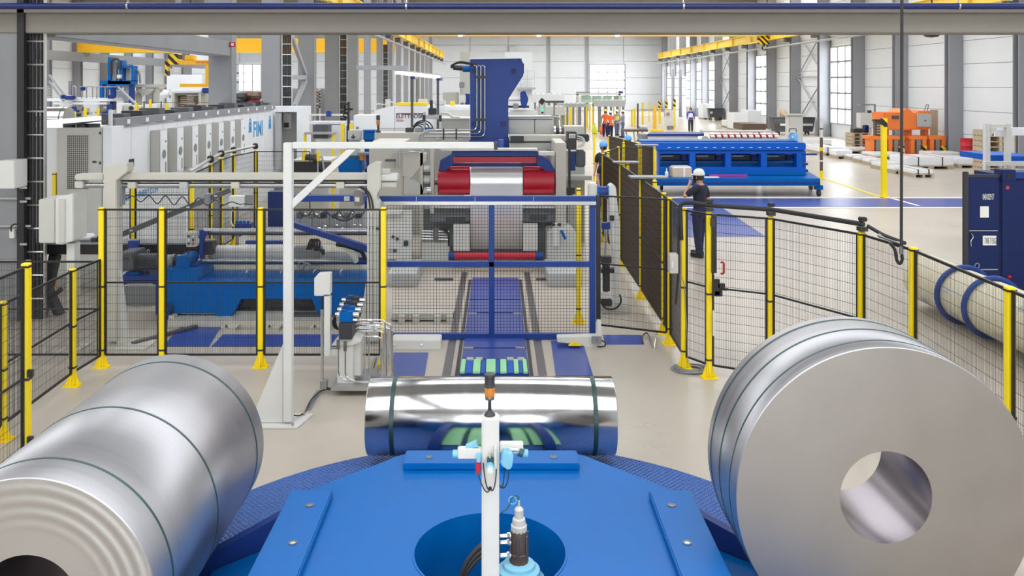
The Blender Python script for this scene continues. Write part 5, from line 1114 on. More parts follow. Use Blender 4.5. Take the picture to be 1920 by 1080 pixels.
part(eo, 'rail', 'grey_light', 700, 880, 240, 242, d-0.2, d-0.1); part(eo, 'white_duct', 'paint_white', 830, 881, 206, 219, d-0.5, d-0.05)
# ================================================================ FAR CENTRE OF THE LINE
R2 = random.Random(5)
d = 52
fp_ = thing('far_stacker', 'pale grey panelled tower with a railed platform at the far end of the line', 'machine', (PXx(950, d), d, 0))
MB().box(PXx(862, d), PXx(882, d), d, d+1.5, 0, PZ(97, d)).build('tower', 'cab_grey', fp_, smooth=0); MB().box(PXx(946, d), PXx(998, d), d, d+2, 0, PZ(98, d)).build('tower', 'cab_white', fp_, smooth=0)
MB().box(PXx(829, d), PXx(858, d), d+0.5, d+2, 0, PZ(173, d)).build('hopper', 'cab_grey', fp_, smooth=0)
for x in (975, 988, 1002): part(fp_, 'platform_post', 'paint_white', x, x+1, 132, 165, d-0.5, d-0.45)
for y in (132, 148): part(fp_, 'platform_rail', 'paint_white', 975, 1003, y, y+1, d-0.5, d-0.45)
part(fp_, 'platform', 'grey_light', 970, 1004, 164, 168, d-0.6, d)
pr = thing('filter_head', 'small white control box with pipes hung beside the blue tower', 'control box', (PXx(868, 34), 34, 0))
part(pr, 'box', 'paint_white', 860, 873, 178, 193, 33.9, 34.2, bevel=0.02); pcyl(pr, 'pipe', 'grey_light', 866, 178, 866, 160, 34.1, 4); part(pr, 'head', 'grey_mid', 861, 871, 154, 165, 34.0, 34.3, bevel=0.02); part(pr, 'blue_stand', 'blue_dark', 872, 881, 176, 202, 34.2, 34.5); MB().box(PXx(864, 34), PXx(869, 34), 34, 34.2, 0, PZ(193, 34)).build('stand', 'grey_mid', pr, smooth=0)
d = 27
br = thing('blue_robot', 'blue robot gripper with white cylinders beside the blue tower', 'robot', (PXx(985, d), d, 0))
MB().pprism([(976, 172), (985, 170), (991, 186), (986, 203), (979, 203), (976, 188)], d, d+0.5).build('arm', 'blue_dark', br, bevel=0.02)
pcyl(br, 'cylinder', 'paint_white', 953, 186, 978, 186, d+0.2, 4); part(br, 'housing', 'paint_white', 953, 1008, 206, 219, d+0.2, d+1.0, bevel=0.06); part(br, 'panel_unit', 'grey_mid', 962, 972, 194, 204, d, d+0.15); part(br, 'dark_rail', 'charcoal', 953, 992, 198, 202, d+0.3, d+0.5)
MB().box(PXx(955, d), PXx(1006, d), d+0.3, d+0.9, 0, PZ(219, d)).build('base', 'cab_grey', br, smooth=0)
sg = thing('signal_column', 'slim grey signal column with black heads and a green lamp', 'beacon', (PXx(1016, 29), 29, 0))
for x in (1010, 1019): MB().box(PXx(x, 29), PXx(x+3, 29), 29, 29.1, 0, PZ(190, 29)).build('post', 'grey_light', sg, smooth=0)
MB().bar(P(1013, 194, 28.9), P(1019, 186, 28.9), 0.1, 0.16).build('black_head', 'black', sg); pcyl(sg, 'green_lamp', 'green_lamp', 1017, 204, 1017, 209, 28.9, 2); part(sg, 'lamp_base', 'charcoal', 1015, 1019, 209.5, 213, 28.85, 28.95)
# long far conveyors, white rolls
for i, (x0, x1, y0, y1, dd, m, lab) in enumerate([
        (1000, 1058, 176, 192, 60, 'cab_white', 'white sloping conveyor housing at the far end of the line'), (1050, 1100, 194, 201, 56, 'grey_light', 'pale grey roller table far along the line'),
        (1085, 1140, 183, 193, 70, 'film_white', 'white wrapped machine bed far along the line'), (1010, 1060, 200, 216, 44, 'cab_grey', 'grey machine bed behind the yellow guard posts'),
        (1120, 1172, 188, 200, 62, 'grey_light', 'grey roller bed below the far glazed wall field')]):
    o = thing('roller_table', lab, 'conveyor', (PXx((x0+x1)/2, dd), dd, 0))
    MB().pb(x0, x1, y0, y1, dd, dd+2.5).build('bed', m, o, smooth=0)
    for j in range(5): x = x0+2+(x1-x0-6)*j/4; MB().box(PXx(x, dd), PXx(x+3, dd), dd+0.1, dd+0.4, 0, PZ(y1, dd)).build('leg', 'grey_mid', o, smooth=0)
    for j in range(6): x = x0+4+(x1-x0-8)*j/5; MB().cyl(P(x, y0-1, dd+0.05), P(x, y0-1, dd+2.3), 0.05, n=8).build('roller', 'steel', o)
gf = thing('portal_frame', 'pale steel portal frame with green glass guards at the far end of the line', 'frame structure', (PXx(1125, 66), 66, 0))
for x in (1081, 1160): MB().box(PXx(x, 66), PXx(x+4, 66), 66, 66.3, 0, PZ(176, 66)).build('post', 'cab_grey', gf, smooth=0)
part(gf, 'lintel', 'cab_grey', 1080, 1165, 174.5, 178, 66, 66.3); mat('green_glass', (190,224,208), 0.1, var=0.05)
for i in range(4): part(gf, 'guard_glass', 'green_glass', 1090+20*i, 1108+20*i, 179, 193, 66.4, 66.45)
pcyl(gf, 'cross_bar', 'grey_mid', 1080, 173, 1160, 173, 66.1, 1.0); pcyl(gf, 'drive', 'blue_dark', 1160, 173, 1168, 173, 66.1, 2.6)
db = thing('deflector_arm', 'dark steel deflector bar with purple tint across the far line', 'machine arm', (PXx(1040, 40), 40, 0)); part(db, 'bar', 'grey_dark', 1022, 1058, 189, 193, 40, 40.3); MB().box(PXx(1038, 40), PXx(1041, 40), 40.05, 40.25, 0, PZ(193, 40)).build('stand', 'grey_mid', db, smooth=0)
# yellow guard posts in the far middle
GF = 'yellow guard posts far along the line'
def ypost(x, y0, yb, w, lab, grp=None, m='yellow', hz=False):
    dd = 5440/(yb-160); o = thing('guard_post', lab, 'post', (PXx(x, dd), dd, 0), grp)
    ww = w*dd/F; X = PXx(x, dd)
    MB().box(X-ww/2, X+ww/2, dd, dd+ww, 0.02, PZ(y0, dd)).build('tube', m, o, smooth=0)
    MB().box(X-ww, X+ww, dd-ww*0.5, dd+ww*1.5, 0, 0.02).build('foot_plate', m, o, smooth=0)
    if hz: MB().box(X-ww*0.55, X+ww*0.55, dd-0.01, dd+ww+0.01, PZ(y0, dd)+0.002, PZ(y0-hz, dd)).build('striped_head', 'hazard', o, smooth=0)
    return o
for x, y0, yb, w in ((1040, 196, 244, 3.5), (1046, 193, 245, 4), (1052, 196, 243, 3), (1062, 214, 238, 6), (1070, 196, 240, 5), (1099, 196, 242, 5), (1106, 197, 241, 3), (1112, 200, 244, 3), (1126, 195, 236, 2.5), (1151, 190, 235, 2), (1185, 205, 236, 3), (1190, 203, 236, 3), (1205, 192, 235, 3), (1217, 190, 228, 2)):
    ypost(x, y0, yb, w, 'slim yellow guard post far along the machine line', GF)
ypost(1196, 194, 253, 3.0, 'dark brown guard post far along the machine line', None, 'brown_machine')
ypost(1228, 198, 250, 6, 'thick orange yellow post with a low yellow barrier', None, 'yellow_crane')
for x in (1237, 1250, 1265): ypost(x, 200 if x > 1260 else 202, 243 if x > 1260 else 232, 4, 'yellow gate post with a striped head far along the line', 'striped gate posts far along the line', 'yellow', 14)
fg = thing('far_gate', 'white gate panel with a round no entry mark between striped posts', 'gate', (PXx(1257, 66), 66, 0))
part(fg, 'board', 'paint_white', 1247, 1264, 206, 236, 65.5, 65.6); MB().torus(P(1252.5, 214, 65.45), 0.1, 0.025, 'y', 20, 6).build('no_entry_ring', 'red', fg); part(fg, 'top_bar', 'grey_mid', 1200, 1275, 205, 206, 65.7, 65.8); MB().box(PXx(1250, 65.6), PXx(1262, 65.6), 65.52, 65.58, 0, PZ(236, 65.5)).build('leg', 'grey_mid', fg, smooth=0)
yb_ = thing('yellow_barrier', 'low yellow steel barrier stand around the orange post', 'barrier', (PXx(1232, 58), 58, 0)); part(yb_, 'beam', 'yellow', 1220, 1245, 243, 247, 58.2, 58.6)
for x in (1221, 1240): MB().box(PXx(x, 58.3), PXx(x+4, 58.3), 58.25, 58.5, 0, PZ(247, 58.2)).build('leg', 'yellow', yb_, smooth=0)
tb = thing('work_trestle', 'brown work trestle with tools behind the fence posts', 'trestle', (PXx(1195, 45), 45, 0)); part(tb, 'top', 'brown_machine', 1172, 1215, 243, 247, 45, 46)
for x in (1174, 1188, 1204): MB().bar(P(x, 247, 45.2), V(PXx(x+6, 45), 45.3, 0), 0.08, 0.08).build('leg', 'cab_grey', tb)
part(tb, 'cover', 'film_white', 1198, 1218, 236, 242.5, 45.2, 45.9, bevel=0.1)
# ================================================================ RIGHT: BLUE PRESS
d = 27.0
bp = thing('blue_shear', 'long bright blue machine frame with five openings and a low platform', 'machine', (PXx(1380, d), d+1, 0))
m = MB()
xs = [1246, 1292, 1304, 1360, 1371, 1427, 1438, 1493, 1511]
m.pb(1235, 1511, 283, 288, d, d+0.35); m.pb(1235, 1511, 314, 326, d, d+0.35); m.pb(1235, 1238, 288, 314, d, d+0.35)
for x0, x1 in ((1293, 1304), (1360, 1371), (1427, 1438), (1494, 1504)): m.pb(x0, x1, 288, 314, d, d+0.35)
m.build('front_frame', 'blue_bright', bp, smooth=0)
MB().pb(1203, 1511, 268, 282.5, d-0.05, d+1.2).build('top_beam', 'blue_bright', bp, smooth=0, bevel=0.02)
part(bp, 'top_ledge', 'blue', 1203, 1495, 264, 267.6, d+0.3, d+1.2); part(bp, 'lower_flange', 'blue', 1235, 1510, 322, 328, d-0.1, d-0.005)
part(bp, 'back_wall', 'blue_bright', 1235, 1511, 286, 328, d+1.2, d+1.3); part(bp, 'inner_beam', 'blue', 1238, 1504, 305, 313, d+0.45, d+1.1)
for i in range(5):
    x = 1240+66*i if i < 4 else 1470
    if i < 4:
        part(bp, 'dark_slot', 'charcoal', x, x+34, 292, 299, d+0.5, d+0.6); part(bp, 'slot_light', 'paint_white', x, x+22, 292, 293.6, d+0.46, d+0.49); part(bp, 'actuator', 'blue_dark', x+38, x+50, 290, 301, d+0.4, d+0.7, bevel=0.02)
for i in range(15): part(bp, 'edge_clip', 'cab_white', 1252+17*i, 1258+17*i, 276.2, 277.2, d-0.06, d-0.051)
part(bp, 'end_stop', 'blue_dark', 1504, 1515, 306, 310, d+0.1, d+0.3); part(bp, 'end_arm', 'blue_dark', 1505, 1532, 288, 291, d+0.4, d+0.6); part(bp, 'end_arm', 'blue_dark', 1504, 1515, 318, 323, d+0.4, d+0.8)
MB().prism([(PXx(1205, 26.0), 26.0), (PXx(1538, 26.0), 26.0), (PXx(1515, 28.2), 28.2), (PXx(1235, 28.2), 28.2)], 0.34, 0.56, 'z').build('platform', 'blue', bp, smooth=0)
MB().box(PXx(1250, 27), PXx(1500, 27), 27.0, 28.0, 0.56, 0.66).build('riser', 'blue', bp, smooth=0)
part(bp, 'platform_edge', 'blue_dark', 1205, 1538, 341, 344, 25.97, 25.99); 
for x, y in ((1535, 26.2), (1210, 26.2), (1520, 27.8), (1240, 27.8)):
    X = PXx(x, y); w = MB().box(X-0.12, X+0.1, y-0.1, y+0.1, 0.2, 0.34).build('caster_fork', 'blue', bp, smooth=0); MB().cyl((X-0.04, y, 0.1), (X+0.04, y, 0.1), 0.1, n=16).build('caster_wheel', 'charcoal', w)
cbx2 = thing('cardboard_box', 'brown cardboard box with tape on the blue platform behind the man', 'box', (PXx(1278, 26.6), 26.6, 0.56)); MB().pb(1261, 1297, 315, 331.9, 26.4, 26.95).build('carton', 'cardboard', cbx2, smooth=0); MB().pb(1281, 1285, 315, 331.8, 26.39, 26.398).build('tape', 'paper', cbx2, smooth=0); MB().pprism([(1261, 314.8), (1264, 312), (1294, 312), (1297, 314.8)], 26.5, 26.9).build('wrinkled_film', 'film_white', cbx2)
btl = thing('spray_bottle', 'small white bottle beside the cardboard box', 'bottle', (PXx(1250, 26.4), 26.4, 0.56)); q = V(PXx(1250, 26.4), 26.4, 0.56); MB().lathe([(0.05, 0), (0.055, 0.02), (0.055, 0.15), (0.02, 0.19), (0.02, 0.24)], q, 14).build('flask', 'film_white', btl); MB().lathe([(0.022, 0.24), (0.022, 0.28), (0, 0.285)], q, 12).build('screw_cap', 'paint_white', btl)
part_ = MB().box(PXx(1330, 26.5), PXx(1402, 26.5), 26.5, 26.6, 0.561, 0.62).build('magenta_bar', 'magenta', bevel=0.01, label='magenta bar lying on the blue platform', cat='bar')
MB().box(PXx(1298, 26.4), PXx(1346, 26.4), 26.2, 26.45, 0.561, 0.575).build('paper_sheet', 'paper', smooth=0, label='white sheet of paper on the blue platform', cat='paper')
# machine behind with blue lid and grey body
gl_ = thing('lidded_machine', 'pale machine body with a flat blue lid behind the blue machine frame', 'machine', (PXx(1265, 34), 34, 0))
MB().prism([(PXx(1214, 34), 34), (PXx(1320, 34), 34), (PXx(1318, 35.5), 35.5), (PXx(1220, 35.5), 35.5)], PZ(255, 34), PZ(251, 34), 'z').build('lid', 'blue_dark', gl_, smooth=0); MB().box(PXx(1216, 34), PXx(1310, 34), 34.1, 35.4, 0, PZ(255.2, 34)).build('body', 'cab_white', gl_, smooth=0)
pcyl(gl_, 'round_cover', 'cab_grey', 1322, 262, 1322, 262, 34.0, 7, d1=34.4, seg=20); part(gl_, 'grey_end', 'grey_mid', 1203, 1214, 252, 266, 34.2, 35.2)
rcv = thing('roller_conveyor', 'roller conveyor with white rollers over a red strip and pale frame', 'conveyor', (PXx(1400, 33), 33, 0))
MB().box(PXx(1330, 33), PXx(1462, 33), 33.9, 34.6, PZ(248, 33.9), PZ(245.5, 33.9)).build('top_rail', 'cab_grey', rcv, smooth=0); part(rcv, 'red_strip', 'red', 1332, 1458, 252, 259, 33.5, 33.6); part(rcv, 'frame', 'grey_light', 1330, 1458, 260, 265, 33.2, 33.5)
for i in range(11): MB().bar(P(1337+12*i, 257, 33.3), P(1333+12*i, 250, 33.8), 0.16, 0.05).build('roller', 'paint_white', rcv)
for i in range(8): MB().box(PXx(1335+16*i, 33.3), PXx(1340+16*i, 33.3), 33.3, 33.5, 0, PZ(265, 33.2)).build('leg', 'grey_mid', rcv, smooth=0)
for i in range(9): part(rcv, 'dark_gap', 'charcoal', 1336+13*i, 1343+13*i, 262, 264.5, 33.17, 33.19)
bm2 = thing('blue_fan', 'round light blue fan motor with a rim and handle on the blue machine frame', 'motor', P(1487, 267, 28)); mat('blue_pale', (110,170,216), 0.4)
pcyl(bm2, 'housing', 'blue_pale', 1486.5, 257, 1486.5, 257, 27.8, 10, d1=28.3, seg=28); pcyl(bm2, 'hub', 'paint_white', 1486.5, 257, 1486.5, 257, 27.78, 2, d1=27.74); MB().torus(P(1486.5, 257, 27.8), 0.165, 0.018, 'y', 28, 6).build('rim', 'paint_white', bm2)
ptube(bm2, 'carry_bar', 'grey_dark', [(1480, 248), (1480, 241), (1493, 241), (1493, 248)], 28.0, 0.9, 0.05); MB().pb(1480, 1494, 265, 269, 27.9, 28.2).build('foot', 'blue_pale', bm2)
wp = thing('white_tower_post', 'thick white curved machine post behind the light blue fan', 'post', (PXx(1492, 38), 38, 0)); MB().box(PXx(1479, 38), PXx(1506, 38), 38, 38.5, 0, PZ(217, 38)).build('shaft', 'paint_white', wp, bevel=0.04); part(wp, 'top_bracket', 'paint_cream', 1477, 1508, 214, 217, 37.9, 38.5)
# bins
def skip_bin(x0, x1, y0, yb, lab, m='grey_dark'):
    dd = 5440/(yb-160); o = thing('waste_container', lab, 'bin', (PXx((x0+x1)/2, dd), dd, 0)); s = dd/F
    MB().pprism([(x0, y0), (x1, y0), (x1-(x1-x0)*0.06, yb-6), (x0+(x1-x0)*0.06, yb-6)], dd, dd+0.9).build('tub', m, o, bevel=0.03); MB().pb(x0-1, x1+1, y0-2, y0-0.2, dd-0.05, dd+0.95).build('lid', m, o, bevel=0.02)
    for f in (0.15, 0.85):
        X = PXx(x0+(x1-x0)*f, dd)
        for yy in (0.12, 0.75): MB().cyl((X-0.03, dd+yy, 0.1), (X+0.03, dd+yy, 0.1), 0.1, n=12).build('caster_wheel', 'black', o); 
        MB().box(X-0.02, X+0.02, dd+0.1, dd+0.8, 0.1, PZ(yb-6, dd)).build('axle_plate', 'charcoal', o, smooth=0)
    return o
b1 = skip_bin(1330, 1357, 205, 226, 'grey four wheeled waste container near the striped gate'); part(b1, 'sticker', 'paper', 1332, 1336, 209, 213, 82.38, 82.41)
b2 = skip_bin(1450, 1529, 222, 253, 'large black waste container behind the white curved post'); 
for x0, x1 in ((1464, 1480), (1506, 1524)): part(b2, 'white_shelf', 'paint_white', x0, x1, 232, 236, 58.1, 58.3)
part(b2, 'sack', 'cardboard', 1462, 1478, 205, 219.5, 58.6, 59.2, bevel=0.15)
md = MB().pb(1393, 1437, 232, 244, 48, 50).build('dark_crate', 'brown_machine', bevel=0.03, label='dark purple brown crate behind the roller conveyor', cat='crate'); 
tcv = thing('crate_stand', 'pale stand carrying the dark crate', 'stand', (PXx(1415, 48.5), 48.5, 0)); MB().box(PXx(1394, 48), PXx(1436, 48), 48.2, 49.8, PZ(246, 48), PZ(244.2, 48)).build('top', 'cab_grey', tcv, smooth=0)
for x in (1397, 1430): MB().box(PXx(x, 48), PXx(x+4, 48), 48.3, 49.7, 0, PZ(246.2, 48)).build('leg', 'cab_grey', tcv, smooth=0)
# ---- striped pole and yellow bollard
dd = 5440/(335-160); sp2 = thing('striped_pole', 'tall pole banded black, white and yellow beside the blue platform', 'pole', (PXx(1540, dd), dd, 0))
MB().cyl((PXx(1540, dd), dd, 0), (PXx(1540, dd), dd, PZ(224, dd)), 0.055, n=12).build('shaft', 'brown_machine', sp2)
for i, (y0, y1, m) in enumerate(((222, 240, 'paint_white'), (243, 258, 'paint_white'), (276, 283, 'yellow_crane'), (300, 303, 'paint_white'), (320, 335, 'yellow'))): MB().cyl((PXx(1540, dd), dd, max(0.001, PZ(y1, dd))), (PXx(1540, dd), dd, PZ(y0, dd)), 0.062, n=12).build('band', m, sp2)
MB().cyl((PXx(1540, dd), dd, 0), (PXx(1540, dd), dd, 0.02), 0.14, n=16).build('foot_plate', 'yellow', sp2)
dd = 5440/(370-160); bo2 = ypost(1659, 238, 370, 8.5, 'tall yellow bollard post with a striped black and yellow head', None, 'yellow', 16)
# ---- wrapped goods on pallets
PG = 'white film wrapped stacks on pallets'
def wrapped(x0, x1, y0, yb, dp, lab, strap=0, lean=0.0):
    dd = 5440/(yb-160); o = thing('wrapped_pallet', lab, 'pallet load', (PXx((x0+x1)/2, dd), dd, 0), PG if lab.startswith('low') else None)
    X0, X1 = PXx(x0, dd), PXx(x1, dd); hp = 0.13
    MB().box(X0, X1, dd, dd+dp, 0.10, hp).build('deck', 'wood', o, smooth=0)
    for f in (0.02, 0.45, 0.86): MB().box(X0+(X1-X0)*f, X0+(X1-X0)*(f+0.12), dd, dd+dp, 0.0, 0.1).build('block', 'wood', o, smooth=0)
    MB().box(X0+0.02, X1-0.02, dd+0.02, dd+dp-0.02, hp+0.001, PZ(y0, dd)).build('wrapped_stack', 'film_white', o, bevel=0.03)
    for i in range(strap):
        xx = X0+(X1-X0)*(0.25+0.5*i/max(1, strap-1)); MB().box(xx-0.015, xx+0.015, dd-0.004, dd+dp+0.004, 0.1, PZ(y0, dd)+0.006).build('strap', 'charcoal', o, smooth=0)
    return o
lowp = [(1712, 1752, 318, 333, 1.2, 'small white wrapped load with two dark straps at the row end', 2), (1675, 1716, 313, 326, 0.9, 'low wrapped load next to the strapped small load', 0), (1650, 1690, 305, 319, 0.9, 'low wrapped load behind the black hanging hose', 0), (1630, 1668, 299, 311, 0.8, 'low wrapped load crossed by the yellow bollard', 0), (1612, 1646, 295, 306, 0.8, 'low wrapped load next to the bollard', 0), (1595, 1625, 291, 301, 0.8, 'low wrapped load in the middle of the row', 0), (1568, 1600, 282, 298, 0.9, 'low wrapped load near the striped pole', 0), (1545, 1575, 276, 292, 2.5, 'wrapped load with dark feet beside the striped pole', 1),
        (1700, 1790, 295, 317, 1.6, 'long grey wrapped load with two black straps', 2), (1795, 1858, 297, 315, 1.5, 'grey wrapped load with paper label on pallets', 0), (1640, 1700, 288, 299, 1.5, 'long wrapped load below the orange grab', 0), (1745, 1805, 286, 299, 1.2, 'long pale wrapped load in front of the red drum', 0), (1590, 1640, 278, 288, 1.2, 'wide wrapped load below the window bay', 0),
        (1510, 1560, 262, 276, 2.0, 'white wrapped load behind the striped pole', 0), (1362, 1400, 226, 240, 1.6, 'wide white wrapped load next to the grey waste container', 0), (1318, 1336, 195, 224, 2.0, 'tall stack of white sheets by the wall', 0), (1376, 1398, 212, 245, 2.0, 'white wrapped sheets behind the dark crate', 0), (1402, 1428, 207, 242, 2.0, 'white wrapped sheets beside the window light', 0)]
for a in lowp: wrapped(*a)
# ---- orange C-grab
d = 41.0
og = thing('orange_grab', 'large orange coil grab with grey control box and striped arms', 'lifting device', (PXx(1700, d), d, 0))
MB().pprism([(1657, 211), (1690, 211), (1697, 204), (1706, 204), (1712, 212), (1720, 212), (1722, 208), (1746, 208), (1746, 240), (1741, 243), (1690, 244), (1662, 244)], d, d+1.4).build('beam', 'orange', og, bevel=0.04)
part(og, 'control_box', 'grey_light', 1722, 1747, 213, 238, d-0.2, d-0.01, bevel=0.02); pcyl(og, 'knob', 'charcoal', 1735, 226, 1735, 226, d-0.21, 1.2, d1=d-0.25); part(og, 'slot', 'grey_dark', 1673, 1686, 217, 223, d-0.05, d-0.002)
ptube(og, 'guard_hoop', 'grey_mid', [(1733, 208), (1737, 196), (1741, 196), (1739, 208)], d+0.3, 0.9, 0.05)
for x in (1657, 1700, 1731): MB().box(PXx(x, d+0.6), PXx(x+6, d+0.6), d+0.4, d+0.9, 0.6, PZ(243, d+0.4)).build('hanger', 'orange', og, smooth=0)
for x0 in (1630, 1664, 1706, 1742):
    part(og, 'arm_top', 'orange', x0, x0+33, 255, 262, d-0.3, d+0.5, bevel=0.02)
    for j in range(3): part(og, 'jaw', 'orange' if j != 1 else 'grey_mid', x0+2+11*j, x0+9+11*j, 262, 289, d-0.3, d+0.3)
    for j in range(5): part(og, 'jaw_bar', 'orange', x0+4, x0+29, 264+5*j, 266+5*j, d-0.2, d+0.1)
    part(og, 'striped_tip', 'hazard', x0+22, x0+32, 274, 288, d-0.36, d-0.31)
for x in (1634, 1690, 1760): MB().box(PXx(x, d), PXx(x+8, d), d-0.1, d+0.4, 0, PZ(287, d)).build('foot', 'orange', og, smooth=0)
cyl_ = thing('grab_counterweight', 'brown ribbed block standing on the orange grab arm', 'block', P(1647, 262, d-0.25)); MB().pb(1642, 1654, 228, 255, d-0.2, d+0.1).build('block', 'brown_machine', cyl_, bevel=0.02); MB().pb(1641, 1655, 224, 228, d-0.22, d+0.12).build('head_plate', 'charcoal', cyl_, bevel=0.01)
for i in range(4):
    for j in range(2): MB().pb(1645+4*j, 1647.5+4*j, 234+5*i, 236+5*i, d-0.23, d-0.205).build('hole', 'paint_white', cyl_)
# drums
for x, y0, yb, m, lab, dd in ((1815, 259, 290, 'red_drum', 'red steel drum beside the green drum', 38.4), (1841, 263, 291, 'green_drum', 'green drum with a red banded lower half', 37.6)):
    o = thing('oil_drum', lab, 'drum', (PXx(x, dd), dd, 0)); s = 13 if m == 'red_drum' else 9; q = V(PXx(x, dd), dd, 0); r = s*dd/F; h = PZ(y0, dd)
    MB().lathe([(r, 0), (r*1.03, 0.02), (r, 0.05), (r, h*0.33), (r*1.04, h*0.35), (r, h*0.37), (r, h*0.66), (r*1.04, h*0.68), (r, h*0.7), (r, h-0.04), (r*1.03, h-0.01), (r*0.9, h-0.01), (r*0.9, h-0.03)], q, 24).build('barrel', m, o)
    if m == 'green_drum': MB().hollow(q+V(0,0,0.05), q+V(0,0,h*0.45), r*1.045, r*1.005, 24).build('lower_band', 'paint_white', o); MB().hollow(q+V(0,0,h*0.2), q+V(0,0,h*0.3), r*1.06, r*1.046, 24).build('red_band', 'red', o)
# pallet stack
PS = 'empty wooden pallets in the stack'
dd = 31.0
for i in range(9):
    z = 0.0+0.145*i*1.35; X0, X1 = PXx(1850, dd), PXx(1904, dd)
    o = thing('wooden_pallet', 'empty wooden pallet in the stack behind the white steel frame', 'pallet', ((X0+X1)/2, dd, z), PS)
    for j in range(5): MB().box(X0, X1, dd+0.2*j, dd+0.2*j+0.12, z+0.16, z+0.19).build('board', 'wood', o, smooth=0)
    for j in range(3): MB().box(X0+(X1-X0)*(0.0+0.44*j), X0+(X1-X0)*(0.0+0.44*j)+0.12, dd, dd+0.92, z+0.001, z+0.158).build('block', 'wood', o, smooth=0)
for i in range(5):
    z = 0.19*i; X0, X1 = PXx(1598, 44), PXx(1632, 44)
    o = thing('wooden_pallet', 'empty wooden pallet in the low stack beside the wall column', 'pallet', ((X0+X1)/2, 44, z), 'empty pallets by the wall column')
    for j in range(4): MB().box(X0, X1, 44+0.24*j, 44+0.24*j+0.14, z+0.15, z+0.18).build('board', 'wood', o, smooth=0)
    for j in range(3): MB().box(X0+(X1-X0)*0.44*j, X0+(X1-X0)*0.44*j+0.12, 44, 44.9, z+0.001, z+0.148).build('block', 'wood', o, smooth=0)
tl = thing('tool_case', 'dark tool cases lying on the low pallet stack', 'tool case', P(1620, 245, 44.2)); z = 0.19*5-0.01
MB().box(PXx(1603, 44), PXx(1620, 44), 44.1, 44.6, z+0.0, z+0.22).build('case', 'charcoal', tl, bevel=0.03); MB().box(PXx(1628, 44)-0.1, PXx(1633, 44)-0.05, 44.1, 44.5, z, z+0.4).build('canister', 'blue_navy', tl, bevel=0.03)
ws = thing('wall_sink_unit', 'white wall mounted work station with a small lamp by the wall column', 'work station', (PXx(1625, 46), 46, 0)); part(ws, 'cabinet', 'paint_white', 1614, 1638, 212, 240, 46, 46.6, bevel=0.02); part(ws, 'shelf', 'grey_mid', 1614, 1642, 195, 197, 46, 46.6); part(ws, 'side_post', 'grey_mid', 1640, 1642, 197, 214, 46, 46.1); MB().box(PXx(1616, 46), PXx(1636, 46), 46.1, 46.5, 0, PZ(240, 46)).build('plinth', 'paint_white', ws, smooth=0); part(ws, 'camera', 'charcoal', 1629, 1634, 207, 212, 46.1, 46.3)
lb = thing('leaning_board', 'pale wooden boards leaning against the white wall', 'board', (PXx(1760, 43), 43, 0))
for i in range(3): MB().bar(V(PXx(1746+5*i, 42.3), 42.3, 0.0), V(PXx(1746+5*i, 42.6), 42.6, PZ(206, 42.6)), 0.12, 0.04).build('plank', 'wood', lb, smooth=0)
# ---- white steel frame with blue trays (on the container roof side)
d = 17.5
wf_ = thing('steel_rack', 'white steel rack frame with blue trays behind the navy container', 'rack', (PXx(1885, d), d, 0))
for x in (1848, 1887): MB().box(PXx(x, d), PXx(x+9, d), d, d+0.1, 0, PZ(232, d)).build('post', 'paint_white', wf_, smooth=0)
for x in (1893, 1935): MB().box(PXx(x, d+1.5), PXx(x+8, d+1.5), d+1.5, d+1.6, 0, PZ(240, d+1.5)).build('post', 'paint_white', wf_, smooth=0)
part(wf_, 'top_bar', 'paint_white', 1857.5, 1886.5, 233, 239, d, d+0.1); part(wf_, 'side_bar', 'cab_white', 1896.5, 1960, 240, 254, d+0.05, d+0.25); part(wf_, 'lower_bar', 'paint_white', 1848, 1960, 303, 311, d-0.12, d-0.005)
MB().pprism([(1857.5, 240), (1870, 240), (1857.5, 256)], d+0.02, d+0.06).build('gusset', 'paint_white', wf_, smooth=0); part(wf_, 'tray', 'blue_bright', 1858, 1886, 291, 302, d+0.2, d+1.4); part(wf_, 'tray', 'blue_bright', 1897, 1950, 293, 306, d+0.1, d+1.4)
part(wf_, 'hook_plate', 'cab_white', 1866, 1888, 243, 256, d+0.3, d+0.35)
# ---- navy container with open door
d = 13.2; ZK = 2.04
nc = thing('shipping_container', 'small navy blue shipping container with an open numbered door', 'container', (8.9, d+1, 0))
xa, xb = PXx(1882, d), 11.2
m = MB()
for i in range(14):
    a = xa+0.15+(xb-xa-0.3)*i/14; m.prism([(a, d), (a+0.05, d+0.04), (a+0.12, d+0.04), (a+0.17, d)], 0.12, ZK-0.1, 'z')
m.build('front_ribs', 'blue_navy', nc, smooth=0)
MB().box(xa+0.1, xb, d+0.045, d+1.0, 0.1, ZK-0.05).build('body', 'blue_navy', nc, smooth=0)
for x in (xa, xb): MB().box(x-0.06, x+0.14, d-0.05, d+0.12, 0, ZK+0.04).build('corner_post', 'blue_navy', nc, smooth=0, bevel=0.01)
MB().box(xa-0.07, xa+0.15, d-0.07, d+0.15, ZK-0.12, ZK+0.06).build('corner_casting', 'blue_navy', nc, bevel=0.01); MB().cyl(V(xa+0.04, d-0.075, ZK-0.03), V(xa+0.04, d-0.06, ZK-0.03), 0.035, n=12).build('casting_hole', 'black', nc)
MB().box(xa+0.15, xb, d-0.03, d+0.1, ZK-0.08, ZK+0.02).build('top_rail', 'blue_dark', nc, smooth=0); MB().box(xa, xb, d-0.03, d+0.1, 0.02, 0.14).build('bottom_rail', 'blue_navy', nc, smooth=0)
xd0, xd1 = PXx(1806, d), xa-0.08
dr = MB().box(xd0, xd1, d-0.02, d+0.03, 0.1, ZK-0.02).build('door', 'blue_navy', nc, bevel=0.006)
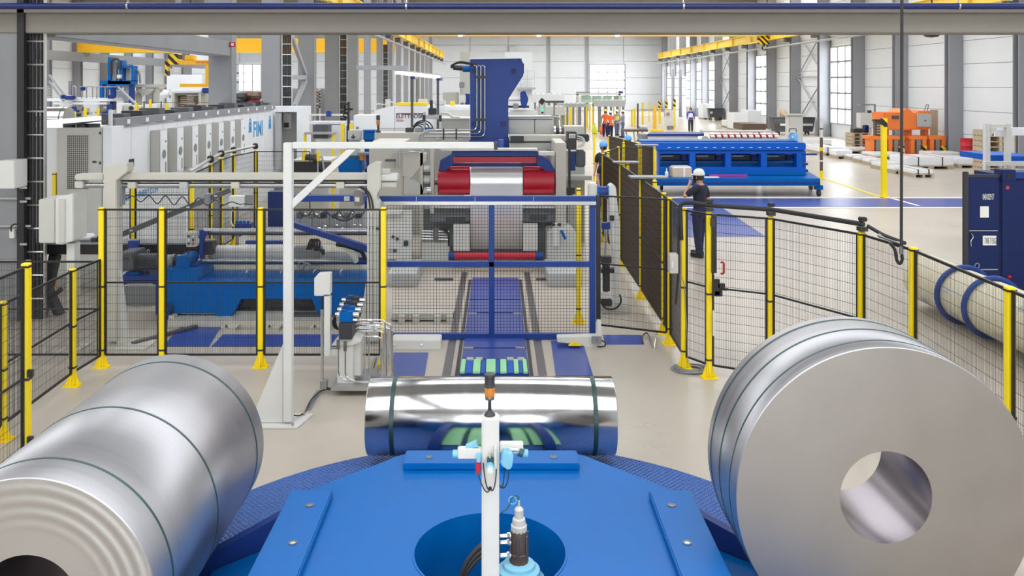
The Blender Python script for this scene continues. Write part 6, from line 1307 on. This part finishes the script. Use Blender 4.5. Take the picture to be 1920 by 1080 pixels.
MB().box(xd0-0.03, xd0+0.06, d-0.05, d-0.021, 0.08, ZK+0.03).build('locking_bar', 'charcoal', dr, bevel=0.008); MB().box(xd0, xd1, d-0.03, d-0.021, ZK-0.06, ZK-0.02).build('door_seal', 'charcoal', dr)
for z in (0.55, 1.15): MB().box(xd0+0.08, xd1-0.03, d-0.028, d-0.021, z, z+0.012).build('door_rib', 'grey_light', dr, smooth=0)
MB().pb(1838, 1854, 387, 408, d-0.03, d-0.021).build('paper_label', 'paper', dr, smooth=0); MB().pb(1843, 1868, 442, 460, d-0.03, d-0.021).build('tare_plate', 'paper', dr, smooth=0)
text('040102917', 0.13, (PXx(1841, d), d-0.022, PZ(374, d)), (math.pi/2, 0, 0), 'paper', dr, 'door_number', ext=0.001, sx=0.3); text('TARE 715 KG', 0.13, (PXx(1844, d), d-0.032, PZ(456, d)), (math.pi/2, 0, 0), 'ink', dr, 'tare_lettering', ext=0.001, sx=0.235)
MB().tube(rounded([P(1821, 438, d-0.05), P(1826, 444, d-0.05), P(1820, 452, d-0.05), P(1821, 462, d-0.05)], 0.03), 0.008, 6).build('latch_chain', 'steel', dr); MB().torus(P(1832, 498, d-0.03), 0.035, 0.008, 'y', 18, 6).build('pull_ring', 'steel', dr)
MB().cyl(P(1889, 352, d-0.06), P(1889, 352, d-0.05), 0.03, n=12).build('red_seal', 'red', nc); MB().cyl(P(1892, 522, d-0.08), P(1892, 518, d-0.06), 0.03, n=10).build('red_plug', 'red', nc)
# ---- cream roll with blue rings
d0, d1 = 9.2, 13.2; xr = 6.62; rr = 0.36
ro = thing('wrapped_roll', 'cream wrapped roll held in blue rings on the floor behind the mesh fence', 'roll', (xr, 11.3, 0))
MB().lathe([(0.0, d0), (rr-0.02, d0), (rr, d0+0.03), (rr, d1-0.03), (rr-0.02, d1), (0.0, d1)], V(xr, 0, 0.43), 40, 'y').build('roll', 'cream_roll', ro, smooth=40)
for y in (9.9, 11.4, 12.1): MB().torus((xr, y, 0.43), 0.395, 0.034, 'y', 48, 10).build('ring', 'blue_dark', ro)
R3 = random.Random(2)
for i in range(26):
    y = R3.uniform(9.5, 12.9); an = math.radians(R3.uniform(110, 225)); 
    if min(abs(y-q) for q in (9.9, 11.4, 12.1)) < 0.12: continue
    c = V(xr+rr*math.cos(an), y, 0.43+rr*math.sin(an)); nrm = V(math.cos(an), 0, math.sin(an)); w = R3.uniform(0.05, 0.12)
    MB().bar(c+nrm*0.002-V(0, w, 0), c+nrm*0.002+V(0, w, 0), 0.08, 0.006, up=nrm).build('paper_patch', R3.choice(('paper', 'grey_light', 'paint_white', 'cab_grey')), ro, smooth=0)
# ================================================================ NEIGHBOURING BAY (seen over the enclosure)
d = 70.0
lc = thing('bay_crane_girder', 'deep yellow crane girder with a capacity plate in the neighbouring bay', 'crane', (-19, d, 6.1))
MB().box(-34.5, -8.6, d, d+1.2, PZ(97, d), PZ(72, d)).build('girder', 'yellow_crane', lc, smooth=0); MB().box(-34.5, -8.6, d-0.1, d+1.3, PZ(98.5, d), PZ(97.2, d)).build('flange', 'yellow_rail', lc, smooth=0)
MB().pb(530, 542, 80, 88, d-0.06, d-0.01).build('capacity_plate', 'paper', lc, smooth=0); text('20 t', 0.4, P(531.5, 87, d-0.075), (math.pi/2, 0, 0), 'ink', lc)
for x in (-34.2,): MB().box(x-0.3, x+0.3, d-1.2, d+2.2, PZ(72, d)+0.01, PZ(66, d)).build('end_carriage', 'yellow_crane', lc, smooth=0)
for x in (-34.2,): MB().box(x-0.25, x+0.25, 45, 108, 5.35, PZ(98.7, d)).build('runway_beam', 'grey_mid', lc, smooth=0)
ct2 = thing('crane_trolley', 'blue and yellow crane trolley above the side beam', 'crane trolley', P(345, 70, 40)); MB().pb(303, 335, 60, 70, 40, 41).build('motor', 'blue_bright', ct2, bevel=0.05); pcyl(ct2, 'drum', 'yellow', 338, 66, 372, 66, 40.3, 7); MB().pb(318, 389, 71, 84, 40.2, 41.2).build('frame', 'yellow_crane', ct2, smooth=0); ptube(ct2, 'cable', 'black', [(352, 60), (356, 72), (359, 78)], 39.8, 1.5)
MB().box(PXx(318, 40)-2, PXx(389, 40)+1.5, 40.3, 40.9, PZ(71, 40)+0.4, PZ(71, 40)+0.8).build('beam', 'grey_mid', ct2, smooth=0)
for x in (325, 380): MB().box(PXx(x, 40)-0.1, PXx(x, 40)+0.1, 40.5, 40.7, PZ(71, 40)+0.8, ZC+0.1).build('hanger', 'grey_mid', ct2, smooth=0)
# yellow C-hook
d = 38.0
ch = thing('coil_hook', 'yellow C shaped coil hook with striped end in the neighbouring bay', 'coil hook', P(350, 165, d))
MB().pb(315, 334, 101, 121, d, d+0.5).build('striped_end', 'hazard', ch, smooth=0); MB().pb(334.5, 392, 113, 121, d, d+0.4).build('beam', 'yellow_crane', ch, smooth=0); MB().pb(346, 362, 103, 112.5, d, d+0.5).build('lug', 'yellow_crane', ch, bevel=0.03)
MB().pb(385, 393, 121.5, 158, d, d+0.4).build('spine', 'yellow_crane', ch, smooth=0); MB().pb(337, 393, 157, 163, d-0.05, d+0.45).build('arm', 'yellow_crane', ch, smooth=0); MB().pb(309, 314, 114, 142, d, d+0.3).build('striped_bar', 'hazard', ch, smooth=0)
text('WAMO', 0.16, P(367, 119, d-0.005), (math.pi/2, 0, 0), 'logo_red', ch, sx=1.3); MB().cyl(P(354, 103, d+0.25), V(PXx(354, d), d+0.25, 7.5), 0.04, n=8).build('rope', 'charcoal', ch)
d = 48.0
bpz = thing('bay_press', 'tall blue frame press with cable chain on a pale mezzanine', 'machine', (PXx(235, d), d, 0))
for x0, x1, y0, y1 in ((202, 208, 107, 168), (223, 229, 113, 152), (229, 250, 123, 127), (246, 250, 127, 152), (187, 192, 151, 186), (192, 250, 151, 158), (208, 245, 152, 160)): MB().pb(x0, x1, y0, y1, d, d+0.6).build('frame', 'blue', bpz, smooth=0)
MB().tube([P(208+0.0, 140, d-0.1)]+arc(P(216, 118, d-0.1), 8*d/F, 180, 0, 10)+[P(224, 130, d-0.1)], 0.07, 8).build('cable_chain', 'charcoal', bpz); MB().pb(210, 218, 116, 158, d+0.1, d+0.4).build('ram', 'grey_mid', bpz, smooth=0); MB().pb(219, 226, 140, 147, d-0.2, d).build('cabinet', 'paint_white', bpz); MB().pb(231, 244, 128, 150, d+0.5, d+0.7).build('white_panel', 'paint_white', bpz)
for x in (205, 240): MB().box(PXx(x, d), PXx(x+6, d), d+0.1, d+0.5, 0, PZ(160, d)).build('leg', 'blue_dark', bpz, smooth=0)
mz = thing('mezzanine', 'pale green grey mezzanine with railing, funnel and stair in the neighbouring bay', 'platform', (PXx(200, 49), 49, 0))
MB().pb(215, 292, 158, 164, 49, 51).build('deck', 'cab_grey', mz, smooth=0); MB().pb(88, 212, 184, 190, 47, 50).build('deck', 'cab_white', mz, smooth=0); MB().pb(100, 200, 192, 196, 46.8, 47).build('lower_beam', 'cab_white', mz, smooth=0)
for x in (152, 161, 172, 180, 196, 220): MB().pb(x, x+1.2, 163, 184, 46.9, 46.98).build('railing_post', 'steel_grey', mz, smooth=0)
MB().pb(150, 222, 162, 163.5, 46.9, 46.98).build('railing', 'steel_grey', mz, smooth=0)
for x in (95, 140, 195, 252, 285): MB().box(PXx(x, 49), PXx(x+5, 49), 49.2, 49.7, 0, PZ(184 if x < 210 else 164, 49)).build('leg', 'cab_grey', mz, smooth=0)
MB().pprism([(215, 170), (258, 170), (245, 186), (222, 186)], 49, 50.5).build('funnel', 'cab_white', mz, smooth=0); MB().pprism([(255, 166), (290, 166), (278, 178), (266, 178)], 49, 50.5).build('funnel', 'cab_grey', mz, smooth=0)
MB().bar(P(222, 164, 46.5), P(260, 200, 44), 0.1, 0.1).build('brace', 'steel_grey', mz)
for y in (0, 12): MB().bar(P(92, 140+y, 47), P(120, 178+y, 47), 0.06, 0.12).build('stair_stringer', 'steel_grey', mz)
for i in range(8): MB().bar(P(88, 163+3*i, 47.3), P(97, 163+3*i, 47.3), 0.2, 0.04).build('stair_tread', 'cab_grey', mz)
for x, y in ((128, 152),): MB().pb(x, x+5, y, 178, 46.8, 47).build('mast', 'grey_mid', mz, smooth=0)
for x, y, w in ((113, 178, 6), (120, 180, 16), (201, 178, 10), (150, 163, 5), (218, 162, 6)): MB().pb(x, x+w, y, y+7, 46.5, 46.85).build('blue_actuator', 'blue_dark', mz, bevel=0.03)
ptube(mz, 'hose', 'steel_grey', [(136, 184), (136, 162), (142, 162), (143, 184)], 46.9, 1.6, 0.1); ptube(mz, 'elbow_duct', 'grey_mid', [(250, 130), (258, 131), (262, 140), (263, 156)], 48.5, 2.2, 0.2)
lm = thing('blue_line_machine', 'blue machine stands with dark rollers below the mezzanine', 'machine', (PXx(160, 44), 44, 0))
R4 = random.Random(9)
MB().box(PXx(122, 44), PXx(205, 44), 44.3, 46, 0, PZ(222, 44)).build('base', 'charcoal', lm, smooth=0)
for i in range(16): x = 121+R4.uniform(0, 76); y = 196+R4.uniform(0, 18); MB().pb(x, x+R4.uniform(4, 12), y, y+R4.uniform(3, 9), 43.8+R4.uniform(0, 0.3), 44.25).build('unit', R4.choice(('blue_dark', 'blue_dark', 'charcoal', 'grey_mid', 'cab_grey')), lm, bevel=0.02)
MB().pb(200, 204, 196, 222, 43.8, 44.2).build('end_post', 'blue_dark', lm)
wm = thing('white_line_machine', 'row of white machine cabinets below the mezzanine', 'machine', (PXx(270, 43), 43, 0))
for i in range(7): x = 205+13*i; MB().box(PXx(x, 43), PXx(x+11, 43), 43, 44.2, 0, PZ(196+R4.uniform(-2, 14), 43)).build('cabinet', R4.choice(('cab_white', 'cab_grey', 'cab_white')), wm, smooth=0, bevel=0.03)
pcyl(wm, 'reel', 'charcoal', 246, 203, 246, 203, 42.9, 4.5, d1=42.7, seg=18); MB().pb(214, 222, 212, 220, 42.7, 42.98).build('screen', 'cab_grey', wm, smooth=0)
yg = 'yellow posts of the neighbouring bay'
for x, y0, y1 in ((130, 210, 228), (139, 209, 228), (159, 202, 226), (183, 203, 224), (255, 193, 214), (281, 186, 214), (312, 193, 214), (370, 196, 210), (262, 200, 214)):
    dd = 41; X = PXx(x, dd); o = thing('bay_post', 'yellow machine guard post in the neighbouring bay', 'post', (X, dd, 0), yg); MB().box(X-0.05, X+0.05, dd, dd+0.1, 0.02, PZ(y0, dd)).build('tube', 'yellow', o, smooth=0); MB().box(X-0.12, X+0.12, dd-0.07, dd+0.17, 0, 0.02).build('foot_plate', 'yellow', o, smooth=0)
yr = thing('bay_rail', 'long dark guard rail in the neighbouring bay', 'rail', (PXx(300, 41.3), 41.3, 0))
for y in (192, 202): MB().pb(265, 392, y, y+1, 41.3, 41.35).build('rail', 'grey_dark', yr, smooth=0)
for x in (268, 300, 335, 365, 390): MB().box(PXx(x, 41.3), PXx(x, 41.3)+0.05, 41.36, 41.4, 0, PZ(190, 41.3)).build('stanchion', 'grey_dark', yr, smooth=0)
hw2 = thing('white_furnace', 'white hooded machine with stacked wooden boards under it', 'machine', (PXx(350, 44), 44, 0)); MB().pb(322, 378, 167, 174, 44, 46).build('hood', 'cab_white', hw2, bevel=0.05); MB().pb(322, 376, 175, 179, 44.2, 46).build('gap', 'grey_mid', hw2, smooth=0)
for x in (322, 372): MB().box(PXx(x, 44), PXx(x+5, 44), 44, 45.8, 0, PZ(175, 44)).build('leg', 'cab_grey', hw2, smooth=0)
for i in range(8): MB().pb(336+R4.uniform(-3, 3), 364+R4.uniform(-3, 3), 181+4*i, 183.5+4*i, 44.5, 45.6).build('board', 'cardboard' if i % 2 else 'wood', hw2, smooth=0)
MB().box(PXx(335, 44.6), PXx(365, 44.6), 44.6, 45.5, 0, PZ(213, 44.6)).build('pallet_base', 'wood', hw2, smooth=0); MB().pb(323, 380, 150, 166, 46.5, 47).build('back_panel', 'cab_white', hw2, smooth=0); MB().pb(308, 322, 128, 140, 44.5, 44.8).build('unit', 'grey_light', hw2); MB().pb(344, 356, 124, 140, 44.5, 44.8).build('unit', 'grey_mid', hw2)
MB().box(PXx(310, 46), PXx(376, 46), 46.2, 46.9, 0, PZ(140, 46.2)).build('rear_frame', 'cab_white', hw2, smooth=0); MB().pb(378, 394, 165, 175, 44, 44.6).build('blue_motor', 'blue_dark', hw2, bevel=0.04); MB().pb(298, 320, 168, 184, 44.4, 45).build('tank', 'film_white', hw2, bevel=0.15)
# shiny coil by the wide column
sc2 = thing('stored_coil', 'bright stored aluminium coil behind the wide concrete column', 'coil', (-14.2, 27.5, 0)); cc_ = V(PXx(85, 27), 27.4, PZ(226, 27)); rr_ = 0.42
MB().lathe([(0.2, -0.7), (rr_, -0.7), (rr_, 0.55), (0.2, 0.55)], cc_, 64, 'x').build('wrap', 'coil_mirror', sc2, smooth=50)
for t in (-0.5, 0.4): MB().hollow(cc_+V(t, 0, 0), cc_+V(t+0.04, 0, 0), rr_+0.004, rr_+0.001, 64).build('strap', 'grey_dark', sc2)
MB().box(cc_.x-0.6, cc_.x+0.4, 27.15, 27.65, 0, cc_.z-rr_*0.93).build('stand', 'grey_mid', sc2, smooth=0)
for i, (x, y, dd, r) in enumerate(((98, 285, 22, 9), (92, 262, 24, 10), (99, 305, 20, 9))):
    q = thing('stored_roll', 'white wrapped roll stored behind the wide concrete column', 'roll', (PXx(x, dd), dd, 0), 'white rolls behind the column'); a = P(x, y, dd); MB().cyl(a-V(0.9,0,0), a+V(0.25,0,0), r*dd/F, n=28).build('roll', 'film_white', q); MB().box(a.x-0.7, a.x+0.1, dd-0.15, dd+0.15, 0, a.z-r*dd/F*0.95).build('cradle', 'wood', q, smooth=0)
# stacked bundles between the columns
SB = 'wrapped bundles stacked between the columns'
for x, w in ((500, 16), (537, 20), (594, 16), (634, 9)):
    dd = 57.0
    rk = thing('bundle_rack', 'grey rack holding wrapped bundles between two concrete columns', 'rack', (PXx(x, dd), dd, 0), 'bundle racks between the columns')
    for sx in (-1, 1): MB().box(PXx(x+sx*w/2, dd)-0.05, PXx(x+sx*w/2, dd)+0.05, dd, dd+2, 0, PZ(166, dd)).build('upright', 'grey_mid', rk, smooth=0)
    for k in range(6):
        y = 172+6*k; MB().box(PXx(x-w/2, dd)+0.051, PXx(x+w/2, dd)-0.051, dd+0.05, dd+1.95, PZ(y+1, dd), PZ(y, dd)).build('shelf', 'grey_mid', rk, smooth=0)
        o = MB().pb(x-w/2+2+R4.uniform(0, 1), x+w/2-2-R4.uniform(0, 1), y-4+R4.uniform(0, 1.5), y-0.1, dd+0.1, dd+1.8).build('sheet_bundle', R4.choice(('film_white', 'film_white', 'cab_grey', 'grey_light', 'cardboard')), bevel=0.05, label='pale wrapped bundle lying on a rack shelf between the concrete columns', cat='bundle', group=SB)
rg = thing('rag_heap', 'red and white sacks beside the window of the neighbouring bay', 'sacks', (PXx(470, 47), 47, 0))
for i in range(9): x = 446+R4.uniform(0, 40); y = 178+R4.uniform(0, 16); MB().lathe([(0, -0.25), (0.35, -0.15), (0.42, 0.0), (0.3, 0.2), (0, 0.28)], P(x, y, 47+R4.uniform(0, 1)), 10).build('sack', R4.choice(('charcoal', 'film_white', 'logo_red', 'grey_mid', 'brown_machine')), rg)
MB().box(PXx(446, 47.3), PXx(488, 47.3), 47.0, 48.4, 0, PZ(193, 47.3)).build('bench', 'grey_mid', rg, smooth=0)
# work lamps over the line (left of the tower)
dd = 30
wl_ = thing('line_light', 'long white strip light on a grey bracket beam over the line', 'lamp', P(750, 130, dd)); MB().pb(668, 764, 123, 131, dd, dd+0.4).build('bracket_beam', 'steel_grey', wl_, smooth=0); MB().bar(P(745, 136, dd+0.2), P(822, 145, dd+3.0), 0.16, 0.1).build('tube', 'lamp_tube', wl_); MB().bar(P(745, 132, dd+0.2), P(822, 141, dd+3.0), 0.22, 0.05).build('reflector', 'cab_grey', wl_)
for x, y in ((774, 143), (822, 146)): MB().pb(x-4, x+4, y, y+5, dd-0.3, dd+0.9).build('joint', 'blue_dark', wl_); MB().box(PXx(x, dd)-0.04, PXx(x, dd)+0.04, dd-0.3, dd-0.22, 0, PZ(y+4, dd-0.3)).build('post', 'grey_dark', wl_, smooth=0)
fl2 = thing('wall_floodlight', 'small white floodlights on the far panel wall', 'lamp', P(960, 92, YF)); MB().pb(955, 971, 88, 95, YF-0.4, YF-0.05).build('housing', 'paint_white', fl2); MB().pb(920, 955, 96.5, 97.5, YF-0.2, YF-0.05).build('cable_duct', 'paint_white', fl2)
for x in (1030, 1102):
    MB().box(PXx(x, YF)-0.12, PXx(x, YF)+0.12, YF-0.2, YF-0.02, 0, ZC-0.8).build('facade_post', 'steel_grey', smooth=0, label='slim grey post on the far panel wall', cat='post', group='slim posts on the far wall')
# heater pipes hanging on wall at far right
for i in range(3):
    x = 1250+14*i; dd = 92+0*i; o = thing('shelf_bay', 'white shelf bay of stacked boxes along the windowed wall', 'shelf', (PXx(x+5, dd), dd, 0), 'white shelf bays along the wall')
    MB().box(PXx(x, dd), PXx(x+9, dd), dd, dd+1.2, 0, PZ(143, dd)).build('stack', 'film_white', o, bevel=0.05); MB().box(PXx(x-1, dd), PXx(x, dd), dd-0.05, dd+1.2, 0, PZ(130, dd)).build('upright', 'grey_mid', o, smooth=0)
    for j in range(3): MB().pb(x, x+9, 147+16*j, 148+16*j, dd-0.04, dd-0.005).build('shelf_edge', 'grey_mid', o, smooth=0)
# ================================================================ PEOPLE
def skin_mesh(name, nodes, edges, material, parent, root, M, sub=2):
    # nodes: {key: (x, y, z, rx, ry)}
    keys = list(nodes); ix = {k: i for i, k in enumerate(keys)}
    me = bpy.data.meshes.new(name); me.from_pydata([nodes[k][:3] for k in keys], [(ix[a], ix[b]) for a, b in edges], [])
    o = bpy.data.objects.new(name, me); COL.objects.link(o)
    o.modifiers.new('skin', 'SKIN'); sk = me.skin_vertices[0].data
    for k in keys: sk[ix[k]].radius = (nodes[k][3], nodes[k][4] if len(nodes[k]) > 4 else nodes[k][3]); sk[ix[k]].use_root = k in root
    o.modifiers[0].use_smooth_shade = True
    s = o.modifiers.new('sub', 'SUBSURF'); s.levels = sub; s.render_levels = sub
    bpy.context.view_layer.update()
    m2 = bpy.data.meshes.new_from_object(o.evaluated_get(bpy.context.evaluated_depsgraph_get()))
    bpy.data.objects.remove(o); m2.name = name; m2.transform(M); m2.materials.clear(); m2.materials.append(MATS[material])
    m2.shade_smooth(); o = bpy.data.objects.new(name, m2); COL.objects.link(o); o.parent = parent
    return o
def hand_nodes(N, E, R, s, wrist, pal, side, curl):
    # palm + five separate fingers rooted in the palm
    w = Vector(wrist); p = Vector(pal); t = (p-w).normalized(); sd = Vector(side).normalized(); nn = t.cross(sd)
    for i, (off, ln) in enumerate(((-0.030, 0.062), (-0.010, 0.074), (0.010, 0.07), (0.028, 0.055))):
        a = p+t*0.02+sd*off; b = a+t*ln*0.5+nn*curl*0.25*ln; c = b+t*ln*0.4*(1-abs(curl)*0.6)+nn*curl*0.6*ln
        for k, q in (('a', a), ('b', b), ('c', c)): N[f'{s}f{i}{k}'] = (*q, 0.009 if k != 'c' else 0.007)
        E += [(f'{s}f{i}a', f'{s}f{i}b'), (f'{s}f{i}b', f'{s}f{i}c')]; R.add(f'{s}f{i}a')
    a = w.lerp(p, 0.6)-sd*0.03; b = a-sd*0.03+t*0.025; c = b+t*0.03-sd*0.005+nn*curl*0.02
    for k, q in (('a', a), ('b', b), ('c', c)): N[f'{s}t{k}'] = (*q, 0.0105 if k != 'c' else 0.008)
    E += [(f'{s}ta', f'{s}tb'), (f'{s}tb', f'{s}tc')]; R.add(f'{s}ta')
def person(label, loc, heading, height, shirt, trousers, helmet=None, vest=None, arms=None, stride=0.08, hair='hair_dark', sleeves='short', head_turn=0, lean=0.0):
    s = height/1.75; o = thing('person', label, 'person', loc)
    M = Matrix.Rotation(heading, 4, 'Z') @ Matrix.Diagonal((s, s, s, 1))
    L = lean
    A = {'l': ((-0.24, -0.02, 1.13), (-0.25, 0.08, 0.89)), 'r': ((0.24, -0.02, 1.13), (0.25, 0.08, 0.89))}
    if arms: A.update(arms)
    N = {'pel': (0, 0, 0.95, .10, .075), 'sp': (0, 0.0+L*0.3, 1.13, .11, .08), 'ch': (0, 0.0+L*0.8, 1.32, .15, .105), 'nb': (0, L, 1.45, .085, .075), 'nk': (0, 0.01+L, 1.51, .056, .056), 'hd': (0, 0.025+L*1.1, 1.60, .078, .092), 'ht': (0, 0.015+L*1.1, 1.68, .076, .09), 'hq': (0, 0.01+L*1.1, 1.725, .05, .055)}
    E = [('pel', 'sp'), ('sp', 'ch'), ('ch', 'nb'), ('nb', 'nk'), ('nk', 'hd'), ('hd', 'ht'), ('ht', 'hq')]; R = {'pel'}
    for k, sg in (('l', -1), ('r', 1)):
        st = stride*sg
        N[k+'hp'] = (sg*0.095, 0, 0.88, .075, .075); N[k+'kn'] = (sg*0.105, st*0.6+0.02, 0.48, .062, .062); N[k+'an'] = (sg*0.105, st, 0.09, .035, .036); N[k+'to'] = (sg*0.11, st+0.12, 0.04, .024, .02)
        E += [('pel', k+'hp'), (k+'hp', k+'kn'), (k+'kn', k+'an'), (k+'an', k+'to')]
        e, w = A[k]; N[k+'sh'] = (sg*0.185, L, 1.39, .062, .062); N[k+'el'] = (*e, .045, .045); N[k+'wr'] = (*w, .03, .026)
        d_ = (Vector(w)-Vector(e)).normalized(); pal = Vector(w)+d_*0.07; N[k+'pa'] = (*pal, .042, .02)
        E += [('nb', k+'sh'), (k+'sh', k+'el'), (k+'el', k+'wr'), (k+'wr', k+'pa')]
        sd = d_.cross(Vector((sg, 0.2, 0))); sd = sd if sd.length > 0.1 else Vector((0, 1, 0)); hand_nodes(N, E, R, k, w, pal, sd, 0.7)
    body = skin_mesh('body', N, E, 'skin', o, R, M)
    hc = Vector((0, 0.025+L*1.1, 1.61)); hx = Vector((0.09, 0, 0))
    Tm = Matrix.Translation(loc) @ M
    def at(mb, n, m, par=o): mb.v = [tuple(Tm @ Vector(v)) for v in mb.v]; return mb.build(n, m, par, smooth=60)
    at(MB().lathe([(0, 0), (0.013, 0.002), (0.016, 0.012), (0.008, 0.035), (0, 0.05)], hc+V(0, 0.087, -0.03), 10), 'nose', 'skin', body)
    for sx in (-1, 1):
        at(MB().lathe([(0, -0.011), (0.009, -0.006), (0.011, 0), (0.009, 0.006), (0, 0.011)], hc+V(sx*0.031, 0.079, 0.015), 8), 'eye', 'charcoal', body)
        at(MB().lathe([(0, -0.03), (0.016, -0.015), (0.02, 0.01), (0.012, 0.028), (0, 0.032)], hc+V(sx*0.083, -0.005, 0.0), 8), 'ear', 'skin', body)
    at(MB().box(-0.022, 0.022, hc.y+0.078, hc.y+0.09, 1.545, 1.553), 'mouth', 'lips', body)
    at(MB().lathe([(0.085, -0.045), (0.094, 0.0), (0.09, 0.07), (0.06, 0.12), (0, 0.135)], hc+V(0, -0.018, 0.0), 18), 'hair', hair)
    # clothing
    i = 0.03
    SN = {k: (*N[k][:3], N[k][3]+i+(0.015 if k == 'sp' else 0), N[k][4]+i+(0.015 if k == 'sp' else 0)) for k in ('sp', 'ch')}; SN['pel'] = (0, 0, 0.98, .155, .125); SN['hem'] = (0, 0, 0.86, .16, .13); SN['nb'] = (0, L, 1.44, .1, .09)
    SE = [('hem', 'pel'), ('pel', 'sp'), ('sp', 'ch'), ('ch', 'nb')]
    for k in 'lr':
        SN[k+'sh'] = (*N[k+'sh'][:3], .08, .08); e = Vector(N[k+'el'][:3]); b = Vector(N[k+'sh'][:3])
        end = b.lerp(e, 0.8) if sleeves == 'short' else e
        SN[k+'el'] = (*end, .064, .064); SE += [('nb', k+'sh'), (k+'sh', k+'el')]
        if sleeves == 'long': w = Vector(N[k+'wr'][:3]); SN[k+'wr'] = (*w, .042, .04); SE.append((k+'el', k+'wr'))
    skin_mesh('shirt', SN, SE, shirt, o, {'pel'}, M)
    if vest:
        VN = {k: (*SN[k][:3], SN[k][3]+0.016, SN[k][4]+0.014) for k in ('pel', 'sp', 'ch')}; VN['nb'] = (0, L, 1.42, .13, .1)
        skin_mesh('vest', VN, [('pel', 'sp'), ('sp', 'ch'), ('ch', 'nb')], vest, o, {'pel'}, M)
    TN = {'top': (0, 0, 1.06, .14, .115), 'pel': (0, 0, 0.94, .15, .122)}; TE = [('top', 'pel')]
    for k in 'lr':
        for j, r in (('hp', .12), ('kn', .09), ('an', .074)): x = N[k+j]; TN[k+j] = (x[0], x[1], x[2]-(0.0 if j != 'an' else 0.055), r, r)
        TE += [('pel', k+'hp'), (k+'hp', k+'kn'), (k+'kn', k+'an')]
    skin_mesh('trousers', TN, TE, trousers, o, {'pel'}, M)
    for k in 'lr':
        a = Vector(N[k+'an'][:3]); at(MB().prism([(a.x-0.045, a.y-0.07), (a.x+0.045, a.y-0.07), (a.x+0.052, a.y+0.1), (a.x+0.03, a.y+0.2), (a.x-0.03, a.y+0.2), (a.x-0.052, a.y+0.1)], 0.0, 0.09, 'z'), 'shoe', 'shoe')
    if helmet:
        h = at(MB().lathe([(0.118, 0.055), (0.12, 0.065), (0.115, 0.1), (0.1, 0.145), (0.06, 0.18), (0, 0.192)], hc+V(0, -0.005, 0.0), 24), 'helmet', helmet)
        at(MB().prism([(0.10*math.cos(math.radians(t)), hc.y+0.06+0.115*math.sin(math.radians(t))) for t in range(0, 181, 15)], hc.z+0.05, hc.z+0.066, 'z'), 'helmet_brim', helmet, h)
    return o
q = G(1312, 481)
pm = person('man in dark t shirt and white helmet standing with a phone at his ear', q, math.radians(42), 1.70, 'navy_cloth', 'navy_trousers', 'helmet_white', arms={'l': ((-0.33, 0.16, 1.22), (-0.155, 0.13, 1.5)), 'r': ((0.25, -0.05, 1.13), (0.22, 0.12, 0.95))}, stride=0.07)
ph = thing('mobile_phone', 'dark mobile phone held at the ear of the man in the white helmet', 'phone', q+V(0,0,1.5)); c = q+Matrix.Rotation(math.radians(42), 3, 'Z') @ V(-0.112, 0.05, 1.545); MB().bar(c+V(0.01,0.0,-0.07), c+V(-0.005,0,0.07), 0.012, 0.07, up=(0.7, 0.7, 0)).build('body', 'black', ph, bevel=0.003)
tc_ = thing('tool_pouch', 'black belt pouch on the hip of the man in the white helmet', 'pouch', q+V(0.1,-0.1,0.9)); MB().cb(q+V(0.16, -0.1, 0.93), 0.09, 0.06, 0.09).build('pouch', 'black', tc_, bevel=0.012)
person('worker in orange vest and yellow helmet facing the line', G(1135, 256), math.radians(-15), 1.76, 'vest_orange', 'navy_trousers', 'helmet_yellow', sleeves='short')
person('worker in orange t shirt and white helmet with his back turned', G(1144.5, 259), math.radians(5), 1.72, 'vest_orange', 'navy_trousers', 'helmet_white')
person('visitor in yellow vest half hidden beside the man in grey', G(1156.5, 254), math.radians(-160), 1.72, 'cloth_grey', 'jeans', 'helmet_white', vest='vest_yellow')
person('visitor in grey pullover and jeans with a white helmet', G(1168, 258), math.radians(70), 1.76, 'cloth_grey', 'jeans', 'helmet_white', sleeves='long', arms={'l': ((-0.26, 0.08, 1.15), (-0.12, 0.28, 1.12)), 'r': ((0.26, 0.08, 1.15), (0.12, 0.28, 1.12))})
person('man in purple jacket and white shirt walking across the floor', G(1295, 247), math.radians(170), 1.78, 'cloth_purple', 'cloth_dark', None, vest='cloth_white', sleeves='long', stride=0.16)
person('worker in dark clothes and yellow helmet leaning behind the fence', V(PXx(1137, 21.5), 21.5, 0), math.radians(200), 1.74, 'navy_cloth', 'navy_trousers', 'helmet_yellow', lean=0.06)
person('worker in dark clothes and blue helmet behind the fence corner', V(PXx(1132, 24), 24, 0), math.radians(150), 1.78, 'navy_cloth', 'navy_trousers', 'helmet_blue')
person('worker with light blue helmet behind the fence row', V(PXx(1177, 26.6), 26.6, 0), math.radians(180), 1.8, 'navy_cloth', 'navy_trousers', 'helmet_blue')
person('worker with bright yellow helmet behind the fence row', V(PXx(1193.5, 25.6), 25.6, 0), math.radians(190), 1.66, 'navy_cloth', 'navy_trousers', 'helmet_yellow')
for x, m, lab in ((1130, 'vest_orange', 'orange plastic sack standing beside the two workers'), (1115, 'vest_yellow', 'yellow green plastic sack standing beside the workers')):
    p_ = G(x, 252); MB().lathe([(0.16, 0), (0.2, 0.1), (0.17, 0.5), (0.06, 0.7), (0.09, 0.78)], p_, 14).build('plastic_sack', m, label=lab, cat='sack')
